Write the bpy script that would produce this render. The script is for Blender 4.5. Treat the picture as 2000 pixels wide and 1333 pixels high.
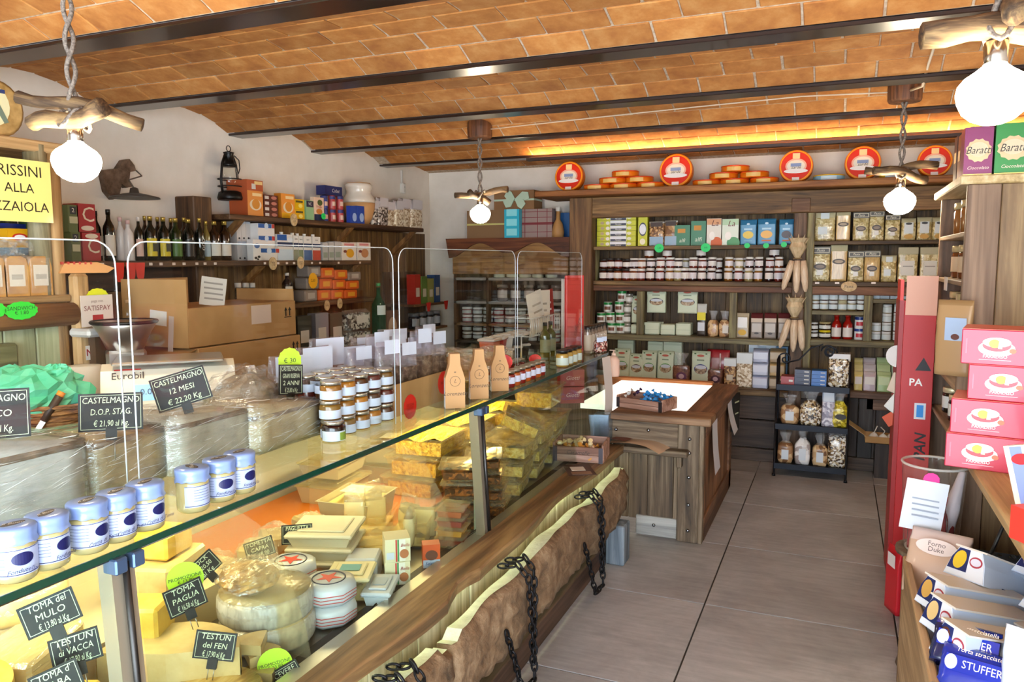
import bpy, bmesh, math, random
from mathutils import Vector, Matrix, Euler
random.seed(11)
scn = bpy.context.scene
for o in list(bpy.data.objects): bpy.data.objects.remove(o)

# ------------------------------------------------------------------ camera
CAM_H = 1.60
YAW, PITCH, ROLL = math.radians(23.0), math.radians(6.0), math.radians(-0.15)
FPX = 1500.0
_f = Vector((-math.sin(YAW)*math.cos(PITCH), math.cos(YAW)*math.cos(PITCH), -math.sin(PITCH)))
_r0 = Vector((math.cos(YAW), math.sin(YAW), 0)); _u0 = _r0.cross(_f)
_r = math.cos(ROLL)*_r0 + math.sin(ROLL)*_u0
_u = -math.sin(ROLL)*_r0 + math.cos(ROLL)*_u0
CAM = Vector((0, 0, CAM_H))
cd = bpy.data.cameras.new('camera'); cam = bpy.data.objects.new('camera', cd)
scn.collection.objects.link(cam); scn.camera = cam
cd.sensor_width = 36.0; cd.lens = 36.0*FPX/2000.0; cd.clip_start = 0.02
cam.matrix_world = Matrix(((_r.x, _u.x, -_f.x, 0), (_r.y, _u.y, -_f.y, 0), (_r.z, _u.z, -_f.z, CAM_H), (0, 0, 0, 1)))

def at(px, py, X=None, Y=None, Z=None):
    """point of a known real plane seen at a photo pixel"""
    d = _r*((px-1000)/FPX) - _u*((py-666.5)/FPX) + _f
    t = X/d.x if X is not None else (Y/d.y if Y is not None else (Z-CAM_H)/d.z)
    return CAM + d*t

# ------------------------------------------------------------------ world, exposure
w = bpy.data.worlds.new('daylight'); scn.world = w; w.use_nodes = True
bg = w.node_tree.nodes['Background']
bg.inputs[0].default_value = (0.78, 0.88, 1.0, 1); bg.inputs[1].default_value = 8.5
vs = scn.view_settings
scn.display_settings.display_device = 'sRGB'
vs.view_transform = 'Standard'; vs.look = 'None'; vs.gamma = 1.0; vs.exposure = 0.70; vs.use_curve_mapping = False
BULB = 62.0
try:
    cy = scn.cycles
    cy.max_bounces = 5; cy.transparent_max_bounces = 14; cy.diffuse_bounces = 3; cy.glossy_bounces = 2
    cy.transmission_bounces = 2; cy.use_adaptive_sampling = True; cy.adaptive_threshold = 0.05; cy.use_light_tree = False; cy.caustics_reflective = False; cy.caustics_refractive = False
    cy.sample_clamp_indirect = 6.0
except Exception: pass

# ------------------------------------------------------------------ materials
def lin(h):
    h = h.lstrip('#')
    if len(h) == 3: h = ''.join(c*2 for c in h)
    v = [int(h[i:i+2], 16)/255 for i in (0, 2, 4)]
    return tuple(c/12.92 if c <= .04045 else ((c+.055)/1.055)**2.4 for c in v)+(1,)
MC = {}
class NT:
    def __init__(s, name):
        s.m = bpy.data.materials.new(name); s.m.use_nodes = True; s.t = s.m.node_tree
        s.p = s.t.nodes['Principled BSDF']; s.out = s.t.nodes['Material Output']
    def n(s, typ, **kw):
        x = s.t.nodes.new('ShaderNode'+typ)
        for k, v in kw.items():
            if k[0] == '_': x.inputs[k[1:].replace('_', ' ')].default_value = v
            else: setattr(x, k, v)
        return x
    def l(s, a, b): s.t.links.new(a, b)
    def ramp(s, fac, stops, interp='LINEAR'):
        r = s.n('ValToRGB'); r.color_ramp.interpolation = interp
        while len(r.color_ramp.elements) < len(stops): r.color_ramp.elements.new(.5)
        for e, (p, c) in zip(r.color_ramp.elements, stops): e.position = p; e.color = lin(c) if isinstance(c, str) else c
        s.l(fac, r.inputs[0]); return r.outputs[0]
    def coords(s, scale=(1, 1, 1), rnd=True):
        tc = s.n('TexCoord'); mp = s.n('Mapping'); mp.inputs['Scale'].default_value = scale
        if rnd:
            oi = s.n('ObjectInfo'); ml = s.n('Math', operation='MULTIPLY'); ml.inputs[1].default_value = 37.0
            s.l(oi.outputs['Random'], ml.inputs[0])
            va = s.n('VectorMath', operation='ADD'); s.l(tc.outputs['Object'], va.inputs[0]); s.l(ml.outputs[0], va.inputs[1])
            s.l(va.outputs[0], mp.inputs[0])
        else: s.l(tc.outputs['Object'], mp.inputs[0])
        return mp.outputs[0]
    def bump(s, h, strength=.3, dist=.01):
        b = s.n('Bump'); b.inputs['Strength'].default_value = strength; b.inputs['Distance'].default_value = dist
        s.l(h, b.inputs['Height']); s.l(b.outputs[0], s.p.inputs['Normal'])
    def objvar(s, col, amt=.25):
        oi = s.n('ObjectInfo'); hv = s.n('HueSaturation'); mr = s.n('MapRange')
        mr.inputs[3].default_value = 1-amt; mr.inputs[4].default_value = 1+amt
        s.l(oi.outputs['Random'], mr.inputs[0]); s.l(mr.outputs[0], hv.inputs['Value']); s.l(col, hv.inputs['Color'])
        return hv.outputs[0]
def P(col, rough=.5, metal=0., coat=0., emit=0., trans=0.):
    k = ('P', col, rough, metal, coat, emit, trans)
    if k in MC: return MC[k]
    t = NT('paint_'+col.strip('#')); p = t.p
    p.inputs['Base Color'].default_value = lin(col); p.inputs['Roughness'].default_value = rough
    p.inputs['Metallic'].default_value = metal; p.inputs['Coat Weight'].default_value = coat
    p.inputs['Coat Roughness'].default_value = .08
    if trans: p.inputs['Subsurface Weight'].default_value = trans; p.inputs['Subsurface Radius'].default_value = (.01, .008, .005)
    if emit:
        p.inputs['Emission Color'].default_value = lin(col); p.inputs['Emission Strength'].default_value = emit
        if emit < 3.5: t.m.cycles.emission_sampling = 'NONE'
    MC[k] = t.m; return t.m
def wood(ax='x', c=('#2e1d11', '#5e412a', '#8a6745'), s=1.0, var=.22, rough=.62, grey=0):
    k = ('W', ax, c, s, var, rough)
    if k in MC: return MC[k]
    t = NT('timber_grain'); sc = [14*s]*3; sc['xyz'.index(ax)] = 1.1*s
    co = t.coords(tuple(sc)); n = t.n('TexNoise', _Scale=1.0, _Detail=5.0, _Roughness=.62, _Distortion=1.1); t.l(co, n.inputs['Vector'])
    sc2 = [70*s]*3; sc2['xyz'.index(ax)] = 2.5*s
    n2 = t.n('TexNoise', _Scale=1.0, _Detail=2.0); t.l(t.coords(tuple(sc2)), n2.inputs['Vector'])
    mx = t.n('Math', operation='MULTIPLY_ADD'); t.l(n2.outputs[0], mx.inputs[0]); mx.inputs[1].default_value = .35; t.l(n.outputs[0], mx.inputs[2])
    col = t.ramp(mx.outputs[0], [(.45, c[0]), (.66, c[1]), (.86, c[2])])
    t.l(t.objvar(col, var), t.p.inputs['Base Color']); t.p.inputs['Roughness'].default_value = rough
    t.bump(mx.outputs[0], .45, .006); MC[k] = t.m; return t.m
def speck(name, stops, scale=60, rough=.5, bump=.4, detail=3, coat=0., kind='noise', dist=.004, rnd=True, stretch=(1, 1, 1)):
    k = ('S', name)
    if k in MC: return MC[k]
    t = NT(name); co = t.coords(tuple(scale*x for x in stretch), rnd)
    if kind == 'noise':
        n = t.n('TexNoise', _Scale=1.0, _Detail=float(detail), _Roughness=.6); t.l(co, n.inputs['Vector']); h = n.outputs[0]
    else:
        n = t.n('TexVoronoi', _Scale=1.0); t.l(co, n.inputs['Vector'])
        hs = t.n('SeparateColor'); t.l(n.outputs['Color'], hs.inputs[0]); h = hs.outputs[0]
    t.l(t.ramp(h, stops), t.p.inputs['Base Color'])
    t.p.inputs['Roughness'].default_value = rough; t.p.inputs['Coat Weight'].default_value = coat; t.p.inputs['Coat Roughness'].default_value = .1
    if bump: t.bump(n.outputs['Distance'] if kind == 'voro' else h, bump, dist)
    MC[k] = t.m; return t.m
def clear(name, tint='#ffffff', gloss=1.0, rough=.02, veil=0., veilcol='#ffffff', f0=.022, bump=0, bscale=40, stretch=(1, 1, 1)):
    """thin clear sheet: mostly see-through, mirror reflection by Fresnel, optional milky veil"""
    k = ('C', name)
    if k in MC: return MC[k]
    t = NT(name); t.t.nodes.remove(t.p)
    tr = t.n('BsdfTransparent'); tr.inputs[0].default_value = lin(tint)
    gl = t.n('BsdfGlossy'); gl.inputs[0].default_value = (gloss, gloss, gloss, 1); gl.inputs['Roughness'].default_value = rough
    lw = t.n('LayerWeight'); lw.inputs[0].default_value = .5
    pw = t.n('Math', operation='POWER'); t.l(lw.outputs['Facing'], pw.inputs[0]); pw.inputs[1].default_value = 5.0
    fr = t.n('Math', operation='MULTIPLY_ADD'); t.l(pw.outputs[0], fr.inputs[0]); fr.inputs[1].default_value = .55; fr.inputs[2].default_value = f0
    if bump:
        b = t.n('Bump'); b.inputs['Strength'].default_value = bump; b.inputs['Distance'].default_value = .01
        n = t.n('TexNoise', _Scale=1.0, _Detail=3.0, _Distortion=.6); t.l(t.coords(tuple(bscale*x for x in stretch)), n.inputs['Vector'])
        t.l(n.outputs[0], b.inputs['Height']); t.l(b.outputs[0], gl.inputs['Normal']); t.l(b.outputs[0], lw.inputs['Normal'])
    m = t.n('MixShader'); t.l(fr.outputs[0], m.inputs[0]); t.l(tr.outputs[0], m.inputs[1]); t.l(gl.outputs[0], m.inputs[2]); last = m
    if veil:
        df = t.n('BsdfDiffuse'); df.inputs[0].default_value = lin(veilcol)
        m2 = t.n('MixShader'); m2.inputs[0].default_value = veil; t.l(m.outputs[0], m2.inputs[1]); t.l(df.outputs[0], m2.inputs[2]); last = m2
    t.l(last.outputs[0], t.out.inputs[0]); MC[k] = t.m; return t.m

# ------------------------------------------------------------------ mesh builder
class B:
    def __init__(s): s.v = []; s.f = []; s.sm = []
    def add(s, vs, fs, smooth=False):
        n = len(s.v); s.v += [tuple(v) for v in vs]; s.f += [tuple(i+n for i in f) for f in fs]; s.sm += [smooth]*len(fs); return s
    def box(s, x0, x1, y0, y1, z0, z1):
        return s.add([(x0, y0, z0), (x1, y0, z0), (x1, y1, z0), (x0, y1, z0), (x0, y0, z1), (x1, y0, z1), (x1, y1, z1), (x0, y1, z1)],
                     [(0, 3, 2, 1), (4, 5, 6, 7), (0, 1, 5, 4), (1, 2, 6, 5), (2, 3, 7, 6), (3, 0, 4, 7)])
    def cbox(s, x0, x1, y0, y1, z0, z1, c=.004):
        bm = bmesh.new(); bmesh.ops.create_cube(bm, size=1)
        for v in bm.verts:
            v.co = Vector(((x0+x1)/2+v.co.x*(x1-x0), (y0+y1)/2+v.co.y*(y1-y0), (z0+z1)/2+v.co.z*(z1-z0)))
        bmesh.ops.bevel(bm, geom=bm.edges[:], offset=c, segments=1, affect='EDGES')
        bm.verts.index_update(); s.add([v.co[:] for v in bm.verts], [[v.index for v in f.verts] for f in bm.faces]); bm.free(); return s
    def lathe(s, prof, n=18, c=(0, 0, 0), ax='z', cap=True, sm=True, sx=1, sy=1):
        vs = []
        for r, z in prof:
            for i in range(n):
                a = 2*math.pi*i/n; p = (r*math.cos(a)*sx, r*math.sin(a)*sy, z)
                if ax == 'x': p = (p[2], p[0], p[1])
                if ax == 'y': p = (p[0], -p[2], p[1])
                vs.append((c[0]+p[0], c[1]+p[1], c[2]+p[2]))
        fs = [(k*n+i, k*n+(i+1) % n, (k+1)*n+(i+1) % n, (k+1)*n+i) for k in range(len(prof)-1) for i in range(n)]
        s.add(vs, fs, sm); m = len(s.v)-len(vs)
        if cap:
            s.f.append(tuple(m+i for i in reversed(range(n)))); s.sm.append(False)
            s.f.append(tuple(m+(len(prof)-1)*n+i for i in range(n))); s.sm.append(False)
        return s
    def tube(s, pts, r, n=8, closed=False, sm=True):
        pts = [Vector(p) for p in pts]; m = len(pts); rs = r if isinstance(r, (list, tuple)) else [r]*m; vs = []
        prev = None
        for i, p in enumerate(pts):
            t = (pts[(i+1) % m]-pts[i-1]) if (closed or 0 < i < m-1) else (pts[1]-pts[0] if i == 0 else pts[-1]-pts[-2])
            t.normalize()
            if prev is None: a = t.cross(Vector((0, 0, 1)) if abs(t.z) < .9 else Vector((1, 0, 0))).normalized()
            else: a = (prev-t*prev.dot(t)).normalized()
            prev = a; b = t.cross(a)
            for k in range(n):
                q = 2*math.pi*k/n; vs.append(p+(a*math.cos(q)+b*math.sin(q))*rs[i])
        fs = [(i*n+k, i*n+(k+1) % n, ((i+1) % m)*n+(k+1) % n, ((i+1) % m)*n+k) for i in range(m if closed else m-1) for k in range(n)]
        if not closed: fs += [tuple(reversed(range(n))), tuple((m-1)*n+k for k in range(n))]
        return s.add(vs, fs, sm)
    def prism(s, poly, d0, d1, ax='y', sm=False):
        """extrude a 2-D outline; ax y: (x,z) outline, ax x: (y,z), ax z: (x,y)"""
        n = len(poly)
        mk = {'y': lambda a, b, d: (a, d, b), 'x': lambda a, b, d: (d, a, b), 'z': lambda a, b, d: (a, b, d)}[ax]
        vs = [mk(a, b, d0) for a, b in poly]+[mk(a, b, d1) for a, b in poly]
        fs = [tuple(range(n)), tuple(reversed(range(n, 2*n)))]+[(i, n+i, n+(i+1) % n, (i+1) % n) for i in range(n)]
        return s.add(vs, fs, sm)
    def grid(s, f, nu, nv, sm=True, wrap=False):
        vs = [f(i/(nu if wrap else nu-1), j/(nv-1)) for j in range(nv) for i in range(nu)]
        fs = [(j*nu+i, j*nu+(i+1) % nu, (j+1)*nu+(i+1) % nu, (j+1)*nu+i) for j in range(nv-1) for i in range(nu if wrap else nu-1)]
        return s.add(vs, fs, sm)
    def rot(s, m, frm=0):
        s.v[frm:] = [tuple(m @ Vector(v)) for v in s.v[frm:]]; return s
    def move(s, d, frm=0):
        s.v[frm:] = [(v[0]+d[0], v[1]+d[1], v[2]+d[2]) for v in s.v[frm:]]; return s
    def mesh(s, name='shape', flip=True):
        me = bpy.data.meshes.new(name); me.from_pydata(s.v, [], s.f)
        me.polygons.foreach_set('use_smooth', s.sm)
        if flip:
            bm = bmesh.new(); bm.from_mesh(me); bmesh.ops.recalc_face_normals(bm, faces=bm.faces[:]); bm.to_mesh(me); bm.free()
        me.materials.append(None); me.update(); return me

COL = scn.collection
def tag(o, label=None, cat=None, group=None, kind=None):
    if label: o['label'] = label
    if cat: o['category'] = cat
    if group: o['group'] = group
    if kind: o['kind'] = kind
    return o
def ob(name, me, m=None, par=None, loc=(0, 0, 0), rot=(0, 0, 0), scale=None):
    if isinstance(me, B): me = me.mesh(name)
    o = bpy.data.objects.new(name, me); COL.objects.link(o)
    o.location = loc; o.rotation_euler = rot
    if scale is not None: o.scale = (scale,)*3 if isinstance(scale, (int, float)) else scale
    if m is not None: sl = o.material_slots[0]; sl.link = 'OBJECT'; sl.material = m
    if par is not None: o.parent = par
    return o
def thing(name, label, cat, loc=(0, 0, 0), rz=0, group=None, rot=None, scale=None):
    o = bpy.data.objects.new(name, None); COL.objects.link(o); o.empty_display_size = .02
    o.location = loc; o.rotation_euler = rot if rot else (0, 0, rz)
    if scale is not None: o.scale = (scale,)*3 if isinstance(scale, (int, float)) else scale
    return tag(o, label, cat, group)
def struct(name, me, m, par=None, **k):
    o = ob(name, me, m, par, **k)
    if par is None: o['kind'] = 'structure'
    return o
MESH = {}
def cm(key, fn):
    """mesh data shared between alike pieces"""
    if key not in MESH:
        r = fn(); MESH[key] = r.mesh(str(key[0])) if isinstance(r, B) else r
    return MESH[key]
def boxm(w, d, h, c=0):
    w, d, h = round(w, 3), round(d, 3), round(h, 3)
    return cm(('block', w, d, h, c), lambda: B().cbox(-w/2, w/2, -d/2, d/2, 0, h, c) if c else B().box(-w/2, w/2, -d/2, d/2, 0, h))
def rect(w, h):
    return cm(('patch', round(w, 4), round(h, 4)), lambda: B().box(-w/2, w/2, -.0004, 0, -h/2, h/2))
def disc(rx, rz, n=20, bump=0):
    return cm(('oval', round(rx, 4), round(rz, 4), n, bump), lambda: B().prism([((1+bump*(i % 2))*rx*math.cos(2*math.pi*i/n), (1+bump*(i % 2))*rz*math.sin(2*math.pi*i/n)) for i in range(n)], 0, -.0006))
_TX = {}
def textm(s, shear=0.0, bold=0.0):
    k = (s, shear, bold)
    if k not in _TX:
        cu = bpy.data.curves.new('lettering', 'FONT'); cu.body = s; cu.size = 1.0; cu.align_x = 'CENTER'; cu.align_y = 'CENTER'
        cu.resolution_u = 2; cu.shear = shear; cu.offset = bold; cu.space_line = .82
        t = bpy.data.objects.new('lettering', cu); me = bpy.data.meshes.new_from_object(t)
        bpy.data.objects.remove(t); bpy.data.curves.remove(cu)
        for v in me.vertices: v.co = Vector((v.co.x, -v.co.z, v.co.y))
        me.name = 'lettering'; me.materials.clear(); me.materials.append(None); _TX[k] = me
    return _TX[k]
def text(s, par, loc, size, m, rot=(0, 0, 0), shear=0., bold=0., wide=1., name='lettering'):
    return ob(name, textm(s, shear, bold), m, par, loc, rot, (size*wide, 1, size))
ORD = ['first', 'second', 'third', 'fourth', 'fifth', 'sixth', 'seventh', 'eighth', 'ninth', 'tenth', 'eleventh', 'twelfth', 'thirteenth', 'fourteenth',
       'fifteenth', 'sixteenth', 'seventeenth', 'eighteenth', 'nineteenth', 'twentieth', 'twenty-first', 'twenty-second', 'twenty-third', 'twenty-fourth', 'twenty-fifth', 'twenty-sixth']
def nth(i, n, w='left'):
    return 'leftmost' if i == 0 else ('rightmost' if i == n-1 else ORD[i]+' from '+w)
PI = math.pi

# ================================================================== the room
XL, XR, YB, YF = -3.69, 1.55, 6.65, -0.9
ZC = 2.41
plaster = speck('white_plaster', [(.3, '#e6ddd0'), (.7, '#efe7dc')], 6, .9, .15, 5, rnd=False)
# floor: large square stone tiles, each a piece
grout = P('#2e2a27', .9)
fl = struct('floor', B().box(XL, XR, YF, YB, -.06, -.004), grout)
def tile_mat():
    t = NT('grey_stone_tile'); co = t.coords((1, 1, 1))
    n = t.n('TexNoise', _Scale=2.2, _Detail=8.0, _Roughness=.68, _Distortion=.4); t.l(co, n.inputs['Vector'])
    n2 = t.n('TexNoise', _Scale=1.0, _Detail=4.0); t.l(t.coords((6, 40, 1)), n2.inputs['Vector'])
    a = t.n('Math', operation='MULTIPLY_ADD'); t.l(n2.outputs[0], a.inputs[0]); a.inputs[1].default_value = .4; t.l(n.outputs[0], a.inputs[2])
    col = t.ramp(a.outputs[0], [(.42, '#82817f'), (.68, '#9e9c9b'), (.95, '#b9b8b7')])
    t.l(t.objvar(col, .07), t.p.inputs['Base Color']); t.p.inputs['Roughness'].default_value = .42; t.bump(a.outputs[0], .08, .002); return t.m
TM = tile_mat(); TS = .807
tm = cm(('tile',), lambda: B().cbox(-TS/2+.0036, TS/2-.0036, -TS/2+.0036, TS/2-.0036, -.012, 0, .001))
for i in range(-4, 3):
    for j in range(-1, 8):
        x, y = .288+TS*(i-.5), 3.515+TS*(j-3.5)
        x0, x1, y0, y1 = max(x-TS/2, XL), min(x+TS/2, XR), max(y-TS/2, YF), min(y+TS/2, YB)
        if x1-x0 < .05 or y1-y0 < .05: continue
        if x1-x0 > TS-.01 and y1-y0 > TS-.01: ob('tile', tm, TM, fl, (x, y, 0))
        else: ob('tile', B().cbox(-(x1-x0)/2+.0015, (x1-x0)/2-.0015, -(y1-y0)/2+.0015, (y1-y0)/2-.0015, -.012, 0, .001), TM, fl, ((x0+x1)/2, (y0+y1)/2, 0))
# walls
struct('wall_left', B().box(XL-.15, XL, YF, YB+.15, 0, 2.75), plaster)
struct('wall_back', B().box(XL, XR+.15, YB, YB+.15, 0, 2.75), plaster)
struct('wall_right', B().box(XR, XR+.15, YF, YB, 0, 2.75), plaster)
struct('wall_front', B().box(XL-.15, -2.3, YF-.15, YF, 0, 2.75).box(-2.3, XR+.15, YF-.15, YF, 2.2, 2.75), plaster)
# ceiling: shallow brick vaults between steel beams
BEAMS = [.32, 1.265, 2.205, 3.145, 4.11, 4.96, 5.9]
BW = .13
def brick_mat():
    t = NT('terracotta_brick'); n = t.n('TexNoise', _Scale=9.0, _Detail=6.0, _Roughness=.65); t.l(t.coords(), n.inputs['Vector'])
    col = t.ramp(n.outputs[0], [(.3, '#9a5e2b'), (.5, '#b27539'), (.72, '#c69053')])
    t.l(t.objvar(col, .16), t.p.inputs['Base Color']); t.p.inputs['Roughness'].default_value = .85; t.bump(n.outputs[0], .25, .006); return t.m
BRM = brick_mat(); mortar = speck('lime_mortar', [(.3, '#a38c74'), (.7, '#cdbba4')], 50, .95, .5, rnd=False)
BL = .262
edges = [YF]+BEAMS+[YB+.03]
nb = 0
for k in range(len(edges)-1):
    y0, y1 = edges[k]+(BW if k == 0 else 0), edges[k+1]-(BW if k < len(edges)-2 else 0)
    if k == 0: y0 = YF
    rise = .10 if k < len(edges)-2 else .055; half = (y1-y0)/2; R = (half*half+rise*rise)/(2*rise); yc, zc = (y0+y1)/2, ZC+.015+rise-R
    a0 = math.asin(half/R); rows = max(1, round(2*a0*R/.118))
    def arc(a, dr=0): return yc+(R+dr)*math.sin(a), zc+(R+dr)*math.cos(a)
    n = 20; prof = [arc(-a0+2*a0*i/n, .005) for i in range(n+1)]; top = [arc(-a0+2*a0*i/n, .07) for i in range(n, -1, -1)]
    if k == len(edges)-2: prof = [p for p in prof if p[0] < YB+.01]; top = [p for p in top if p[0] < YB+.01]
    v = B()
    for i in range(len(prof)-1):
        a, b, c_, d_ = prof[i], prof[i+1], top[-1-i-1], top[-1-i]
        v.add([(XL, a[0], a[1]), (XR, a[0], a[1]), (XR, b[0], b[1]), (XL, b[0], b[1]), (XL, d_[0], d_[1]), (XR, d_[0], d_[1]), (XR, c_[0], c_[1]), (XL, c_[0], c_[1])],
              [(0, 1, 2, 3), (4, 7, 6, 5), (0, 4, 5, 1), (3, 2, 6, 7)], False)
    ce = struct('ceiling', v, mortar)
    bw = 2*a0*R/rows
    me = cm(('brick', round(bw, 3)), lambda: B().cbox(-BL/2+.0045, BL/2-.0045, -bw/2+.004, bw/2-.004, -.002, .03, .003))
    for r in range(rows):
        a = -a0+2*a0*(r+.5)/rows; y, z = arc(a)
        if y > YB-.03 or (k == 0): continue
        x = XL+BL*(.5 if r % 2 else 0)+random.uniform(-.02, .02)
        while x < XR:
            if x-BL/2 > XL-.14 and x+BL/2 < XR+.14 and (k > 1 or x < .9):
                o = ob('brick', me, BRM, ce, (x, y, z+random.uniform(-.001, .001)), (-a+random.uniform(-.002, .002), 0, random.uniform(-.003, .003))); nb += 1
            x += BL+random.uniform(-.004, .004)
steel = P('#241510', .30, .0, .35)
for i, yb in enumerate(BEAMS):
    t = struct('trim_%d' % (i+1), B().cbox(XL, XR, yb-BW, yb, ZC, ZC+.016, .003).box(XL, XR, yb-BW/2-.008, yb-BW/2+.008, ZC+.016, ZC+.12), steel)

# ================================================================== pendant lamps
bark = wood('x', ('#281c12', '#5d462e', '#96784e'), 1.6, .1, .8)
ropem = speck('grey_rope', [(.35, '#5c5148'), (.65, '#978a7c')], 140, .9, .5)
chrome = P('#b9b4ae', .18, 1.0)
def bulb_mat():
    t = NT('lit_bulb'); t.p.inputs['Base Color'].default_value = (1, 1, 1, 1)
    t.p.inputs['Emission Color'].default_value = (1.0, .84, .60, 1); t.p.inputs['Emission Strength'].default_value = BULB; return t.m
BM = bulb_mat()
def stick(L, r0, r1, seed):
    rn = random.Random(seed); ph = rn.uniform(0, 6)
    pts = [(L*(i/8-.5), .012*math.sin(ph+i*.7), .010*math.sin(ph*2+i*.9)) for i in range(9)]
    return B().tube(pts, [r0+(r1-r0)*i/8+rn.uniform(-.1, .1)*r0 for i in range(9)], 9)
def pendant(label, pos, ztop, dia, sticks, canopy=True, srz=0):
    t = thing('pendant_lamp', label, 'lamp', (pos[0], pos[1], pos[2]), group='pendant lamps with crossed branches')
    r = dia/2
    ob('bulb', B().lathe([(.0001, -r*.82), (r*.3, -r*.79), (r*.58, -r*.67), (r*.82, -r*.46), (r*.97, -r*.14), (r*1.02, .1*r), (r*.97, .36*r), (r*.8, .58*r), (r*.55, .75*r), (r*.34, .92*r), (r*.24, 1.1*r)], 24), BM, t)
    ob('socket', B().lathe([(r*.30, r*.95), (r*.33, r*1.0), (r*.33, r*1.6), (r*.2, r*1.7)], 16), chrome, t)
    zs = r*1.95
    for i, (L, rr, rz, ry, dz, off) in enumerate(sticks):
        o = ob('branch', stick(L, rr, rr*1.15, i*5+int(dia*1000)+srz), bark, t, (off[0], off[1], zs+dz), (0, ry, rz))
    H = ztop-pos[2]
    for s in (0, PI):
        n = int((H-zs)/.012); pts = [(0.011*math.cos(s+i*.42), .011*math.sin(s+i*.42), zs+.02+(H-zs-.02)*i/n) for i in range(n+1)]
        ob('cord', B().tube(pts, .0065, 6), ropem, t)
    lp = [(.03*math.cos(a), .045*math.sin(a), zs+.028*math.cos(2*a)) for a in [2*PI*i/16 for i in range(16)]]
    ob('knot', B().tube(lp, .006, 6, closed=True), ropem, t)
    if canopy: ob('canopy', B().lathe([(.075, H-.07), (.08, H-.06), (.082, H+.0), (.078, H+.04)], 14, sm=False), wood('z', ('#3a2213', '#6b4226', '#8a5a36'), 1.2), t)
    return t
def along(px, py, depth): 
    d = _r*((px-1000)/FPX) - _u*((py-666.5)/FPX) + _f
    return CAM + d*depth
pendant('large hanging bulb under crossed branches above the cheese counter at left', along(150, 320, 2.2), 2.50, .128,
        [(.34, .018, .55, .20, .035, (0, .02, 0)), (.22, .023, .25, -.17, .0, (0, -.02, 0))], False, 3)
pendant('largest glowing bulb with thick branches at the right edge by the purple tin', along(1940, 190, 1.62), 2.52, .140,
        [(.36, .027, .34, .05, -.004, (.03, .02, 0)), (.30, .024, 1.2, -.30, .05, (.06, .03, 0))], False, 8)
pendant('small hanging bulb with branches before the ribboned gift boxes', at(938, 420, Y=4.68), 2.47, .135,
        [(.36, .019, .22, -.11, .01, (.0, .02, 0)), (.20, .020, 1.25, .28, -.015, (0, -.03, 0))])
pendant('hanging bulb with branches in front of the pasta bags', at(1757, 396, Y=4.5), 2.47, .150,
        [(.34, .019, .10, -.06, .03, (.0, .02, 0)), (.30, .021, .55, .16, .0, (.0, -.02, 0))], True, 4)
wire = P('#d9c9b4', .6)
c1, c2 = at(938, 420, Y=4.68), at(1757, 396, Y=4.5)
tag(ob('ceiling_cable', B().tube([(c1.x+.08, c1.y, 2.455), (c1.x+.8, c1.y-.01, 2.475), (c1.x+1.4, c1.y-.03, 2.487), (c2.x-.5, c2.y+.05, 2.48), (c2.x-.08, c2.y, 2.455)], .004, 6), wire),
    'thin pale cable strung below the bricks between two lamp blocks', 'cable')
tag(ob('lamp_cable', B().tube([(c2.x+.02, c2.y-.09, 2.44), (c2.x+.05, c2.y-.35, 2.405), (c2.x+.05, c2.y-.6, 2.45), (.30, 2.6, 2.49), (.27, 1.75, 2.50)], .006, 6), wire),
    'white cord looped over a beam to the wooden lamp block at right', 'cable')

# ================================================================== glass display counter
gl = clear('counter_glass', '#f4faf6', .9, .015)
GZ = 1.05; CX0, CY0, CY1 = -1.25, .25, 4.42
steelm = P('#a9a49a', .32, .9); steeld = P('#3c3a38', .35, .8); beige = P('#cfc2a8', .55)
pale = wood('z', ('#8f8a66', '#b9b48c', '#d6d2ae'), 1.0, .14, .7)
ct = thing('display_counter', 'long glass-fronted refrigerated cheese counter clad in pale vertical planks', 'counter', (-1.15, 2.3, 0))
ct_off = Vector((1.15, -2.3, 0))
def cpart(name, b, m): return ob(name, b, m, ct, ct_off)
y = CY0; i = 0
while y < 4.24:
    wd = random.uniform(.085, .14); y1 = min(y+wd, 4.25)
    cpart('plank', B().cbox(-1.185, -1.155+random.uniform(-.004, .004), y+.001, y1-.001, .10, .50, .003), pale); y = y1
cpart('skirting', B().cbox(-1.19, -1.085, CY0, 4.05, 0, .105, .004), wood('y', ('#2a1c14', '#4a3527', '#6b5040')))
cpart('deck', B().box(-2.36, -1.19, CY0, CY1, .42, .50), steelm)
cpart('vent_strip', B().box(-1.345, -1.285, CY0, 4.3, .501, .506), P('#2a2a2c', .5))
cpart('front_sill', B().cbox(-1.29, -1.223, CY0, 4.225, .50, .53, .004), P('#c2bcae', .3, .6))
cpart('back_panel', B().box(-2.40, -2.36, CY0, CY1, .1, 1.0), beige)
cpart('end_panel', B().box(-2.36, -1.26, CY1-.008, CY1, .5, 1.04), gl)
cpart('service_top', B().cbox(-2.50, -1.80, CY0, 3.9, .985, 1.02, .004), P('#8b7a62', .5))
GP = clear('shelf_glass', '#eef6f0', .9, .015)
cpart('glass_shelf', B().box(-1.78, CX0-.003, CY0, CY1, GZ-.012, GZ), GP)
cpart('shelf_edge', B().box(CX0-.003, CX0, CY0, CY1, GZ-.013, GZ+.001), P('#0c3a2c', .15, 0, .6))
cpart('shelf_rail', B().box(-1.80, -1.77, CY0, CY1, GZ-.03, GZ+.004), steelm)
segs = [(CY0, 1.0), (1.06, 2.62), (2.69, CY1)]
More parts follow.
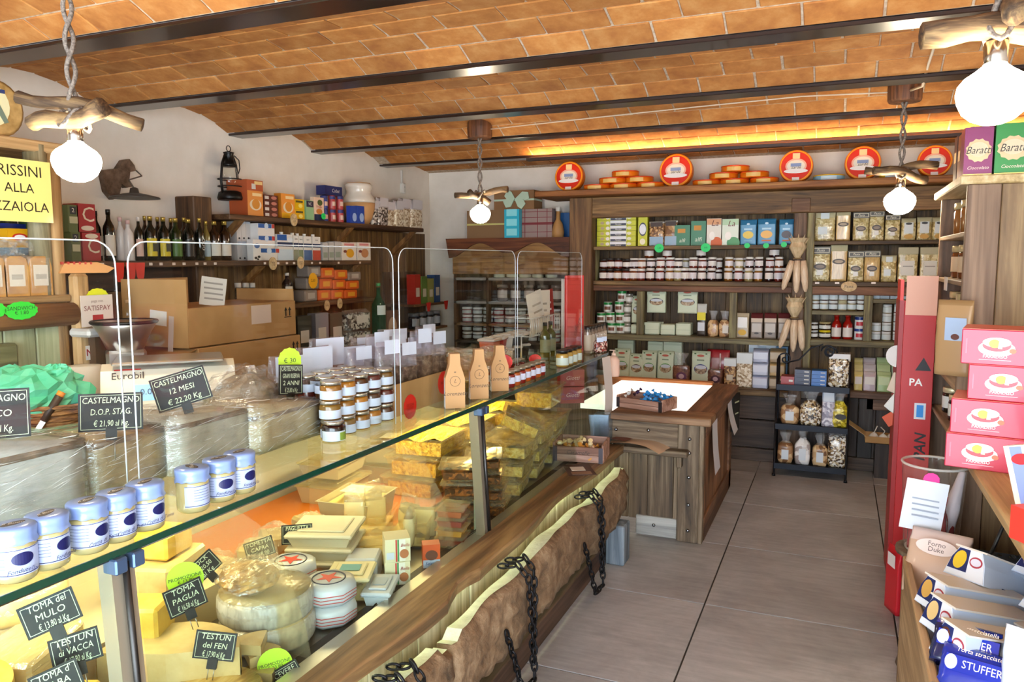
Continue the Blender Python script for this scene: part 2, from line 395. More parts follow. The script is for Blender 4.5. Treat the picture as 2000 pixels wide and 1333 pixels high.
for a, b in segs:
    cpart('front_pane', B().add([(-1.258, a, 1.034), (-1.258, b, 1.034), (-1.225, b, .535), (-1.225, a, .535), (-1.264, a, 1.034), (-1.264, b, 1.034), (-1.231, b, .535), (-1.231, a, .535)],
          [(0, 1, 2, 3), (7, 6, 5, 4), (0, 4, 5, 1), (3, 2, 6, 7), (0, 3, 7, 4), (1, 5, 6, 2)]), gl)
    cpart('pane_edge', B().tube([(-1.258, a, 1.033), (-1.258, b, 1.033)], .0022, 5), P('#4a3c30', .3))
for yy in (1.03, 2.655):
    cpart('post', B().add([(-1.262, yy-.026, 1.02), (-1.262, yy+.026, 1.02), (-1.30, yy+.026, 1.02), (-1.30, yy-.026, 1.02), (-1.232, yy-.026, .53), (-1.232, yy+.026, .53), (-1.27, yy+.026, .53), (-1.27, yy-.026, .53)],
          [(0, 1, 2, 3), (4, 7, 6, 5), (0, 4, 5, 1), (1, 5, 6, 2), (2, 6, 7, 3), (3, 7, 4, 0)]), P('#a89c88', .35, .55))
    cpart('post_channel', B().tube([(-1.254, yy, 1.02), (-1.224, yy, .53)], .007, 6), steeld)
    for s in (-.02, .02): cpart('glass_clamp', B().cbox(-1.275, -1.238, yy+s-.014, yy+s+.014, 1.005, 1.036, .003), P('#51688a', .3, .6))
# sneeze guard panes standing on the glass shelf
pp = clear('guard_acrylic', '#fbfdfc', .9, .012)
pe = P('#c9d0d2', .15, 0, .5)
for i, (a, b) in enumerate([(.30, 1.135), (1.165, 2.20), (2.235, 3.25), (3.275, 4.24)]):
    t = thing('sneeze_guard', ['clear acrylic guard pane in front of the bread shelf, nearest the camera', 'clear acrylic guard pane standing before the wrapped cheese blocks and cardboard boxes',
              'clear acrylic guard pane behind the brown paper bags', 'clear acrylic guard pane at the far end by the red leaflet stand'][i], 'guard', (-1.362, (a+b)/2, GZ))
    hw = (b-a)/2; r = .05; H = .592
    pts = [(-hw, 0)]+[(-hw+r-r*math.cos(q), H-r+r*math.sin(q)) for q in [PI/2*k/6 for k in range(7)]]+[(hw-r+r*math.sin(q), H-r+r*math.cos(q)) for q in [PI/2*k/6 for k in range(7)]]+[(hw, 0)]
    ob('pane', B().prism(pts, -.0025, .0025, 'x'), pp, t)
    ob('polished_edge', B().tube([(0, u, v) for u, v in pts], .0018, 5), pe, t)
    for s in (-.85, .85): ob('foot', B().box(-.03, .03, hw*s-.008, hw*s+.008, 0, .03), pp, t)
# inner divider panes
for yy, lab in ((1.62, 'curved clear divider among the wrapped wheels in the counter'), (2.48, 'curved clear divider beside the bagged cheeses'), (3.12, 'curved clear divider in front of the fresh pasta trays')):
    pts = [(-1.95, .52), (-1.95, .93), (-1.50, .90), (-1.42, .86), (-1.34, .72), (-1.30, .60), (-1.285, .52)]
    tag(ob('divider_pane', B().prism([(p[0]+1.6, p[1]-.5) for p in pts], -.002, .002, 'y'), clear('divider_acrylic', '#fdf9ee', .9, .02, .06, '#fff2cf'), None, (-1.6, yy, .5)), lab, 'divider')
# counter lighting: warm tubes below the glass shelf
for yy, lab in ((1.1, 'nearer warm light tube under the glass shelf'), (3.1, 'farther warm light tube under the glass shelf')):
    ld = bpy.data.lights.new('counter_light', 'AREA'); ld.shape = 'RECTANGLE'; ld.size = .05; ld.size_y = 1.75; ld.energy = 9; ld.color = (1.0, .82, .48)
    t = thing('light_tube', lab, 'light', (-1.74, yy, 1.02)); ob('tube', B().lathe([(.011, -.85), (.011, .85)], 10, ax='y'), P('#fff0c8', .4, emit=3.0), t)
    lo = bpy.data.objects.new('counter_light', ld); COL.objects.link(lo); lo.parent = t; lo.location = (.0, 0, -.02); lo.rotation_euler = (0, .35, 0)
# wooden ledge with wavy edge
def ledge():
    b = B(); n = 60; out = []
    for i in range(n+1):
        yy = CY0+(4.225-CY0)*i/n
        out.append((-1.105+.018*math.sin(yy*3.1+1)+.010*math.sin(yy*7.3)-(.03 if 2.05 < yy < 2.3 else 0)*math.sin((yy-2.05)/.25*PI), yy))
    vs = []; fs = []
    for x, yy in out:
        vs += [(-1.222, yy, .51), (-1.222, yy, .545), (x-.006, yy, .545), (x, yy, .537), (x-.004, yy, .50), (x-.03, yy, .50)]
    for i in range(n):
        for k in range(6): fs.append((i*6+k, i*6+(k+1) % 6, i*6+6+(k+1) % 6, i*6+6+k))
    fs += [tuple(range(5, -1, -1)), tuple(n*6+k for k in range(6))]
    return b.add(vs, fs)
tag(ob('wooden_ledge', ledge().move((1.2, -2.3, -.5)), wood('y', ('#3d2814', '#6f5233', '#94764c'), .8, .05, .45), None, (-1.2, 2.3, .5)), 'brown wavy-edged timber ledge running along the front of the cheese counter', 'ledge')
tag(ob('ledge_light', B().box(-1.153, -1.147, .4, 4.2, .494, .499), P('#f0ffd0', .5, emit=14.0)), 'thin pale light strip under the timber ledge', 'light')
# rough slabs on chains in front of the counter
def slab(y0, y1, seed, name):
    rn = random.Random(seed); n = 60; t = thing('timber_slab', name, 'slab', (-1.06, (y0+y1)/2, .0))
    def nz(a, b): return .5*math.sin(a*9+seed)+.3*math.sin(a*23+b*5+seed*2)+.25*math.sin(a*41-b*9)+rn.uniform(-.25, .25)
    tops = []; b = B(); rings = []
    for i in range(n+1):
        u = i/n; yy = y0+(y1-y0)*u; zt = .455+.014*math.sin(u*11+seed)+.008*math.sin(u*29+seed); xo = -1.022+.010*math.sin(u*14+seed*3)+.006*math.sin(u*37); zb = .205+.03*nz(u*1.3, 1)
        if u < .03 or u > .97: zt -= .03
        ring = [(-1.095, yy, zt), (xo-.025, yy, zt+.004)]
        for k in range(7):
            v = k/6; ring.append((xo+.012*nz(u*3+k, k)-(.03*(v-.4)**2), yy, zt-.012-(zt-zb)*v*.95))
        ring += [(-1.07, yy, zb-.01), (-1.095, yy, zb)]
        rings.append(ring)
    m = len(rings[0])
    tp = B().grid(lambda a, c_: Vector(rings[round(c_*n)][0]).lerp(Vector(rings[round(c_*n)][1]), a)+Vector((0, 0, .003)), 3, n+1, False)
    fs = [(i*m+k, i*m+(k+1) % m, (i+1)*m+(k+1) % m, (i+1)*m+k) for i in range(n) for k in range(m)]+[tuple(range(m)), tuple(n*m+k for k in reversed(range(m)))]
    b.add([p for r in rings for p in r], fs, True)
    off = (1.06, -(y0+y1)/2, 0)
    ob('body', b, speck('rough_hewn_wood', [(.25, '#4a3a28'), (.5, '#84694c'), (.8, '#b09878')], 14, .9, .9, 8, dist=.02), t, off)
    ob('top_face', tp, speck('sawn_pale_face', [(.3, '#b7bc9e'), (.7, '#d3d8bf')], 22, .9, .6, 6, dist=.01), t, off)
    return t
slab(1.98, 4.08, 3, 'rough live-edge slab with pale top hung on chains before the counter')
slab(.55, 1.96, 8, 'nearer live-edge slab wrapped in chain at the bottom edge')
for yy, lab in ((3.86, 'short blue-grey post under the far end of the slab'), (2.1, 'short post under the near end of the long slab')):
    tag(ob('slab_post', B().cbox(-.05, .05, -.06, .06, 0, .215, .006), wood('z', ('#3c4650', '#6a7680', '#8f99a0'), 1)), lab, 'post').location = (-1.03, yy, 0)
iron = P('#1d1c1e', .45, .7)
linkm = cm(('link',), lambda: B().tube([(.0, .011*math.cos(a), .021*math.sin(a)) for a in [2*PI*k/12 for k in range(12)]], .0042, 6, closed=True))
def chain(lab, pts):
    p0 = Vector(pts[0]); t = thing('iron_chain', lab, 'chain', p0, group='iron chains on the slab')
    L = [(Vector(b)-Vector(a)).length for a, b in zip(pts, pts[1:])]; tot = sum(L); s = 0; k = 0
    while s < tot:
        q = s; j = 0
        while j < len(L)-1 and q > L[j]: q -= L[j]; j += 1
        a, b = Vector(pts[j]), Vector(pts[j+1]); p = a.lerp(b, min(1, q/L[j])); d = (b-a).normalized()
        e = d.to_track_quat('Z', 'Y').to_matrix() @ Matrix.Rotation((k % 2)*PI/2+.3, 3, 'Z')
        ob('link', linkm, iron, t, p-p0, e.to_euler()); s += .031; k += 1
for yy, dz, lab in ((3.45, .0, 'iron chain hanging farthest along the slab near the checkout'), (2.55, .0, 'iron chain looped around the middle of the long slab'), (1.72, .0, 'iron chain wrapped over the nearer slab at the bottom edge')):
    chain(lab, [(-1.10, yy+.02, .475), (-1.04, yy+.03, .485), (-1.005, yy+.02, .45), (-.994, yy, .34), (-.992, yy-.01, .20), (-.982, yy-.03, .055), (-.992, yy-.12, .045), (-1.005, yy-.16, .18), (-1.02, yy-.20, .30)])
    chain(lab.replace('iron chain', 'second strand of iron chain'), [(-1.10, yy-.05, .478), (-1.04, yy-.045, .487), (-.998, yy-.045, .44), (-.99, yy-.04, .30), (-.985, yy-.035, .12)])

# ================================================================== checkout stand
greyw = wood('z', ('#33281f', '#66543f', '#948168'), .9, .16, .7); greyx = wood('x', ('#33281f', '#66543f', '#948168'), .9, .14, .7); brny = wood('y', ('#3d281a', '#69472f', '#8d6747'), .9, .1)
KX0, KX1, KY0, KY1, KZ = -1.185, -.655, 4.28, 5.50, .73
ks = thing('checkout_stand', 'rustic plank checkout stand with bolts and a bright white inset top', 'stand', ((KX0+KX1)/2, (KY0+KY1)/2, 0))
ko = Vector((-(KX0+KX1)/2, -(KY0+KY1)/2, 0))
def kp(name, b, m): return ob(name, b, m, ks, ko)
x = KX0
for wd in (.10, .11, .15, .06):
    kp('plank', B().cbox(x+.001, x+wd-.001, KY0+.012, KY0+.035, .10, .54, .003), greyw); x += wd
kp('corner_board', B().cbox(-.80, -.68, KY0-.004, KY0+.03, 0, .68, .004), greyw)
kp('corner_post', B().cbox(-.68, KX1, KY0-.006, KY0+.05, 0, .685, .004), greyw)
kp('upper_board', B().cbox(KX0, -.80, KY0, KY0+.03, .535, .68, .004), greyx)
kp('foot_board', B().cbox(KX0+.15, -.80, KY0-.002, KY0+.03, .01, .125, .004), wood('x', ('#7f7f7c', '#a3a29c', '#bdbbb2'), .8, .05))
kp('bag_shelf', B().cbox(-1.10, -.735, KY0-.075, KY0, .505, .54, .005), greyx)
kp('bracket', B().cbox(-.80, -.77, KY0-.05, KY0, .44, .505, .004), greyw)
kp('side_panel', B().box(KX1-.03, KX1-.012, KY0+.05, KY1, .0, .66), wood('z', ('#5a3a24', '#8a6040', '#a67a54'), .8, .05))
for a, b, c_, d_ in ((KY0+.05, KY1, .0, .14), (KY0+.05, KY1, .60, .685), (KY1-.10, KY1, .0, .685)):
    kp('side_rail', B().cbox(KX1-.02, KX1+.002, a, b, c_, d_, .004), brny)
kp('back_panel', B().box(-1.62, KX1, KY1-.02, KY1, 0, .68), greyw)
kp('left_panel', B().box(-1.64, -1.62, 4.46, KY1, 0, .73), greyw)
kp('top_frame', B().cbox(KX0-.0, KX1+.04, KY0-.045, KY0+.14, .685, KZ, .006), wood('x', ('#4a3220', '#79583c', '#9c7a58'), .8, .05))
kp('top_frame', B().cbox(KX1-.13, KX1+.04, KY0+.14, KY1+.01, .685, KZ, .006), brny)
kp('top_frame', B().cbox(-1.64, KX1-.13, KY1-.05, KY1+.01, .685, KZ+.015, .006), wood('x', ('#7a4a26', '#a86c3c', '#c98a56'), .8, .05))
kp('white_top_with_glow', B().box(-1.44, KX1-.12, 4.47, KY1-.05, .69, .722), P('#fff4e6', .35, emit=.9))  # faint emission added to give the white top its overexposed glare
bolt = cm(('bolt',), lambda: B().lathe([(.011, 0), (.010, .004), (.005, .007), (.0005, .008)], 10, ax='y'))
for bx, bz in ((-1.16, .62), (-.97, .63), (-.735, .52), (-.735, .38), (-.735, .22), (-.735, .07), (-.93, .075), (-.735, .60)):
    kp('bolt', B().lathe([(.011, 0), (.010, .004), (.005, .007), (.0005, .008)], 10, (bx, KY0-.004 if bx > -.8 else KY0, bz), 'y'), P('#8a8d92', .25, 1.0))
# steel side end by the counter
tag(ob('hanging_sheet', B().grid(lambda u, v: (.012*math.sin(v*4)+.01*u, (u-.5)*.13, -.40*(1-v)), 4, 10), P('#d9d2cc', .6), None, (-1.235, 4.33, 1.035)), 'long white printed sheet hanging from the counter end', 'paper')
tag(ob('bin_column', B().cbox(-.045, .045, -.04, .04, 0, .60, .004), P('#9fb4c6', .25, .8)), 'slim blue-white metal column between counter end and checkout', 'column').location = (-1.225, 4.235, .12)

# ================================================================== back wall shelving
WD = ('#261a0e', '#553f24', '#856a42')
wx, wz, wy = wood('x', WD), wood('z', WD), wood('y', WD)
olx = wood('x', ('#3b3322', '#6b6142', '#8c8460')); olz = wood('z', ('#3b3322', '#6f6444', '#98905f'))
YS = 6.30
def zb(py, px=1350, Y=YS): return at(px, py, Y=Y).z
def xb(px, py=560, Y=YS): return at(px, py, Y=Y).x
bs = thing('wall_shelving', 'dark rustic timber shelving filling the back wall with a deep top board', 'shelving', (-.5, 6.5, 0))
bo = Vector((.5, -6.5, 0))
def bp(name, b, m): return ob(name, b, m, bs, bo)
XA, XM0, XM1, XE = xb(1165), xb(1547), xb(1586), 1.2
x = XA-.25
while x < XE:
    wd = random.uniform(.10, .19); bp('back_plank', B().cbox(x+.001, min(x+wd, XE)-.001, 6.60, 6.625, .62, 2.02, .002), wz); x += wd
zs = {1: zb(480), 2: zb(550), 3: zb(658), 4: zb(752)}
bp('top_board', B().cbox(xb(1062, 386), XE, 6.08, 6.62, 2.125, 2.175, .006), wood('x', ('#5a3417', '#8a5526', '#b07c42'), 1, .05))
bp('lintel', B().cbox(xb(1140), XE, 6.24, 6.31, 1.95, 2.12, .006), wood('x', ('#3a2814', '#6b4d2a', '#967245'), 1, .05))
bp('left_post', B().cbox(xb(1117), xb(1160), 6.22, 6.34, 0, 2.12, .006), wood('z', ('#3a2614', '#65472a', '#8a683f'), 1, .05))
bp('inner_log', B().lathe([(.055, 1.40), (.06, 1.6), (.055, 1.98)], 14, (xb(1150), 6.42, 0)), olz)
bp('middle_post', B().cbox(XM0, XM1-.05, 6.25, 6.35, 0, 1.96, .006), wood('z', ('#35251a', '#5d4634', '#80674f'), 1, .05))
bp('middle_post', B().cbox(XM1-.05, XM1+.005, 6.27, 6.37, .6, 1.96, .006), olz)
bp('post_head', B().cbox(XM0-.02, XM1-.03, 6.225, 6.25, 1.955, 2.06, .004), wood('x', ('#4a2f1c', '#6e4a2e', '#8d6a48')))
bp('shelf_board', B().cbox(xb(1158), XM0, 6.28, 6.60, zs[1]-.030, zs[1], .004), wx)
bp('shelf_board', B().cbox(xb(1158), XM0, 6.28, 6.60, zs[2]-.035, zs[2], .004), wx)
bp('shelf_rail', B().cbox(xb(1158), XM0, 6.29, 6.32, zs[2]-.085, zs[2]-.036, .004), wood('x', ('#43291a', '#74482c', '#94653f')))
bp('shelf_board', B().cbox(xb(1158), XM0, 6.27, 6.60, zs[3]-.045, zs[3], .004), olx)
bp('bench_board', B().cbox(xb(1158), XM0, 6.24, 6.60, zs[4]-.05, zs[4], .005), wx)
for p in (1250, 1432): bp('divider', B().cbox(xb(p, 610)-.028, xb(p, 610)+.028, 6.29, 6.34, zs[3], zs[2]-.085, .003), olz)
zt = {1: zb(470, 1700), 2: zb(551, 1700), 3: zb(608, 1640), 4: zb(666, 1670), 5: zb(763, 1670)}
bp('shelf_board', B().cbox(XM1, XE, 6.28, 6.60, zt[1]-.030, zt[1], .004), wx)
bp('shelf_board', B().cbox(XM1, XE, 6.27, 6.60, zt[2]-.035, zt[2], .004), wx)
bp('shelf_rail', B().cbox(XM1, XE, 6.28, 6.31, zt[2]-.10, zt[2]-.036, .004), wood('x', ('#43291a', '#74482c', '#94653f')))
XD = xb(1695, 620)
bp('divider', B().cbox(XD-.03, XD+.03, 6.29, 6.35, zt[4], zt[2]-.1, .003), olz)
bp('shelf_board', B().cbox(XM1, XD-.03, 6.29, 6.60, zt[3]-.03, zt[3], .003), olx)
bp('shelf_board', B().cbox(XD+.03, XE, 6.29, 6.60, zb(585, 1730)-.03, zb(585, 1730), .003), olx)
bp('shelf_board', B().cbox(XM1, XE, 6.27, 6.60, zt[4]-.045, zt[4], .004), olx)
bp('bench_board', B().cbox(XM1, XE, 6.24, 6.60, zt[5]-.05, zt[5], .005), wood('x', ('#3a271c', '#5f4535', '#836a57')))
for a, b_, m in ((.0, .10, wood('x', ('#2a2019', '#43352b', '#5f4d40'))), (.11, .33, wood('x', ('#241c19', '#40342d', '#5a4a40'))), (.34, zs[4]-.055, wood('x', ('#241c19', '#40342d', '#5a4a40')))):
    bp('base_board', B().cbox(xb(1158), XM1, 6.285, 6.31, a, b_, .003), m)
x = XM1
while x < XE:
    bp('base_plank', B().cbox(x+.001, x+.119, 6.31, 6.33, .10, zt[5]-.055, .003), wood('z', ('#1d1816', '#352b27', '#4d423c'))); x += .12
bp('base_board', B().cbox(XM1, XE, 6.285, 6.31, 0, .10, .003), wood('x', ('#2a2019', '#43352b', '#5f4d40')))
bp('base_post', B().cbox(xb(1690, 830)-.05, xb(1690, 830)+.05, 6.285, 6.33, .1, zt[5]-.055, .004), wood('z', ('#1d1816', '#3a3430', '#555')))
bp('base_rail', B().cbox(xb(1690, 830), XE, 6.285, 6.33, zt[5]-.14, zt[5]-.055, .004), wood('x', ('#3a271c', '#5f4535', '#836a57')))

# warm light strip tucked behind the last beam
t = thing('light_strip', 'warm light strip in a slim dark channel on the edge of the last ceiling beam', 'light', (-.4, 5.75, 2.38))
ob('channel', B().box(-1.9, 1.7, -.035, .02, 0, .003).box(-1.9, 1.7, -.035, -.032, .003, .020), P('#2a1a12', .5), t); ob('strip', B().box(-1.88, 1.68, -.012, .004, .004, .007), P('#ffbe78', .5, emit=75.0), t)

# ================================================================== left wall shelves
XS = -3.44
def lz(py, px=600, X=XS): return at(px, py, X=X).z
def ly(px, py=500, X=XS): return at(px, py, X=X).y
LW = ('#2a180d', '#523620', '#7b5a38')
lwy, lwz = wood('y', LW), wood('z', LW)
zu, zm, zl = lz(432, 640), lz(509, 600), lz(588, 640)
ls = thing('bracket_shelving', 'brown timber bracket shelves along the left wall behind the counter', 'shelving', (-3.6, 4.5, 0))
lo_ = Vector((3.6, -4.5, 0))
def lp_(name, b, m): return ob(name, b, m, ls, lo_)
lp_('shelf_board', B().cbox(XL, XS, ly(449, 425), ly(828, 445), zu-.035, zu, .006), lwy)
lp_('shelf_board', B().cbox(XL, XS, ly(60, 510), ly(727, 510), zm-.035, zm, .006), lwy)
lp_('shelf_board', B().cbox(XL, XS, ly(430, 590), ly(735, 600), zl-.035, zl, .006), lwy)
lp_('upright', B().cbox(XL, XL+.15, ly(404, 420), ly(440, 420), .95, lz(383, 420), .006), lwz)
lp_('upright', B().cbox(XL, XL+.10, ly(440, 420), ly(452, 420), .95, lz(383, 420), .006), lwz)
lp_('back_rail', B().cbox(XL, XL+.03, ly(60, 530), ly(440, 530), zm-.17, zm-.036, .006), wood('y', ('#1c100a', '#3d2417', '#5d3c28')))
yy = ly(60)
while yy < 6.35:
    wd = random.uniform(.11, .2)
    lp_('back_plank', B().cbox(XL, XL+.018, yy+.001, yy+wd-.001, .95, (zm-.17 if yy < ly(425) else zu-.036) if yy < 5.95 else zu-.036, .002), wood('z', ('#3d2812', '#6b4a24', '#8f6c3c'))); yy += wd
def brace(yc, z, d=.20):
    lp_('brace', B().prism([(XL+.02, z-d-.04), (XL+.02, z-d+.015), (XS-.045, z-.036), (XS, z-.036)], yc-.022, yc+.022, 'y'), wood('z', ('#4a2d14', '#7a5228', '#9a7140')))
for p in (475, 690, 812): brace(ly(p, 470), zu)
for p in (515, 705): brace(ly(p, 540), zm)

# ================================================================== product makers (front faces -Y, base at z = 0)
white, black, paper = P('#f2f0ea', .5), P('#141210', .5), P('#e9e4da', .7)
film = clear('clear_film', '#ffffff', 1.0, .06, .10, '#f4f2ee', .05, .9, 60)
jarglass = clear('jar_glass', '#fbfdfb', 1.0, .02, 0, f0=.03)
def decal(par, dl, w, h, y, z0=0, x0=0):
    for i, q in enumerate(dl):
        k = q[0]; yy = y-.0006*(i+1)
        if k == 'r': ob('label' if len(q) < 7 else q[6], rect(q[3]*w, q[4]*h), q[5], par, (x0+q[1]*w, yy, z0+q[2]*h))
        elif k == 'o': ob('picture' if len(q) < 7 else q[6], disc(q[3]*w, q[4]*h), q[5], par, (x0+q[1]*w, yy, z0+q[2]*h))
        elif k == 't': text(q[1], par, (x0+q[2]*w, yy-.0004, z0+q[3]*h), q[4]*h, q[5], shear=q[6] if len(q) > 6 else 0, wide=q[7] if len(q) > 7 else 1)
def carton(name, lab, cat, loc, rz, dim, m, dl=(), group=None, rot=None, front=None, c=0):
    w, d, h = dim; t = thing(name, lab, cat, loc, rz, group, rot)
    ob('body', boxm(w, d, h, c), m, t)
    y = -d/2
    if front: ob('front_panel', rect(w*.995, h*.995), front, t, (0, y, h/2)); y -= .0006
    decal(t, dl, w, h, y); return t
def bagmesh(w, d, h, kind, seed, split):
    rn = random.Random(seed); N = 20; Z = 14; A = [[rn.uniform(-1, 1) for _ in range(N)] for _ in range(Z+1)]
    def ring(j):
        u = j/Z
        if kind == 'pillow': hd = d/2*(.72+.28*math.sin(min(u/.5, 1)*PI/2)) if u < .5 else d/2*max(.03, math.cos((u-.5)/.5*PI/2)**.8); hw = w/2*(1 if u < .8 else 1+.02*(u-.8)); wr = .02
        elif kind == 'block': hd = d/2*(.96 if u < .78 else max(.06, 1-(u-.78)/.22)); hw = w/2*(.98 if u < .78 else 1); wr = .006
        else:
            f = 1 if u < .55 else (1-.62*math.sin((u-.55)/.2*PI/2) if u < .75 else .38+.45*(u-.75)/.25)
            if u < .12: f *= .86+.14*u/.12
            hw = w/2*f; hd = d/2*f*(1 if u < .75 else .8); wr = .03 if u < .6 else .16
        e = .45 if kind != 'block' else .22; r = []
        for i in range(N):
            a = 2*PI*i/N; ca, sa = math.cos(a), math.sin(a); q = 1+wr*A[j][i]
            r.append((math.copysign(abs(ca)**e, ca)*hw*q, math.copysign(abs(sa)**e, sa)*hd*q, h*u))
        return r
    def bld(j0, j1):
        b = B(); rs = [ring(j) for j in range(j0, j1+1)]; n = len(rs)
        b.add([p for r in rs for p in r], [(k*N+i, k*N+(i+1) % N, (k+1)*N+(i+1) % N, (k+1)*N+i) for k in range(n-1) for i in range(N)], True)
        if j0 == 0: b.f.append(tuple(reversed(range(N)))); b.sm.append(False)
        if j1 == Z: b.f.append(tuple((n-1)*N+i for i in range(N))); b.sm.append(False)
        return b
    js = max(1, min(Z, round(split*Z)))
    return bld(0, js), (bld(js, Z) if js < Z else None)
def bag(name, lab, cat, loc, rz, dim, kind, m, mt, dl=(), group=None, split=.8, rot=None, seed=None, glaze=False):
    w, d, h = [round(v, 3) for v in dim]; sd = seed if seed is not None else random.randint(0, 3)
    k = ('bag', w, d, h, kind, sd, split)
    if k not in MESH:
        a, b = bagmesh(w, d, h, kind, sd, split); MESH[k] = (a.mesh('bag'), b.mesh('bag_top') if b else None)
    a, b = MESH[k]; t = thing(name, lab, cat, loc, rz, group, rot)
    ob('contents', a, m, t)
    if b: ob('bag_top', b, mt, t)
    decal(t, dl, w, h, -d/2-.001); return t
def bandm(r, z0, z1, half, n=10):
    def f():
        b = B(); vs = []; fs = []
        for i in range(n+1):
            a = -PI/2-half+2*half*i/n
            vs += [(r*math.cos(a), r*math.sin(a), z0), (r*math.cos(a), r*math.sin(a), z1)]
        return b.add(vs, [(2*i, 2*i+2, 2*i+3, 2*i+1) for i in range(n)], True)
    return cm(('band', round(r, 4), round(z0, 4), round(z1, 4), round(half, 2)), f)
def jar(name, lab, cat, loc, r, h, mc, ml, mlab=None, group=None, rz=0, labz=(.2, .66), half=1.3, lidh=.2, n=14, lidr=.98, extra=()):
    r, h = round(r, 4), round(h, 4); t = thing(name, lab, cat, loc, rz, group)
    ob('body', cm(('jar', r, h, n), lambda: B().lathe([(r*.86, 0), (r*.97, h*.03), (r, h*.08), (r, h*.70), (r*.93, h*.77), (r*.84, h*.80)], n)), mc, t)
    ob('lid', cm(('lid', r, h, lidh, n, lidr), lambda: B().lathe([(r*lidr, h*(1-lidh)), (r*lidr*1.01, h*(1-lidh*.5)), (r*lidr, h*.985), (r*lidr*.95, h)], n)), ml, t)
    if mlab: ob('label', bandm(r*1.012, h*labz[0], h*labz[1], half), mlab, t)
    for f in extra: f(t, r, h)
    return t
def bottle(lab, loc, r, h, mg, mcap, mlab, group, rz=0, labz=(.16, .52), cap=.10, half=1.2, shoulder=.62, neck=.36, cat='bottle', name='bottle', n=14):
    t = thing(name, lab, cat, loc, rz, group)
    ob('body', cm(('bottle', r, h, shoulder, neck, n), lambda: B().lathe([(r*.9, 0), (r, h*.02), (r, h*shoulder), (r*.9, h*(shoulder+.06)), (r*(neck+.1), h*(shoulder+.16)), (r*neck, h*(shoulder+.2)), (r*neck, h*.93)], n)), mg, t)
    ob('cap', cm(('cap', r, h, neck, cap), lambda: B().lathe([(r*neck*1.12, h*(1-cap)), (r*neck*1.15, h*.99), (r*neck*1.0, h)], 12)), mcap, t)
    if mlab: ob('label', bandm(r*1.01, h*labz[0], h*labz[1], half), mlab, t)
    return t
def can(lab, loc, r, h, mbody, mtop, mpic, group, rz=0):
    t = thing('food_can', lab, 'can', loc, rz, group); r, h = round(r, 4), round(h, 4)
    ob('body', cm(('can', r, h), lambda: B().lathe([(r*.97, 0), (r, h*.03), (r, h*.97), (r*.97, h)], 14)), mbody, t)
    ob('top_band', bandm(r*1.01, h*.72, h*.95, 1.45), mtop, t)
    ob('picture', bandm(r*1.012, h*.22, h*.55, .75), mpic, t); return t
def fX(x0, x1, yt, zbase, X):
    """item facing the aisle on a shelf whose front plane is X: centre y, width, height"""
    xm = (x0+x1)/2; ym = yt+20
    a, b = at(x0, ym, X=X).y, at(x1, ym, X=X).y
    return (a+b)/2, abs(b-a), at(xm, yt, X=X).z-zbase
def fY(x0, x1, yt, zbase, Y):
    xm = (x0+x1)/2; ym = yt+20
    a, b = at(x0, ym, Y=Y).x, at(x1, ym, Y=Y).x
    return (a+b)/2, abs(b-a), at(xm, yt, Y=Y).z-zbase
RX = PI/2
# contents
nuts = speck('mixed_nuts', [(.25, '#5d3a20'), (.5, '#9c6b3c'), (.75, '#d2ab74')], 75, .4, .7, 2, .5, 'voro')
popc = speck('puffed_grain', [(.2, '#a58a66'), (.5, '#dcc9a8'), (.8, '#f3ead6')], 70, .5, .8, 2, .3, 'voro')
dark = speck('dark_puffs', [(.2, '#2a1c17'), (.5, '#7d6a5c'), (.8, '#d8cfc6')], 70, .5, .8, 2, .3, 'voro')
pasta = speck('pale_pasta', [(.2, '#a89358'), (.5, '#cdb97e'), (.8, '#e6d9a8')], 60, .35, .7, 2, .5, 'voro')
spag = speck('spaghetti', [(.3, '#b08a4e'), (.6, '#d9b877')], 30, .35, .6, 2, .5, 'noise', stretch=(6, 6, .4))
bisc = speck('biscuits', [(.25, '#7a5230'), (.5, '#b8895a'), (.8, '#d9b98a')], 30, .5, .7, 2, .4, 'voro')
candy = speck('wrapped_sweets', [(.15, '#3a2a20'), (.4, '#8a6a3c'), (.6, '#d8c49a'), (.85, '#f6f2e8')], 80, .25, .8, 2, .8, 'voro')
mush = speck('dried_mushrooms', [(.25, '#2c211c'), (.5, '#5d4a3e'), (.8, '#a08c78')], 45, .3, .9, 3, .8)
card = speck('brown_cardboard', [(.3, '#a07746'), (.7, '#b78d59')], 4, .8, .05, 4)
foil = P('#c9c6c0', .25, .8)

# ================================================================== left wall: upper shelf
X0 = XS-.05
def rf(y, X=XS): return abs(X)/math.hypot(X, y)
def L(x0, x1, yt, z, X=X0): return fX(x0, x1, yt, z, X)
def lcart(name, lab, cat, x0, x1, yt, z, d, m, dl=(), front=None, group=None, X=X0, hmul=1, zoff=0):
    y, w_, h = L(x0, x1, yt, z, X); 
    return carton(name, lab, cat, (X-d/2, y, z+zoff), RX, (w_-.004, d, h*hmul), m, dl, group, front=front)
or_, bn, yl = P('#b5542c', .45), P('#5a2418', .45), P('#e3b400', .4)
pud = [('o', 0, .45, .38, .22, P('#e7d6b8', .4)), ('o', .02, .48, .25, .2, P('#d98f2a', .4)), ('r', .1, .85, .6, .12, P('#f5d9a0', .4))]
lcart('pudding_box', 'tall orange pudding carton standing at the shelf end under the flat one', 'box', 483, 514, 373, zu, .15, or_, pud, P('#e0913e', .4))
y, w_, h = L(484, 515, 352, zu); hb = L(483, 514, 373, zu)[2]
carton('pudding_box', 'flat orange carton lying on top of the tall pudding carton', 'box', (X0-.09, y, zu+hb), RX, (w_, .17, h-hb), or_, [('r', -.1, .4, .25, .5, P('#d8d4cc')), ('r', .2, .75, .5, .3, P('#f0cf8c'))])
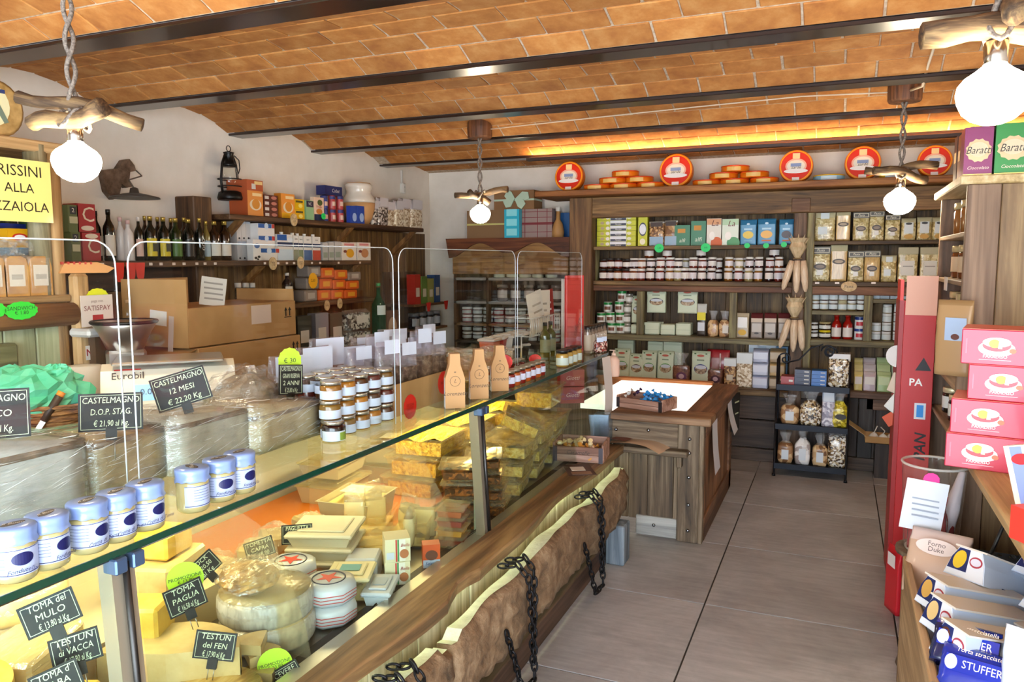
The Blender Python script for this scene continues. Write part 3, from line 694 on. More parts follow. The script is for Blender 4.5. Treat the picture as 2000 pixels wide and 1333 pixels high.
for i in range(4):
    y, w_, h = L(516, 544, 381, zu); 
    carton('cake_mix_box', 'small dark brown carton, %s of the stack of four' % ['bottom', 'second from bottom', 'third from bottom', 'top'][i], 'box', (X0-.05, y, zu+i*h/4), RX, (w_-.004, .09, h/4-.001), bn,
           [('r', -.28, .5, .28, .55, P('#d8cfc8')), ('o', .22, .5, .2, .3, P('#c07a6a'))], 'stack of small brown cartons')
lcart('pudding_box', 'orange and yellow pudding carton beside the small brown stack', 'box', 549, 576, 379, zu, .06, P('#c87a20', .4), pud+[('r', 0, .12, .98, .22, P('#f0b41e', .4))], P('#ee9a3c', .4))
for i in range(2):
    y, w_, h = L(577, 597, 389, zu)
    carton('yellow_box', 'small bright yellow carton, %s of two' % ['lower', 'upper'][i], 'box', (X0-.04, y, zu+i*h/2), RX, (w_-.003, .06, h/2-.001), yl, [('r', 0, .75, .7, .2, P('#5a5020')), ('o', .1, .35, .2, .2, P('#f6e27a'))], 'pair of yellow cartons')
lcart('dessert_box', 'green and pink baking carton marked with white letters', 'box', 598, 613, 392, zu, .05, P('#8fb98a', .45), [('r', 0, .82, .95, .3, P('#2a2440')), ('t', 'VC', 0, .82, .2, white)])
lcart('cookie_mix_bag', 'white baking mix packet with biscuit picture and a green price tag', 'packet', 613, 633, 386, zu, .03, P('#e9c9b0', .45), [('o', .1, .78, .25, .13, P('#4a5a2a')), ('t', 'Frolla', 0, .6, .16, P('#a03030')), ('o', 0, .4, .3, .12, P('#c8803a')), ('r', 0, .14, 1.0, .28, P('#1c2a4a'))])
tagm = P('#20d868', .5); tagy = P('#dff02a', .5); tagr = P('#ff3a2a', .5)
def price(lab, loc, rz, rx, rzz, m, txt=None, group='round price tags', name='price_tag', size=.5, spiky=.07):
    t = thing(name, lab, 'price tag', loc, rz, group)
    ob('card', disc(rx, rzz, 28, spiky), m, t)
    if txt: text(txt, t, (0, -.0012, 0), rzz*size, P('#16301e', .6))
    return t
y, w_, h = L(615, 637, 410, zu); price('green price tag stuck on the blue base of the baking packet', (X0+.012, y+.02, zu+.035), RX, .025, .022, tagm, '2.20')
redc, bluc = P('#b43a3a', .35), P('#28388a', .35)
for r in range(2):
    for c_ in range(3):
        y, w_, h = L(634+15*c_, 649+15*c_, 382, zu)
        t = can('%s round tin in the %s row, %s from left beside the ceramic pot' % ('navy' if c_ == 0 else 'red', ['lower', 'upper'][r], ORD[c_]), (X0-.04, y, zu+r*h/2), w_/2*rf(y), h/2-.001, redc if c_ else bluc, P('#283070'), P('#d9b9a8'), 'small red and blue tins', RX)
y, w_, h = L(638, 671, 382, zu)
carton('cocoa_box', 'dark blue carton lying on top of the red tins', 'box', (X0-.05, y, zu+h), RX, (w_, .08, L(638, 671, 364, zu)[2]-h), P('#1d2760', .4), [('t', 'Cobat', .1, .5, .55, white, .3)])
for i in range(2):
    y, w_, h = L(676+14*i, 690+14*i, 403, zu)
    carton('wafer_box', 'small bright blue carton %s in front of the ceramic pot' % ['at left', 'at right'][i], 'box', (XS-.03, y, zu), RX, (w_-.002, .035, h), P('#2446a8', .35), [('o', .1, .35, .3, .25, P('#9db8e6'))], 'two blue cartons')
# ceramic pot
y, w_, h = L(668, 733, 358, zu, XS-.12); r = w_/2*rf(y)
t = thing('ceramic_pot', 'big white glazed pot with a tan lower half on the upper shelf', 'pot', (XS-.125, y, zu))
ob('body', B().lathe([(r*.58, 0), (r*.80, h*.15), (r*.97, h*.36), (r*1.0, h*.52)], 26), P('#c99a66', .5), t)
ob('glaze', B().lathe([(r*1.0, h*.52), (r*1.01, h*.58), (r*.93, h*.66), (r*.78, h*.74), (r*.76, h*.8), (r*.84, h*.88), (r*.86, h*.95), (r*.74, h*.985), (r*.66, h)], 26), P('#ddd4c6', .25, 0, .5), t)
ob('lid', B().lathe([(r*.72, h*.985), (r*.74, h*1.0), (r*.3, h*1.02)], 26), P('#b98f5c', .6), t)
for i, (a, b_, yt, m) in enumerate([(731, 745, 392, dark), (739, 757, 386, dark), (758, 772, 394, popc), (772, 787, 392, popc), (786, 803, 388, popc), (803, 824, 390, popc)]):
    y, w_, h = L(a, b_, yt, zu)
    bag('puffed_snack_bag', ['brown speckled snack bag half hidden by the ceramic pot', 'brown speckled snack bag with white header card', 'cream snack bag with a tilted white card, left of four', 'cream snack bag, second of four', 'cream snack bag with white card, third of four', 'rightmost cream snack bag on the upper shelf'][i], 'bag',
        (X0-.03+.012*(i % 2), y, zu), RX, (w_+.006, .06, h), 'pillow', m, P('#c9c2c4', .35), [('r', 0, .83, .85, .3, P('#d8d4d8', .6))], 'puffed snack bags', .66)
# storm lantern
y, w_, _ = L(428, 472, 372, zu); zt_ = lz(383, 420)
t = thing('storm_lantern', 'black metal storm lantern standing on the shelf upright', 'lantern', (XL+.09, ly(452, 378, XL+.1), zt_))
blk = P('#0d0c0c', .4, .3); hL = at(452, 284, X=XL+.09).z-zt_
ob('base', B().lathe([(.075, 0), (.08, .015), (.07, .05), (.045, .06)], 20), blk, t)
ob('globe', B().lathe([(.045, .06), (.055, hL*.35), (.05, hL*.5), (.035, hL*.62)], 20), jarglass, t)
ob('chimney', B().lathe([(.04, hL*.60), (.05, hL*.63), (.03, hL*.68), (.03, hL*.84), (.035, hL*.86), (.01, hL*.88)], 20), blk, t)
for s in (-1, 1): ob('side_tube', B().tube([(0, .065*s, .04), (0, .075*s, hL*.35), (0, .06*s, hL*.65), (0, .035*s, hL*.8)], .008, 8), blk, t)
for z in (.25, .38): ob('guard_ring', B().tube([(.072*math.cos(a), .072*math.sin(a), hL*z) for a in [2*PI*k/20 for k in range(20)]], .004, 6, closed=True), blk, t)
ob('hook', B().tube([(0, .018*math.cos(a), hL*.93+.018*math.sin(a)) for a in [2*PI*k/12 for k in range(12)]], .003, 6, closed=True), blk, t)
ob('bail_handle', B().tube([(0, .05, hL*.82), (0, .09, hL*.75), (0, .095, hL*.6), (0, .08, hL*.5)], .0035, 6), blk, t)
# motion sensor
p = at(783, 368, X=XL)
t = thing('motion_sensor', 'small white motion sensor high on the wall near the corner', 'sensor', (XL+.02, p.y, p.z), RX)
ob('body', B().cbox(-.025, .025, -.02, .02, -.045, .045, .008), P('#d8d4cc', .4), t); ob('lens', rect(.012, .006), black, t, (0, -.0205, .01)); ob('conduit', B().box(-.008, .008, 0, .015, .045, .16), P('#d2cdc6', .5), t)
# wall lamp on carved bird bracket
p = at(235, 352, X=XL+.03)
t = thing('wall_lamp', 'dark wall lamp with flat shade hung from a carved wooden bracket', 'lamp', (XL+.02, p.y, p.z))
cw = speck('carved_brown_wood', [(.3, '#4a3728'), (.7, '#7a6250')], 25, .7, .4)
ob('bracket', B().prism([(-.12, .04), (-.02, .06), (.02, .11), (.06, .12), (.09, .09), (.10, .06), (.06, .05), (.05, .0), (.07, -.03), (.03, -.04), (0, -.02), (-.02, -.09), (-.06, -.11), (-.10, -.07)], -.015, .02, 'x'), cw, t)
sh = at(263, 388, X=XL+.14)-Vector((XL+.02, p.y, p.z))
ob('shade', B().lathe([(.13, 0), (.125, .008), (.06, .024), (.025, .03), (.02, .055), (.008, .06)], 24, sh), P('#55504a', .5, .3), t)
ob('cable', B().tube([(0.03, .09, .06), (.06, .1, .03), (sh.x*.8, sh.y-.01, sh.z+.1), (sh.x, sh.y, sh.z+.055)], .004, 6), P('#6a6258', .6), t)

# ================================================================== left wall: middle shelf
lcart('cracker_box', 'lower green cracker carton at the left end of the oil shelf', 'box', 138, 158, 454, zm, .10, P('#5d6b3c', .5), [('r', 0, .8, .6, .28, P('#2c3440')), ('t', '2', 0, .8, .22, white), ('r', 0, .45, .8, .25, P('#c9c9a8'))])
y, w_, h = L(136, 156, 454, zm)
carton('cracker_box', 'upper green cracker carton stacked at the end of the oil shelf', 'box', (X0-.05, y, zm+h), RX, (w_, .10, h*.95), P('#66744a', .5), [('r', 0, .8, .6, .28, P('#2c3440')), ('t', '2', 0, .8, .22, white), ('r', 0, .45, .8, .25, P('#c9c9a8'))])
rb = P('#a8202c', .4)
for i in range(2):
    y, w_, h = L(161, 196, 454, zm)
    carton('red_box', '%s glossy red carton with a big cream letter C' % ['lower', 'upper'][i], 'box', (X0-.05, y-.02*i, zm+i*h), RX, (w_, .10, h*.98), rb, [('t', 'C', .1, .5 if i == 0 else .6, .75, P('#ecdcc8')), ('o', .02, .88 if i == 0 else .14, .36, .09, P('#e8dccb'))], 'red cartons by the oil bottles')
dg, dg2, amb = P('#0e130d', .08, 0, .6), P('#1d2a10', .1, 0, .6), P('#241408', .1, 0, .6)
gold, pinkc, blackc = P('#b59a48', .3, .6), P('#d7b3b0', .4), P('#0c0c0c', .35)
lw_, ly_, lg_ = P('#d9d4c8', .5), P('#d8c41e', .45), P('#3f6a22', .45)
BT = [(193, 412, 10, dg, blackc, lw_, 'dark bottle with black neck half hidden behind the white-labelled bottle', .05),
      (219, 409, 12, dg, blackc, lw_, 'tall dark oil bottle with long white label and black neck', .0),
      (241, 424, 10, P('#cfcac6', .3), pinkc, None, 'white bottle with pink cap, left of two', .03), (257, 430, 11, P('#d9d5d2', .3), pinkc, None, 'white bottle with pink cap, right of two', .0),
      (276, 424, 9, dg, P('#e0d8d0', .4), P('#d8b8ac', .5), 'dark bottle with pale pink label and white cap', .03), (288, 422, 8, amb, gold, None, 'slim dark bottle tucked behind the first yellow-labelled bottle', .07),
      (301, 422, 12, dg, gold, ly_, 'dark oil bottle with yellow olive label, left of two', .0), (327, 424, 12, dg, gold, ly_, 'dark oil bottle with yellow olive label, right of two', .0),
      (314, 424, 9, amb, gold, None, 'gold-capped dark bottle behind the two yellow labels', .08), (340, 426, 9, amb, gold, None, 'gold-capped dark bottle behind the green-labelled one', .08),
      (351, 426, 12, dg2, gold, lg_, 'dark green bottle with green label', .0), (376, 428, 12, dg, gold, P('#15181c', .4), 'blackish bottle with dark label', .0), (366, 425, 9, amb, gold, None, 'gold-capped dark bottle behind the blackish bottle', .08),
      (396, 426, 9, dg, gold, None, 'slim black bottle with white vertical lettering', .0), (408, 432, 8, P('#7a6a34', .12, 0, .5), gold, P('#a8c0cc', .5), 'slim amber bottle with pale blue label', .03),
      (427, 432, 12, amb, gold, lw_, 'brown bottle with square white label, left of two at the shelf end', .0), (447, 432, 12, amb, gold, lw_, 'brown bottle with square white label, right of two at the shelf end', .0)]
for cx, yt, hw, g, cp, lb, lab, back in BT:
    X = X0+.01-back; y, w_, h = L(cx-hw, cx+hw, yt, zm, X)
    w_ *= rf(y)*1.04; t = bottle(lab, (X-w_/2, y, zm), round(w_/2, 3), round(h, 3), g, cp, lb, 'oil and vinegar bottles', RX, (.10, .50) if lb is not lw_ or cx < 300 else (.12, .42), half=1.35)
    if lb is ly_: ob('olive_print', disc(.016, .022, 8, .5), P('#27301c'), t, (.0, -w_/2-.002, h*.30))
    if cx == 396: text('OLIO', t, (0, -w_/2-.001, h*.38), .03, white, (0, PI/2, 0))
for i in range(3):
    y = ly([232, 255, 273][i], 530); tag(ob('price_flag', B().prism([(-.032, .05), (.032, .05), (.024, -.02), (.012, -.05), (-.012, -.05), (-.024, -.02)], 0, -.001), P('#f03a2a', .5), None, (XS+.004, y, zm-.06), (0, 0, RX)),
        '%s red shelf flag hanging below the white bottles' % ['left', 'middle', 'right'][i], 'price tag', 'red shelf flags')
for i, p in enumerate((157, 199, 294, 314, 339, 359, 384, 400, 420, 517, 543, 560, 574, 591, 609, 625, 661, 703)):
    tag(ob('shelf_ticket', rect(.022, .014), P('#e9ddd6', .6), None, (XS+.001, ly(p, 510), zm-.018), (0, 0, RX)), 'tiny white price ticket on the oil shelf edge, %s' % nth(i, 18), 'ticket', 'white shelf tickets')
# milk
mw, mb, mr = P('#e6e4e0', .4), P('#1f5aa8', .4), P('#c23a30', .4)
for i in range(3):
    y, w_, h = L(504, 536, 437, zm); hh = h/3
    x2 = .02 if i == 0 else 0
    carton('milk_pack', 'blue and white milk multipack, %s of the stack of three' % ['bottom', 'middle', 'top'][i], 'carton', (X0-.06, y+x2, zm+i*hh), RX, (w_+2*x2, .12, hh-.001), mw, [('r', -.08, .82, .80, .34, mb), ('r', .42, .82, .16, .34, mr), ('o', .0, .8, .12, .26, P('#cfe0f0'))], 'milk multipacks')
for i in range(6):
    y, w_, h = L(478+9*(i % 3), 487+9*(i % 3), 470, zm)
    carton('milk_brick', 'plain white milk brick stacked left of the multipacks, %s row, %s' % (['lower', 'upper'][i//3], ['left', 'middle', 'right'][i % 3]), 'carton', (X0-.1, y, zm+(i//3)*h), RX, (w_-.002, .08, h-.001), P('#cfccca', .45), [('r', 0, .9, .9, .12, P('#b9c4d2')), ('o', 0, .12, .2, .05, black)], 'white milk bricks')
lcart('milk_brick', 'white milk brick with cow spots standing in front of the multipacks', 'carton', 494, 510, 468, zm, .05, mw, [('o', 0, .7, .35, .12, P('#4a6aa0')), ('o', -.2, .12, .18, .06, black), ('o', .2, .18, .18, .06, black), ('o', .05, .06, .14, .04, black)], X=X0+.03)
def milk(lab, x0, x1, yt, band, extra=None):
    y, w_, h = L(x0, x1, yt, zm); t = carton('milk_carton', lab, 'carton', (X0-.03, y, zm), RX, (w_-.003, .06, h*.94), mw, [('r', 0, .22, .98, .42, band), ('r', 0, .62, .98, .16, P('#23365c') if band is not mr else mr)]+(extra or []), 'upright milk cartons')
    ob('cap', cm(('mcap',), lambda: B().lathe([(.013, 0), (.013, .018)], 10)), mw, t, (0, 0, h*.94))
milk('tall blue-topped milk carton with blue picture', 541, 572, 455, P('#c9dbea'), [('r', -.2, .88, .6, .22, mb), ('o', .3, .8, .18, .1, P('#e6eef6'))])
for i, (a, b_, c_, n_) in enumerate([(573, 583, '#8a8f7a', 'grey'), (583, 592, '#7b8a6a', 'green'), (593, 609, '#4a6a9c', 'blue'), (610, 626, '#c0503e', 'red')]):
    milk('milk carton with %s lower band' % n_, a, b_, 457+i, P(c_, .45), [('t', 'latte', 0, .86, .10, black, .3)])
for i, (a, b_) in enumerate([(630, 641), (642, 653), (654, 666)]):
    lcart('cream_brick', 'small grey cream brick beside the biscuit cartons, %s' % ['left', 'middle', 'right'][i], 'carton', a, b_, 474-i, zm, .08, P('#b9b8b6', .4), [('r', 0, .3, .8, .3, P('#8f9a8a'))], group='cream bricks')
for i, (a, b_, c_) in enumerate([(668, 696, '#e0a21c'), (698, 724, '#c98a5a')]):
    lcart('rusk_box', 'white biscuit carton with %s picture at the shelf end' % ['golden', 'tan'][i], 'box', a, b_, 474, zm, .07, P('#ece2d8', .4), [('r', 0, .88, .7, .12, P('#d88a8a')), ('o', .05, .4, .28, .25, P(c_)), ('o', -.3, .5, .12, .08, P('#7a2a20'))])
woodtag = speck('wood_slice', [(.3, '#b89868'), (.7, '#dcc49a')], 40, .7, .2)
def slice_tag(lab, loc, rz, r, txt='', group='wood slice signs', rzv=None):
    t = thing('wood_slice_sign', lab, 'sign', loc, rz, group)
    ob('disc', cm(('slice', r, rzv), lambda: B().lathe([(r, 0), (r*1.02, .004), (r, .008)], 18, ax='y', sy=(rzv or r)/r)), woodtag, t)
    if txt: text(txt, t, (0, -.0086, 0), r*.55, P('#2a1a10'), bold=0)
    return t
slice_tag('oval wood slice sign pinned on the upper shelf edge', (XS+.001, ly(573, 433), zu-.01), RX, .034, 'Dolci\n1.00', rzv=.042)
slice_tag('oval wood slice sign below the milk packs, left of two', (XS+.001, ly(532, 520), zm-.02), RX, .036, 'latte\n1.10', rzv=.042)
slice_tag('oval wood slice sign below the milk packs, right of two', (XS+.001, ly(586, 518), zm-.015), RX, .034, 'uova\n2.00', rzv=.042)

# ================================================================== left wall: lower shelf
djar = P('#2a1012', .1, 0, .6)
for i, (a, b_) in enumerate([(470, 484), (485, 499), (499, 511)]):
    y, w_, h = L(a, b_, 553, zl); jar('dark_jam_jar', 'dark jam jar with white oval label on the low shelf, %s' % ['left', 'middle', 'right'][i], 'jar', (X0-.05, y, zl), w_/2*rf(y), h, djar, P('#d8d6d2', .3), P('#d9d6d8', .5), 'dark jam jars on low shelf', RX, (.15, .5), .8)
y, w_, h = L(561, 583, 533, zl); bottle('dark wine bottle with white label on the low left shelf', (X0-.05, y, zl), round(w_/2*rf(y), 3), round(h, 3), P('#1d0f14', .1, 0, .6), P('#cfc9c4', .4), lw_, None, RX, (.42, .55))
for r in range(3):
    for c_ in range(4):
        col = '#d8601a' if (c_ in (1, 2) or (r < 2 and c_ == 3)) else '#8e827a'
        y, w_, h = L(597+26*c_+4*r, 622+26*c_+4*r, 565, zl); hh = h if r == 0 else h
        t = carton('egg_box', '%s egg carton, %s row of the stack, %s' % ('orange' if col == '#d8601a' else 'grey', ['bottom', 'middle', 'top'][r], nth(c_, 4)), 'egg carton', (X0-.06, y, zl+r*h), RX, (w_-.004, .11, h*.92), P(col, .7), [('r', 0, .5, .55, .5, P('#e8a52a' if col == '#d8601a' else '#b9b0a8'))], 'stacked egg cartons', c=.008)
y = ly(622, 548); price('yellow scalloped price sign standing on the egg cartons', (X0+.003, y, zl+.15), RX, .05, .055, P('#f2b21c', .5), '2.50', None)
for i, (a, y_) in enumerate(((637, 592), (662, 588))): slice_tag('wood slice sign hanging below the egg cartons, %s' % ['left', 'right'][i], (XS+.002, ly(a, y_), lz(y_+5, a)), RX, .03, 'uova', rzv=.038)
# worktop below with odds and ends
bt = thing('back_worktop', 'dark worktop against the left wall below the shelves', 'counter', (-3.5, 4.4, 0))
ob('top', B().cbox(-.16, .30, -1.9, 1.3, .90, .94, .005), wood('y', ('#20130d', '#3a2519', '#573a28')), bt); ob('front', B().box(.24, .27, -1.9, 1.3, 0, .90), wood('z', ('#1c120d', '#33221a', '#4a3426')), bt)
for i, (a, b_, yt, c_, n_) in enumerate([(585, 612, 618, '#3a3a34', 'dark green glass'), (620, 645, 612, '#8a8a96', 'grey'), (648, 676, 612, '#5a5546', 'olive')]):
    y, w_, h = fX(a, b_, yt, .94, -3.35); carton('pantry_pack', '%s pack on the dark worktop below the eggs' % n_, 'packet', (-3.40, y, .94), RX, (w_, .07, h), P(c_, .4), [('r', 0, .5, .6, .3, P('#c9c6c0'))])
for r in range(2):
    y, w_, h = fX(682, 728, 605, .94, -3.3); bag('bean_tray', 'clear tray of dark olives, %s of two under a green tag' % ['lower', 'upper'][r], 'tray', (-3.36, y, .94+r*h*.5), RX, (w_, .10, h*.5), 'block', speck('olives', [(.3, '#2a2a24'), (.5, '#8a8d86'), (.8, '#d2d4ce')], 60, .3, .6, 2, .6, 'voro'), film, [('r', .1, .5, .5, .4, P('#d6d8d4'))], 'olive trays')
price('green price tag on the olive tray', (-3.309, ly(712, 578, -3.3), .94+h*.72), RX, .035, .02, tagm, None)
y, w_, h = fX(730, 756, 553, .94, -3.25)
bottle('green plastic water bottle with pale label behind the guard pane', (-3.27, y, .94), round(w_/2*rf(y), 3), round(h, 3), clear('green_plastic', '#4fae86', .8, .05, .12, '#2f9a70'), P('#2f8a4a', .4), P('#c6d8dc', .5), None, RX, (.5, .65), .05, neck=.3)
y, w_, h = fX(757, 780, 607, .94, -3.3); carton('printed_box', 'brown printed carton beside the green water bottle', 'box', (-3.34, y, .94), RX, (w_, .06, h), P('#6a4a38', .5), [('o', 0, .5, .35, .3, P('#b9a48c'))])

# ================================================================== back wall: top board tins
YT = 6.22; ztop = 2.175
org, orr, cream = P('#ef7a10', .35), P('#e02a12', .35), P('#f6ead6', .4)
def tin_standing(lab, x0, x1, yt):
    x, w_, h = fY(x0, x1, yt, ztop, YT); r = w_/2
    t = thing('biscuit_tin', lab, 'tin', (x, YT+.04, ztop+r*.99), 0, 'round red tins standing upright', rot=(-.10, 0, 0))
    ob('body', B().lathe([(r*.97, -.04), (r, -.035), (r, .03), (r*.98, .035)], 32, ax='y'), org, t)
    for k, (q, m) in enumerate(((.93, P('#f5b016', .35)), (.88, orr))): ob('ring_print', disc(r*q, r*q, 32), m, t, (0, -.0355-.0006*k, 0))
    ob('picture', disc(r*.62, r*.46, 28), P('#f3b9a0', .4), t, (0, -.0372, .0)); ob('picture', disc(r*.52, r*.36, 28), cream, t, (0, -.0378, 0))
    ob('picture', rect(r*.62, r*.2), P('#8a9cc4', .5), t, (0, -.0386, .06*r)); ob('banner', disc(r*.7, r*.14, 20), P('#fff4ec', .4), t, (0, -.0392, -.32*r))
    text('sarde', t, (0, -.040, -.1*r), r*.26, P('#3a2a2a'), shear=.3)
    ob('sticker', rect(r*.42, r*.34), P('#f7d9a0'), t, (0, -.0386, .62*r)); ob('sticker', rect(r*.42, r*.2), P('#f6e6dc'), t, (0, -.0386, -.8*r))
for i, (a, b_, yt, lab) in enumerate([(1083, 1138, 339, 'upright round red tin at the left end of the top board'), (1287, 1352, 326, 'upright round red tin right of the tin pyramid, second from left'), (1521, 1588, 316, 'upright round red tin left of the pale blue tin'),
        (1649, 1721, 309, 'upright round red tin just left of the pendant lamp branches'), (1791, 1861, 300, 'upright round red tin at the right end of the top board')]): tin_standing(lab, a, b_, yt)
def tin_flat(lab, x0, x1, yt, z, m, dl=True, blue=False):
    x, w_, h = fY(x0, x1, yt, z, YT); r = w_/2; hh = .048
    t = thing('flat_tin', lab, 'tin', (x, YT+.06, z), 0, 'round tins lying flat')
    ob('body', B().lathe([(r*.97, 0), (r, .004), (r, hh*.85), (r*.97, hh*.9)], 28), m, t)
    ob('lid', B().lathe([(r*1.01, hh*.82), (r*1.01, hh*.98), (r*.98, hh)], 28), P('#e84a1a' if not blue else '#e9b51c', .3, 0, .4), t)
    ob('label', bandm(r*1.015, hh*.15, hh*.75, .5), P('#f2c26a' if not blue else '#cfe4ec', .4), t); return t
h1 = .042
for i, (a, b_) in enumerate([(1137, 1190), (1188, 1243), (1241, 1294)]): tin_flat('orange tin lying in the bottom row of the left pyramid, %s' % ['left', 'middle', 'right'][i], a, b_, 369-i*2, ztop, org)
for i, (a, b_) in enumerate([(1167, 1220), (1219, 1272)]): tin_flat('orange tin in the second row of the left pyramid, %s' % ['left', 'right'][i], a, b_, 355-i*2, ztop+.05, org)
tin_flat('orange tin topping the left pyramid', 1192, 1244, 341, ztop+.10, org)
for i, (a, b_) in enumerate([(1350, 1405), (1404, 1461), (1463, 1519)]): tin_flat('orange tin lying in the bottom row of the right pyramid, %s' % ['left', 'middle', 'right'][i], a, b_, 361-i*2, ztop, org)
for i, (a, b_) in enumerate([(1383, 1439), (1443, 1500)]): tin_flat('orange tin in the second row of the right pyramid, %s' % ['left', 'right'][i], a, b_, 346-i*2, ztop+.05, org)
tin_flat('orange tin topping the right pyramid', 1406, 1462, 331, ztop+.10, org)
t = tin_flat('pale blue and yellow tin between two upright red tins', 1587, 1650, 339, ztop, P('#8fc0d8', .35), blue=True)
tin_flat('yellow tin half hidden behind the pendant branches', 1716, 1762, 342, ztop, P('#d9b92c', .35), blue=True)

# ================================================================== back wall: left bay, top row
YP = 6.36
def Yc(name, lab, cat, x0, x1, yt, z, d, m, dl=(), front=None, group=None, Y=YP, hk=1., rz=0):
    x, w_, h = fY(x0, x1, yt, z, Y); return carton(name, lab, cat, (x, Y+d/2, z), rz, (w_-.004, d, h*hk), m, dl, group, front=front)
def Yb(name, lab, x0, x1, yt, z, d, kind, m, mt, dl=(), group=None, split=.8, Y=YP, seed=None, cat='bag', rot=None, rz=0, hk=1.):
    x, w_, h = fY(x0, x1, yt, z, Y); return bag(name, lab, cat, (x, Y+d/2, z), rz, (w_-.003, d, h*hk), kind, m, mt, dl, group, split, rot, seed)
lime, navy = P('#c6c820', .4), P('#1d2a4a', .4)
x, w_, h = fY(1166, 1242, 420, zs[1], YP)
for i in range(6):
    hh = h/6; carton('biscuit_box', 'lime and white biscuit carton with navy lettering, %s in the stack' % ['lowest', 'second from bottom', 'third from bottom', 'third from top', 'second from top', 'topmost'][i], 'box', (x+random.uniform(-.004, .004), YP+.05, zs[1]+i*hh), 0, (w_, .10, hh-.002), lime,
           [('r', .05, .5, .42, .98, P('#e8eaf0', .4)), ('r', .05, .22, .40, .42, navy), ('t', 'Pavesini', .05, .24, .4, white, .2), ('o', -.22, .5, .05, .34, P('#efe9dc')), ('o', -.36, .5, .05, .3, P('#b7a27a')), ('o', .33, .5, .06, .3, P('#e9e6c6'))], 'lime biscuit cartons')
Yc('biscuit_box', 'lime biscuit carton standing on end beside the stack', 'box', 1246, 1265, 421, zs[1], .06, lime, [('o', 0, .55, .42, .22, navy), ('o', 0, .55, .36, .17, P('#e8eaf0')), ('o', 0, .15, .3, .1, P('#f0ecc8'))])
for i, (a, b_, yt) in enumerate([(1267, 1297, 433), (1297, 1323, 431)]):
    Yb('snack_bag', 'pale blue and brown %s snack bag leaning on the top row' % ['pretzel', 'cocoa'][i], a, b_, yt, zs[1], .05, 'pillow', nuts if i == 0 else bisc, P('#e3dcd2', .4), [('r', 0, .2, .9, .36, P('#9ab6cc')), ('r', 0, .88, .8, .18, P('#3a2620'))], 'two snack bags', .9)
grn = P('#2f7a54', .35)
for i, (a, b_, yt) in enumerate([(1317, 1348, 440), (1349, 1379, 432)]):
    Yc('herb_cracker_bag', 'deep green cracker packet, %s' % ['shorter, left of two', 'taller, right of two'][i], 'packet', a, b_, yt, zs[1], .05, grn, [('r', -.05, .72, .5, .2, P('#c98a2c')), ('t', 'alfi', 0, .25, .26, P('#d8e6d0'), .2)], group='green cracker packets')
for i, (a, b_, yt, c_, c2) in enumerate([(1380, 1409, 427, '#e7e0d2', '#d2642c'), (1410, 1443, 428, '#e2ead8', '#5aa06a')]):
    Yc('crispbread_bag', 'white and %s crispbread packet with brown script' % ['orange', 'green'][i], 'packet', a, b_, yt, zs[1], .05, P(c_, .4), [('r', 0, .88, .98, .22, P('#e0a070' if i == 0 else '#bcd8b0')), ('t', 'La', .05, .82, .30, P('#6a2a18'), .3), ('o', .2, .1, .4, .22, P(c2)), ('o', -.12, .36, .2, .16, P('#f8f4ea'))])
for i, (a, b_, yt, c_) in enumerate([(1445, 1478, 429, '#e2c23c'), (1479, 1516, 427, '#ecb24a'), (1521, 1551, 428, '#3a2428')]):
    Yb('cookie_bag', 'sky blue cookie bag with %s picture' % ['yellow', 'golden', 'dark berry'][i], a, b_, yt, zs[1], .055, 'block', P('#4a8fb8', .35), P('#3f82ac', .35), [('o', 0, .40, .32, .15, P(c_, .4)), ('o', 0, .82, .1, .04, P('#cfe6f4')), ('r', 0, .62, .5, .07, P('#b9dcee')), ('r', 0, .17, .5, .05, P('#d86a2c' if i else '#7ab0c8'))], 'sky blue cookie bags')
for i, (a, b_, r) in enumerate([(1287, 485, .038), (1378, 484, .038), (1459, 480, .022), (1496, 480, .022), (1531, 478, .022)]):
    p = at(a, b_, Y=6.27); price('green round price tag %s on the shelf edge below the %s' % (['reading 1,00', 'reading 1,45', 'small,', 'small,', 'small,'][i], ['snack bags', 'crispbread', 'first blue bag', 'second blue bag', 'third blue bag'][i]), (p.x, 6.276, p.z), 0, r, r*.92, P('#18d06a', .5), ['1,00', '1,45', None, None, None][i], spiky=0)

# ================================================================== jam jar rows
lidw, lidb, lidg = P('#e2ddd6', .35), P('#2a2422', .35), P('#b9b4ac', .3, .5)
jc = [P(c, .15, 0, .5) for c in ('#2a0f0c', '#4a1a10', '#7a3a14', '#8a5a1c', '#6a2418', '#9a8a5a', '#3a1416')]
lbl = [P('#e6ded6', .55), P('#dfd6d8', .55)]
row1 = [1176, 1189, 1204, 1221, 1235, 1250, 1268, 1287, 1306, 1322, 1336, 1351, 1369, 1388, 1421, 1441, 1461, 1480, 1501, 1519, 1534]
ck = [1, 0, 2, 4, 2, 4, 1, 4, 3, 5, 6, 0, 6, 0, 3, 4, 5, 3, 0, 4, 1]
gj = 'jam jars on the back shelf'
n1 = len(row1)
for i, p in enumerate(row1):
    x, w_, h = fY(p-8.3, p+8.3, 524 if i > 5 else 525, zs[2], YP)
    jar('jam_jar', 'white-labelled preserve jar in the front lower row of the jam shelf, %s' % nth(i, n1), 'jar', (x, YP+.04, zs[2]), min(w_/2, .041), h, jc[ck[i]], lidw if i > 3 else lidb, lbl[i % 2], gj)
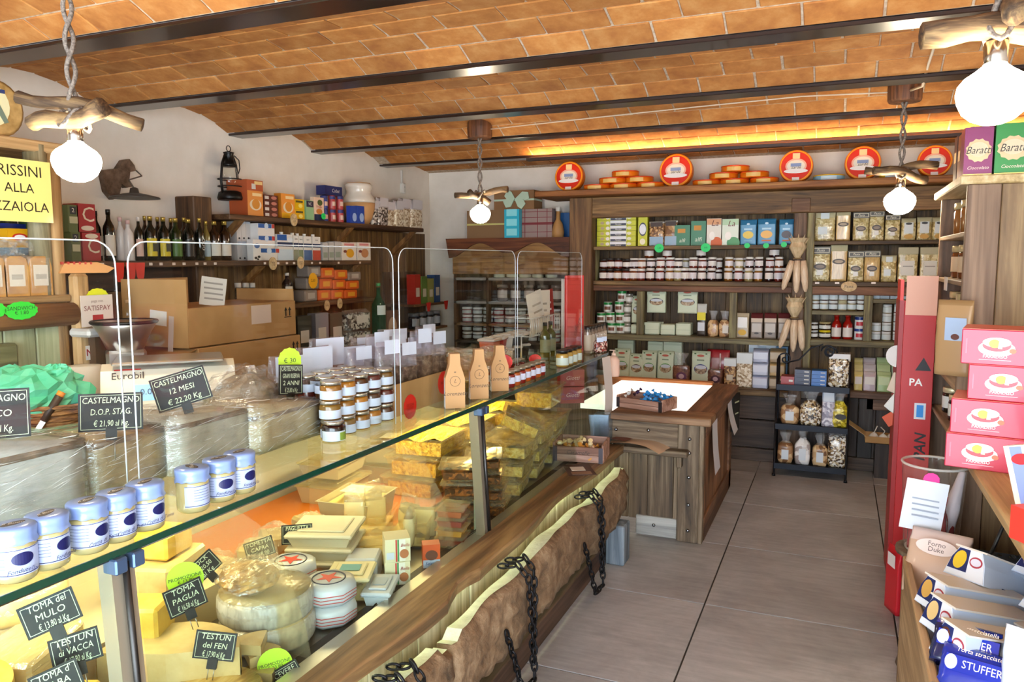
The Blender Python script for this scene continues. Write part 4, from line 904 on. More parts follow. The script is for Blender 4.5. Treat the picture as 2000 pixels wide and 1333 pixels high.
for i, p in enumerate(row1[:-1]):
    if p in (1336,): continue
    x, w_, _ = fY(p-8.3, p+8.3, 524, zs[2], YP); h = fY(p-8.3, p+8.3, 524 if i > 5 else 525, zs[2], YP)[2]; h2 = .088 if i % 3 else .082
    jar('jam_jar', 'white-labelled preserve jar in the upper row of the jam shelf, above the %s lower jar' % ORD[i], 'jar', (x+.004, YP+.045, zs[2]+h), min(w_/2, .041), h2, jc[(ck[i]+i) % 7], lidw if i > 3 else lidb, lbl[(i+1) % 2], gj)
for i, p in enumerate([1260, 1278, 1296, 1318, 1332, 1363, 1380, 1396, 1431, 1451, 1470, 1508]):
    x, w_, _ = fY(p-8, p+8, 524, zs[2], YP); 
    for k in range(2 if i not in (0, 2, 5, 11) else 3):
        jar('jam_jar', 'jar in the rear row of the jam shelf, %s, %s level' % (nth(i, 12), ['bottom', 'middle', 'top'][k]), 'jar', (x, YP+.14, zs[2]+k*.095), .040, .094, jc[(i+k) % 7], lidw if i < 11 else P('#8a8c90', .4), lbl[0], gj)

# ================================================================== second row: cans, biscuits bags, packs
gcan, wcan, brn = P('#1f8a3c', .35), P('#e6e8e2', .35), P('#7a4a34', .4)
cans = [(1171, 0), (1192, 0), (1209, 0), (1171, 1), (1189, 1), (1208, 1), (1206, 2), (1211, 3), (1180, 2)]
for i, (p, lv) in enumerate(cans):
    x, w_, h = fY(p-8.5, p+8.5, 631, zs[3], YP)
    can('green-topped white can in the pyramid, %s' % ['bottom row left', 'bottom row middle', 'bottom row right', 'second row left', 'second row middle', 'second row right', 'third row right', 'single can at the very top', 'third row left'][i], (x, YP+.05+(.0 if i != 8 else .07), zs[3]+lv*(h+.001)), w_/2, h, wcan, gcan, brn, 'green and white cans')
for i, (p, lv) in enumerate([(1222, 0), (1221, 1), (1222, 2), (1225, 3), (1219, 2)]):
    x, w_, h = fY(p-7, p+7, 633, zs[3], YP); 
    jar('honey_jar', 'small silver-lidded jar beside the can pyramid, %s' % ['bottom', 'second from bottom', 'third from bottom', 'topmost', 'behind the third'][i], 'jar', (x, YP+.06+(.09 if i == 4 else 0), zs[3]+lv*(h+.001)), w_/2, h, P('#8a8474', .2, 0, .5), lidg, P('#e2e0da', .5), 'small jars beside the cans')
mint = P('#cdd6bc', .55); mintd = P('#b9c4a8', .55)
win = speck('biscuit_window', [(.3, '#2a221e'), (.5, '#9a7a56'), (.75, '#d8c8a8')], 60, .3, .3, 2, .6)
def mint_pack(lab, x0, x1, yt, yb, z, Y=YP, lean=.0, cir='#17202c', d=.06, win_=True, grp='mint green biscuit bags', sd=0):
    x, w_, h = fY(x0, x1, yt, z, Y)
    dl = [('o', -.3, .92, .06, .02, P('#3f6a3a')), ('o', .3, .92, .06, .02, P('#3f6a3a')), ('o', 0, .86, .2, .035, P('#b5543c')), ('r', 0, .73, .4, .04, P('#7c8c70'))]
    if win_: dl += [('o', .02, .46, .36, .15, P(cir, .4)), ('o', .02, .44, .33, .13, win), ('o', .02, .52, .30, .06, P('#c7ccd4'))]
    return bag('biscuit_bag', lab, 'bag', (x, Y+d/2, z), 0, (w_, d, h), 'block', mint, mintd, dl, grp, .93, (-lean, 0, 0), sd)
def folded(lab, x0, x1, yt, z, Y=YP, d=.13, sd=1):
    x, w_, h = fY(x0, x1, yt, z, Y); return carton('folded_bag', lab, 'bag', (x, Y+d/2, z), 0, (w_-.004, d, h), mint, [('r', 0, .5, .96, .06, mintd, 'fold')], 'lying mint green bags', c=.008)
h0 = fY(1258, 1288, 633, zs[3], YP)[2]
for i, (a, b_, lv) in enumerate([(1231, 1249, 0), (1258, 1288, 0), (1289, 1318, 0), (1319, 1349, 0), (1258, 1288, 1), (1319, 1349, 1)]):
    folded('mint green bag lying flat on the can shelf, %s' % ['beside the cans', 'bottom left of the pile', 'bottom middle of the pile', 'bottom right of the pile', 'second layer at left', 'second layer at right'][i], a, b_, 634, zs[3]+lv*(h0+.002))
mint_pack('mint green biscuit bag with round window half behind the shelf divider', 1233, 1254, 578, 640, zs[3]+h0+.002, YP+.05)
mint_pack('tall mint green biscuit bag standing on the pile, left of two', 1263, 1300, 564, 620, zs[3]+2*(h0+.002), YP+.02)
mint_pack('tall mint green biscuit bag standing on the pile, right of two', 1323, 1362, 565, 620, zs[3]+2*(h0+.002), YP+.02)
Yb('dried_fruit_bag', 'clear bag of bright yellow pieces over a white jar label', 1360, 1380, 594, zs[3], .06, 'pillow', P('#3d3128', .3), P('#c9c9c2', .35), [('r', 0, .62, .85, .24, P('#e0d21c')), ('r', 0, .3, .7, .26, P('#d0d2d8'))], None, .75)
for i, (a, b_) in enumerate([(1381, 1403), (1403, 1427)]):
    Yb('rusk_bag', 'clear bag of brown stacked biscuits, %s' % ['plain', 'with a pale label'][i], a, b_, 608, zs[3], .08, 'neck', bisc, film, ([('r', .1, .30, .5, .30, P('#d9cfc0'))] if i else []), 'bags of brown biscuits', .62)
Yb('pasta_pack', 'clear packet of yellow pasta with white label', 1437, 1463, 612, zs[3], .05, 'block', P('#b3a184', .35), P('#c2b496', .35), [('r', 0, .62, .72, .42, white), ('o', 0, .22, .32, .12, P('#d9a81c'))], None, .85)
for i, (a, b_) in enumerate([(1466, 1490), (1492, 1517), (1519, 1544)]):
    Yb('rice_pack', 'grey packet with dark red folded top, %s' % ['left of three', 'middle of three', 'right of three behind the corn'][i], a, b_, 612, zs[3], .05, 'block', P('#8d7f74', .45), P('#5a1f24', .4), [('r', 0, .42, .8, .34, P('#c4bcb2')), ('r', 0, .72, .95, .16, P('#cdb9a0')), ('o', 0, .2, .2, .04, P('#3a302c'))], 'grey packets with red tops', .8)
# ================================================================== bench row, left bay
zbn = zs[4]; YB2 = 6.33
for i, (a, b_, yt, c_, ln) in enumerate([(1198, 1229, 682, '#3f8a30', 0), (1228, 1256, 692, '#3a1418', 0), (1252, 1281, 686, '#3f8a30', 0), (1283, 1315, 687, '#3f8a30', 0), (1350, 1386, 687, '#22307a', 0)]):
    mint_pack('mint green biscuit bag on the bench with %s picture, %s' % (['green', 'dark berry', 'green', 'green topped', 'navy'][i], ['left end behind the soap bottle', 'second from left', 'third from left', 'fourth from left', 'rightmost'][i]), a, b_, yt, 740, zbn, YB2, .06, c_, grp='mint bags on the bench', sd=i % 3)
for i, (a, b_, yt, z_) in enumerate([(1205, 1236, 665, .13), (1264, 1294, 668, .12), (1295, 1331, 668, .12)]):
    x, w_, h = fY(a, b_, yt, zbn, 6.42); mt = carton('folded_bag', 'upright mint green bag in the rear row of the bench, %s' % ['left', 'middle', 'right'][i], 'bag', (x, 6.47, zbn), 0, (w_, .08, h), mint, [('r', 0, .93, .9, .05, mintd)], 'mint bags at the back of the bench', c=.006)
fig = speck('brown_slices', [(.3, '#4a2a20'), (.6, '#8a5a44'), (.85, '#b98d70')], 40, .35, .5, 2, .6)
for i, (a, b_, yt, rd) in enumerate([(1312, 1347, 690, '#6a3a5a'), (1380, 1412, 700, '#4a2030')]):
    Yb('sliced_bread_bag', 'clear bag of brown slices with round %s label' % ['purple', 'maroon'][i], a, b_, yt, zbn, .07, 'neck', fig, film, [('o', .05, .24, .30, .14, P(rd, .4)), ('o', .05, .24, .16, .08, P('#c9a9b4', .4))], 'bags of brown slices', .6, YB2)
Yb('red_candy_bag', 'red and white striped packet lying behind the biscuit bags', 1380, 1425, 684, zbn, .06, 'pillow', P('#a81c24', .3, 0, .4), P('#b8262c', .3, 0, .4), [('r', .1, .5, .06, .8, P('#e8d0cc'))], None, .9, 6.44)
for i, (a, b_, yt, m) in enumerate([(1413, 1438, 700, nuts), (1438, 1470, 690, popc)]):
    Yb('nut_bag', 'clear bag of %s with white header on the bench' % ['brown nuts', 'pale dried mushrooms'][i], a, b_, yt, zbn, .08, 'block', m, P('#dcdcdc', .4), [('r', 0, .85, .95, .26, P('#dfe3e2')), ('r', 0, .32, .5, .2, P('#d8cdb8'))] if i == 0 else [('r', 0, .84, .98, .3, P('#dfe3e2'))], None, .7, YB2)
for r in range(3):
    for c_ in range(2):
        a = 1470+33*c_; x, w_, h = fY(a, a+31, 682, zbn, YB2)
        m = [P('#b9bcd2', .3), P('#c8ccdd', .3)][r % 2] if c_ == 0 else [P('#8f7a5c', .4), P('#c9a870', .4), P('#a58a66', .4)][r]
        bag('flour_pack', '%s packet on the bench, %s layer' % (['white-blue', 'tan'][c_], ['bottom', 'middle', 'top'][r]), 'packet', (x, YB2+.06, zbn+r*h*.33), 0, (w_, .13, h*.33), 'block', m, m, [('r', 0, .5, .9, .5, P('#d3d6e4' if c_ == 0 else '#b69a70', .3))], 'packets stacked on the bench', .9, None, r)
for i, (a, b_, yt, c_) in enumerate([(1463, 1480, 672, '#d9dee2'), (1481, 1496, 668, '#e4e8ea'), (1497, 1514, 674, '#cdd6dc'), (1515, 1537, 678, '#5a86ac')]):
    x, w_, h = fY(a, b_, yt, zbn, 6.44); carton('header_card', '%s paper packet standing in the rear of the bench, %s' % ('blue' if i == 3 else 'white', nth(i, 4)), 'packet', (x, 6.49, zbn), 0, (w_+.01, .06, h), P(c_, .5), [('r', 0, .85, .9, .1, P('#b9c6d0'))], 'paper packets behind')

# ================================================================== right bay
bp_ = P('#cfc6a0', .35); wl = P('#ddd9cc', .5); crest = P('#4a4038', .5)
hdr = P('#3d372e', .45)
def pasta_bag(lab, x0, x1, yt, z, kind, m, style, seed=0):
    if style == 'crest': dl = [('r', 0, .88, 1.02, .2, hdr), ('r', 0, .88, .92, .14, P('#d8cfb8')), ('r', 0, .88, .84, .10, hdr), ('t', 'Pasta', 0, .88, .10, P('#e8dfc8'), .3), ('o', 0, .42, .32, .09, crest), ('o', 0, .42, .22, .05, P('#8a7a6c')), ('r', 0, .25, .3, .14, P('#e6e4dc'))]
    elif style == 'white': dl = [('r', 0, .55, .62, .5, P('#d6dfe0', .5)), ('o', 0, .74, .22, .05, P('#15161c')), ('o', 0, .16, .32, .10, P('#c9993c'))]
    elif style == 'fold': dl = [('r', 0, .9, 1.0, .18, P('#b9ae8c', .5)), ('r', 0, .40, .66, .42, P('#dcd8cc', .5)), ('r', 0, .45, .5, .03, P('#9a958a'))]
    elif style == 'card': dl = [('r', 0, .85, .42, .2, P('#d6e0e0')), ('r', -.1, .35, .45, .25, P('#d6e0e0'))]
    else: dl = [('o', 0, .52, .38, .07, crest), ('o', 0, .52, .26, .04, P('#a8957c'))]
    Yb('pasta_bag', lab, x0, x1, yt, z, .07, kind, m, bp_ if style != 'crest' else P('#8f856c', .35), dl, 'bags of pasta', .82, 6.35, seed)
for i, (a, b_, yt, k, m, st, lab) in enumerate([(1591, 1632, 413, 'pillow', pasta, 'card', 'pale pasta bag with two blue-white cards, left end of the upper pasta row'), (1633, 1662, 408, 'block', spag, 'long', 'tall spaghetti pack in the upper pasta row'),
      (1666, 1698, 414, 'pillow', pasta, 'crest', 'pasta bag with black crest header, first of three in the upper row'), (1698, 1728, 410, 'pillow', pasta, 'crest', 'pasta bag with black crest header, second of three in the upper row'),
      (1729, 1759, 419, 'pillow', pasta, 'crest', 'pasta bag with pale crest header below the hanging bulb'), (1760, 1790, 426, 'pillow', pasta, 'white', 'pasta bag with white label and black oval, left of three'), (1791, 1821, 424, 'pillow', pasta, 'white', 'pasta bag with white label and black oval, middle of three'),
      (1820, 1850, 424, 'pillow', pasta, 'white', 'pasta bag with white label and black oval, right one by the side shelf')]):
    pasta_bag(lab, a, b_, yt, zt[1], k, m, st, i % 4)
for i, (a, b_, yt, k, m, st, lab) in enumerate([(1583, 1622, 481, 'pillow', pasta, 'crest', 'short pasta bag with black crest header, left end of the lower pasta row'), (1622, 1656, 475, 'block', spag, 'long', 'tall orange-tinted spaghetti bag in the lower pasta row'),
      (1656, 1688, 490, 'pillow', pasta, 'crest', 'pasta bag with crest header right of the tall spaghetti'), (1688, 1720, 489, 'pillow', spag, 'crest', 'bag of pasta tubes with brown crest header'), (1721, 1752, 499, 'pillow', pasta, 'card', 'small pasta bag with blue-white cards in the lower row'),
      (1754, 1794, 483, 'block', pasta, 'fold', 'wide pasta bag with folded cardboard top, left of two'), (1797, 1838, 483, 'block', pasta, 'fold', 'wide pasta bag with folded cardboard top, right of two')]):
    pasta_bag(lab, a, b_, yt, zt[2], k, m, st, (i+1) % 4)
for i, p in enumerate((1596, 1635, 1706)):
    q = at(p, 553, Y=6.27); tag(ob('shelf_ticket', rect(.03, .014), P('#e9ddd6', .6), None, (q.x, 6.268, q.z)), 'tiny white price ticket below the lower pasta row, %s' % ['left', 'middle', 'right'][i], 'ticket', 'tickets under the pasta')
q = at(1658, 560, Y=6.265); slice_tag('round wood slice sign below the lower pasta row', (q.x, 6.266, q.z), 0, .055, 'Pasta', None, .038)
# jars of the right bay
wlid = P('#dfe3e4', .35); cj = [P('#5a3a1c', .15, 0, .5), P('#8a7a4a', .2, 0, .5), P('#3a2018', .15, 0, .5)]
z3 = zt[3]
for r in range(2):
    for i, p in enumerate([1591, 1609, 1627, 1645, 1663, 1681]):
        x, w_, h = fY(p-9, p+9, 588, z3, YP)
        jar('sauce_jar', 'white-capped sauce jar right of the corn, %s row, %s' % (['lower', 'upper'][r], nth(i, 6)), 'jar', (x, YP+.04, z3+r*h), w_/2-.001, h, cj[(i+r) % 3] if i != 3 else P('#b9a884', .3), wlid if i != 3 else P('#b9b08a', .4), P('#d8e2e4', .5), 'white-capped sauce jars', 0, (.12, .62), lidh=.28)
z4 = zt[4]
for i, (p, lv, y_) in enumerate([(1588, 0, 0), (1588, 1, 0), (1610, 0, 1), (1610, 1, 1)]):
    x, w_, h = fY(p-(9 if not y_ else 12), p+(9 if not y_ else 12), 646, z4, YP)
    jar('spread_jar', '%s spread jar at the left of the sauce bottles, %s' % (['small black', 'yellow-lidded'][y_], ['lower', 'upper'][lv]), 'jar', (x, YP+.05, z4+lv*h), w_/2-.001, h, P('#2a1c12', .15, 0, .5), P('#d9c21c' if (y_ and not lv) else '#a89a6a' if y_ else '#c9ccce', .35), P('#e0e0da', .5), 'spread jars', 0, (.2, .6), lidh=.25)
for i, p in enumerate((1634, 1656)):
    x, w_, h = fY(p-10, p+10, 616, z4, YP)
    bottle('red tomato sauce bottle, %s of two' % ['left', 'right'][i], (x, YP+.05, z4), round(w_/2, 3), round(h, 3), P('#a3160c', .2, 0, .5), P('#b02414', .35), P('#e0d6ce', .5), 'tomato sauce bottles', 0, (.1, .48), .08, shoulder=.58, neck=.5)
for lv in range(2):
    x, w_, h = fY(1668, 1689, 642, z4, YP); can('navy and white tomato can, %s of two' % ['lower', 'upper'][lv], (x, YP+.05, z4+lv*h), w_/2, h, P('#e4e4e4', .35), P('#1f3a86', .35), P('#c2303a', .4), 'tomato cans')
for ci, (p, n_) in enumerate([(1711, 2), (1731, 4), (1753, 6), (1772, 7)]):
    for lv in range(n_):
        x, w_, h = fY(p-9.5, p+9.5, 645, z4, YP); h *= .82
        if z4+(lv+1)*h > zb(585, 1730)-.035 and p < 1700: break
        if z4+(lv+1)*h > zb(585, 1730)-.033: break
        jar('small_jar', 'small white-labelled jar in the %s stack right of the tomato cans, %s from bottom' % (ORD[ci], ORD[lv]), 'jar', (x, YP+.05, z4+lv*h), w_/2-.001, h, cj[(lv+ci) % 3] if ci < 2 else P('#7a1c1c', .2, 0, .5), wlid, P('#d6e0e2', .5), 'stacked small jars', 0, (.1, .7), lidh=.3)
z5 = zb(585, 1730)
for i, p in enumerate((1709, 1728, 1748, 1767, 1786)):
    x, w_, h = fY(p-9.5, p+9.5, 566, z5, YP); carton('spice_box', 'pale blue-white jar box in the row under the pasta, %s' % nth(i, 5), 'box', (x, YP+.05, z5), 0, (w_-.003, .07, min(h, .085)), P('#c6d2d8', .4), [('o', 0, .5, .3, .2, P('#20242c') if i > 1 else P('#aeb8bc'))], 'pale jar boxes')
# bench of the right bay: coloured soap-like packs
zz = zt[5]
for ci, (a, b_, cols, n_) in enumerate([(1668, 1686, ('#d8c878', '#e4d694'), 'cream yellow'), (1686, 1712, ('#bfb0b8', '#cfc4c8'), 'pale lilac'), (1713, 1741, ('#a8c48a', '#bcd29c'), 'light green'), (1742, 1768, ('#8fae9a', '#a9c0ae'), 'sage green'), (1769, 1795, ('#c6c2b6', '#b4b0a2'), 'grey white')]):
    for r in range(3):
        x, w_, h = fY(a, b_, 715, zz, 6.30); dd = .09*r
        bag('farro_pack', '%s packet on the right bench, %s' % (n_, ['front', 'middle', 'rear'][r]), 'packet', (x, 6.30+.04+dd, zz), 0, (w_-.003, .075, h*(.75+.22*r)), 'block', P(cols[r % 2], .3, 0, .3), P(cols[1], .3), [('r', 0, .55, .8, .4, P('#ded8d0' if ci != 2 else '#c6d8a8', .4))], 'pastel packets on the bench', .85, None, r)
# hanging corn cobs
husk = speck('dry_husk', [(.3, '#b39a74'), (.7, '#dcc7a2')], 30, .8, .4, 3, 0, 'noise', stretch=(1, 1, .2))
cobm = speck('pale_corn', [(.3, '#c4a684'), (.7, '#e6d2b6')], 90, .5, .5, 2, .2, 'noise', stretch=(1.6, 1.6, .12))
def cob(L_, r): return cm(('cob', L_, r), lambda: B().lathe([(r*.75, 0), (r, -L_*.25), (r, -L_*.6), (r*.75, -L_*.88), (r*.3, -L_)], 14))
for i, (px_, py_, lab) in enumerate([(1558, 505, 'bundle of pale corn cobs hanging on the middle post beside the jam jars'), (1552, 620, 'lower bundle of pale corn cobs hanging on the middle post')]):
    p = at(px_, py_, Y=6.21); t = thing('corn_bundle', lab, 'corn', (p.x, 6.172, p.z), 0, 'hanging corn bundles', scale=.84)
    for k, (dx, a, L_) in enumerate([(-.045, .26, .27), (.0, .0, .29), (.05, -.10, .28)]):
        ob('cob', cob(L_, .031), cobm, t, (dx, -.01*(k == 1), -.02), (0, a, 0))
    ob('husk', B().lathe([(.02, 0), (.05, .05), (.075, .10), (.06, .14), (.085, .18)], 12, sm=False), husk, t)
    for k in range(7):
        a = -1.2+.4*k; ob('husk_leaf', B().prism([(0, 0), (.018, .05), (.004, .15), (-.012, .06)], -.002, .002), husk, t, (.02*math.sin(a), -.03+.01*(k % 2), .07), (.1*(k % 3), a*.75, a))
    ob('tie', B().tube([(.032*math.cos(a), .032*math.sin(a), .0) for a in [2*PI*k/12 for k in range(12)]], .006, 6, closed=True), P('#8a7048', .8), t)

# ================================================================== wire rack with sweets in front of the bench
rb_ = P('#10141e', .4, .5)
f0, f1 = at(1513, 918, Z=0), at(1651, 932, Z=0); f0.y = f1.y = 6.0; f0.x, f1.x = at(1513, 918, Y=6.0).x, at(1651, 932, Y=6.0).x
rw = f1.x-f0.x; rx = (f0.x+f1.x)/2; RYD = .24
rk = thing('display_rack', 'black metal three-tier rack of sweets in front of the bench', 'rack', (rx, 6.02, 0))
RZ = [at(1580, 905, Y=6.02).z, at(1580, 828, Y=6.02).z, at(1590, 752, Y=6.02).z]
RTOP = at(1530, 700, Y=6.0).z
for sx in (-1, 1):
    ob('leg', B().tube([(sx*rw/2, -.12, 0), (sx*rw/2, -.10, .02), (sx*rw/2, -.07, RTOP)], .008, 6), rb_, rk)
    ob('leg', B().tube([(sx*rw/2, .13, 0), (sx*rw/2, .11, RTOP)], .008, 6), rb_, rk)
    ob('foot', B().lathe([(.014, 0), (.01, .02)], 8, (sx*rw/2, -.12, 0)), rb_, rk)
for z in RZ:
    ob('tray', B().box(-rw/2, rw/2, -.11, .12, z-.012, z).box(-rw/2, rw/2, -.115, -.110, z-.035, z+.006), rb_, rk)
def scroll(cx, cz, r, s):
    return [(cx+s*r*(1-k/22)*math.cos(k*.45), -.07, cz+r*(1-k/22)*math.sin(k*.45)) for k in range(20)]
ob('scroll', B().tube(scroll(-rw/2+.05, RTOP+.0, .05, -1), .006, 6), rb_, rk)
ob('scroll', B().tube([(-rw/2+.05, -.07, RTOP-.03), (-rw*.2, -.07, RTOP), (-.02, -.07, RTOP+.09), (.06, -.07, RTOP+.12)]+scroll(.10, RTOP+.07, .05, -1), .006, 6), rb_, rk)
ob('scroll', B().tube(scroll(rw*.22, RTOP+.06, .05, 1), .006, 6), rb_, rk)
gr = 'sweets on the metal rack'
def rack_bag(lab, x0, x1, yt, zi, kind, m, dl=(), split=.7, top=film, hk=1):
    x, w_, h = fY(x0, x1, yt, RZ[zi], 5.96); bag('sweets_bag', lab, 'bag', (x, 6.0, RZ[zi]+.001), 0, (w_-.004, .10, h*hk), kind, m, top, dl, gr, split)
sq = [('r', .0, .28, .45, .32, P('#d6dde2', .5))]
mer = speck('meringues', [(.2, '#a89a94'), (.5, '#d8d2cc'), (.8, '#f2efec')], 28, .5, .6, 2, .4, 'voro')
rack_bag('clear bag of round golden biscuits with white label, bottom tier left', 1518, 1550, 845, 0, 'neck', bisc, sq, .62); rack_bag('clear bag of white meringues, bottom tier second', 1552, 1584, 838, 0, 'neck', mer, sq, .7)
rack_bag('clear bag of tan biscuits with white label, bottom tier third', 1586, 1618, 850, 0, 'neck', bisc, sq, .62); rack_bag('bag of dark foil-wrapped sweets, bottom tier right', 1617, 1655, 840, 0, 'pillow', candy, (), .8)
rack_bag('clear bag of long rusks with label, middle tier left', 1524, 1562, 773, 1, 'neck', bisc, sq, .66); rack_bag('big bag of brown and silver wrapped sweets, middle tier second', 1562, 1606, 765, 1, 'neck', candy, (), .72)
rack_bag('bag of pale lilac sugared almonds, middle tier third', 1605, 1632, 766, 1, 'block', speck('lilac_almonds', [(.3, '#8f8a9c'), (.6, '#c6c2d0'), (.8, '#e2e0e8')], 60, .4, .5, 2, .4, 'voro'), [('r', 0, .86, .8, .26, P('#d6dde6'))], .75, P('#b9c2d6', .4))
rack_bag('bag of bright yellow wrapped sweets with dark label, middle tier right', 1622, 1658, 766, 1, 'neck', speck('yellow_sweets', [(.2, '#8a7a10'), (.5, '#cfb81c'), (.8, '#f0e25a')], 60, .35, .6, 2, .6, 'voro'), [('o', .1, .30, .32, .08, P('#2a2620'))], .72)
rack_bag('tall clear bag of mixed golden and silver sweets, top tier', 1618, 1662, 690, 2, 'pillow', candy, [('r', 0, .9, .95, .14, P('#e2e4e6'))], .85)
for i, (a, b_, yt, n_, c_, lab) in enumerate([(1525, 1551, 735, 1, '#9c1c12', 'red chocolate box on the top tier'), (1552, 1583, 722, 4, '#161a3e', 'navy chocolate box'), (1585, 1614, 724, 4, '#1d62b0', 'bright blue chocolate box')]):
    x, w_, h = fY(a, b_, yt, RZ[2], 5.98)
    for k in range(n_):
        carton('chocolate_box', lab+('' if n_ == 1 else ', %s of the stack' % ['lowest', 'second', 'third', 'top'][k]), 'box', (x, 6.02, RZ[2]+k*h/n_), 0, (w_, .12, h/n_-.001), P(c_, .35), [('r', .25, .5, .3, .25, P('#d8d4cc'))], 'chocolate boxes on the rack' if n_ > 1 else None)
# cardboard tray of garlic at the bench
p = at(1710, 845, Y=6.18)
t = thing('garlic_tray', 'small open cardboard tray below the right bench holding garlic', 'tray', (p.x+.05, 6.18, at(1710, 862, Y=6.18).z))
ob('bottom', B().box(-.12, .14, -.09, .09, 0, .004), card, t); ob('front', B().box(-.12, .14, -.09, -.086, 0, .05), card, t); ob('back', B().box(-.12, .14, .086, .09, 0, .05), card, t); ob('side', B().box(.136, .14, -.09, .09, 0, .05), card, t)
ob('flap', B().box(-.14, 0, -.09, .09, 0, .003), P('#c9ad7c', .8), t, (-.12, 0, .05), (0, .6, 0)); ob('stand', B().box(-.05, .12, -.06, .1, -at(1710, 862, Y=6.18).z, 0), wood('z', ('#1d1816', '#352b27', '#4d423c')), t)
gm = P('#e2dcd2', .5)
for i, (dx, dy) in enumerate([(-.06, 0), (.0, -.03), (.06, .02), (.10, -.03)]):
    t = thing('garlic_bulb', 'white garlic bulb in the cardboard tray, %s' % nth(i, 4), 'garlic', (p.x+.05+dx, 6.18+dy, at(1710, 862, Y=6.18).z+.006), 0, 'garlic bulbs')
    ob('bulb', cm(('garlic',), lambda: B().lathe([(.012, 0), (.032, .012), (.036, .03), (.02, .05), (.006, .06)], 10, sm=False)), gm, t); ob('stem', B().tube([(0, 0, .055), (.01, 0, .08), (.02*(-1)**i, -.01, .11)], .004, 5), gm, t)
# soap pump bottle
p = at(1197, 735, Y=5.56); t = thing('soap_bottle', 'pale pink pump bottle at the back of the checkout stand', 'bottle', (at(1198, 745, Y=5.47).x, 5.47, .7455))
hh = at(1198, 684, Y=5.47).z-.745
ob('body', B().lathe([(.042, 0), (.045, .01), (.045, hh*.62), (.03, hh*.74), (.018, hh*.78)], 16), P('#e6c9be', .35), t); ob('pump', B().lathe([(.016, hh*.78), (.016, hh*.88), (.006, hh*.9), (.006, hh)], 10).box(-.03, .01, -.006, .006, hh*.97, hh), P('#e9d4cc', .35), t)

# ================================================================== on the glass shelf
wrapfilm = clear('stretch_film', '#ffffff', 1.0, .16, .03, f0=.13, bump=1.0, bscale=34, stretch=(1, .3, 2.4))
def cheese_mat(name, a, b_, c_, sc=14):
    return speck(name, [(.25, a), (.5, b_), (.8, c_)], sc, .45, .25, 6, .35)
wh = cheese_mat('white_curd', '#a8a9a3', '#c2c3bc', '#d4d5ce'); aged = cheese_mat('aged_curd', '#7a6644', '#ab966c', '#c6b48e'); rind = cheese_mat('brown_rind', '#3d3026', '#7a6550', '#b09a80', 24)
ivory = cheese_mat('ivory_curd', '#a98f58', '#c6ac72', '#d6c28e', 10); yell = cheese_mat('yellow_curd', '#c09428', '#d6b044', '#e4c670', 10); straw = speck('straw_rind', [(.3, '#a8843c'), (.5, '#d2ad5c'), (.75, '#ead08c')], 50, .7, .7, 4, .2, stretch=(1, .2, 1))
rib = speck('basket_rind', [(.3, '#8a8274'), (.5, '#b9b2a2'), (.8, '#d8d2c4')], 30, .45, .5, 3, .5, stretch=(1, 1, .3))
def wrapped(lab, x0, x1, yt0, yt1, X, d, m, kind=0):
    p0 = at(x0, yt0, X=X); p1 = at(x1, yt1, X=X); y0, y1 = p0.y, p1.y; h0, h1 = p0.z-GZ, p1.z-GZ; yc = (y0+y1)/2
    t = thing('wrapped_cheese', lab, 'cheese', (X-d/2, yc, GZ), 0, 'film-wrapped cheese blocks on the counter')
    hw = (y1-y0)/2; rn = random.Random(int(x0)); h = max(h0, h1)
    def blk(g, hs=1., z0=.0):
        b = B(); nu, nv = 10, 6; bm = bmesh.new(); bmesh.ops.create_cube(bm, size=1)
        bmesh.ops.bevel(bm, geom=bm.edges[:], offset=.05, segments=2, affect='EDGES'); bmesh.ops.subdivide_edges(bm, edges=[e for e in bm.edges if e.calc_length() > .5], cuts=5, use_grid_fill=True)
        vs = []
        for v in bm.verts:
            u = v.co.y+.5; hh = h0+(h1-h0)*u
            vs.append((v.co.x*(d+2*g)+rn.uniform(-.0015, .0015), v.co.y*(2*hw+2*g-.004)+rn.uniform(-.0015, .0015), z0+(v.co.z+.5)*(hh*hs+g)))
        b.add(vs, [[v.index for v in f.verts] for f in bm.faces], True); bm.free(); return b
    ob('cheese', blk(0, .93), m, t)
    ob('rind', blk(.0012, .085, 0).move((0, 0, min(h0, h1)*.855)), rind, t)
    ob('film', blk(.0025), wrapfilm, t)
    fb = B()  # thin white fold ridges shaped in for the glints on the film
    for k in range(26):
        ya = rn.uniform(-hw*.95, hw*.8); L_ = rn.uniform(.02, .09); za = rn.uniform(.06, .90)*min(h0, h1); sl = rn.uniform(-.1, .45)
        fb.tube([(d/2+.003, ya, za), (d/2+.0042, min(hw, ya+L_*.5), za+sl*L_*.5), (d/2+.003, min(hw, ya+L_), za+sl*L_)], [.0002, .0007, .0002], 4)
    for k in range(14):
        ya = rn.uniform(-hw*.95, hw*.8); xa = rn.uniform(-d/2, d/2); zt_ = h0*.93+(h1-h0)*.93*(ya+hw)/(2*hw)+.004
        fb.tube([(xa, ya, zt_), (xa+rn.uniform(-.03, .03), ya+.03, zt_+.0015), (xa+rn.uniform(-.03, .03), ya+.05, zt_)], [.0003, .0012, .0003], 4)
    ob('film_glint_folds', fb, P('#f2f2f0', .12, 0, 1.0), t); return t
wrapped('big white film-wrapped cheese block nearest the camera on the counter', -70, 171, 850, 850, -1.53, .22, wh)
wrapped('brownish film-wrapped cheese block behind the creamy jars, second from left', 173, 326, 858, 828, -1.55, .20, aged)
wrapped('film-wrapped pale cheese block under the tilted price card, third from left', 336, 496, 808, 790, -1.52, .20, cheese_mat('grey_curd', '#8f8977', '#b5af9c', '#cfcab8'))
wrapped('rough unwrapped-looking cheese block with grey corner stripe, rightmost', 498, 634, 785, 778, -1.49, .20, aged)
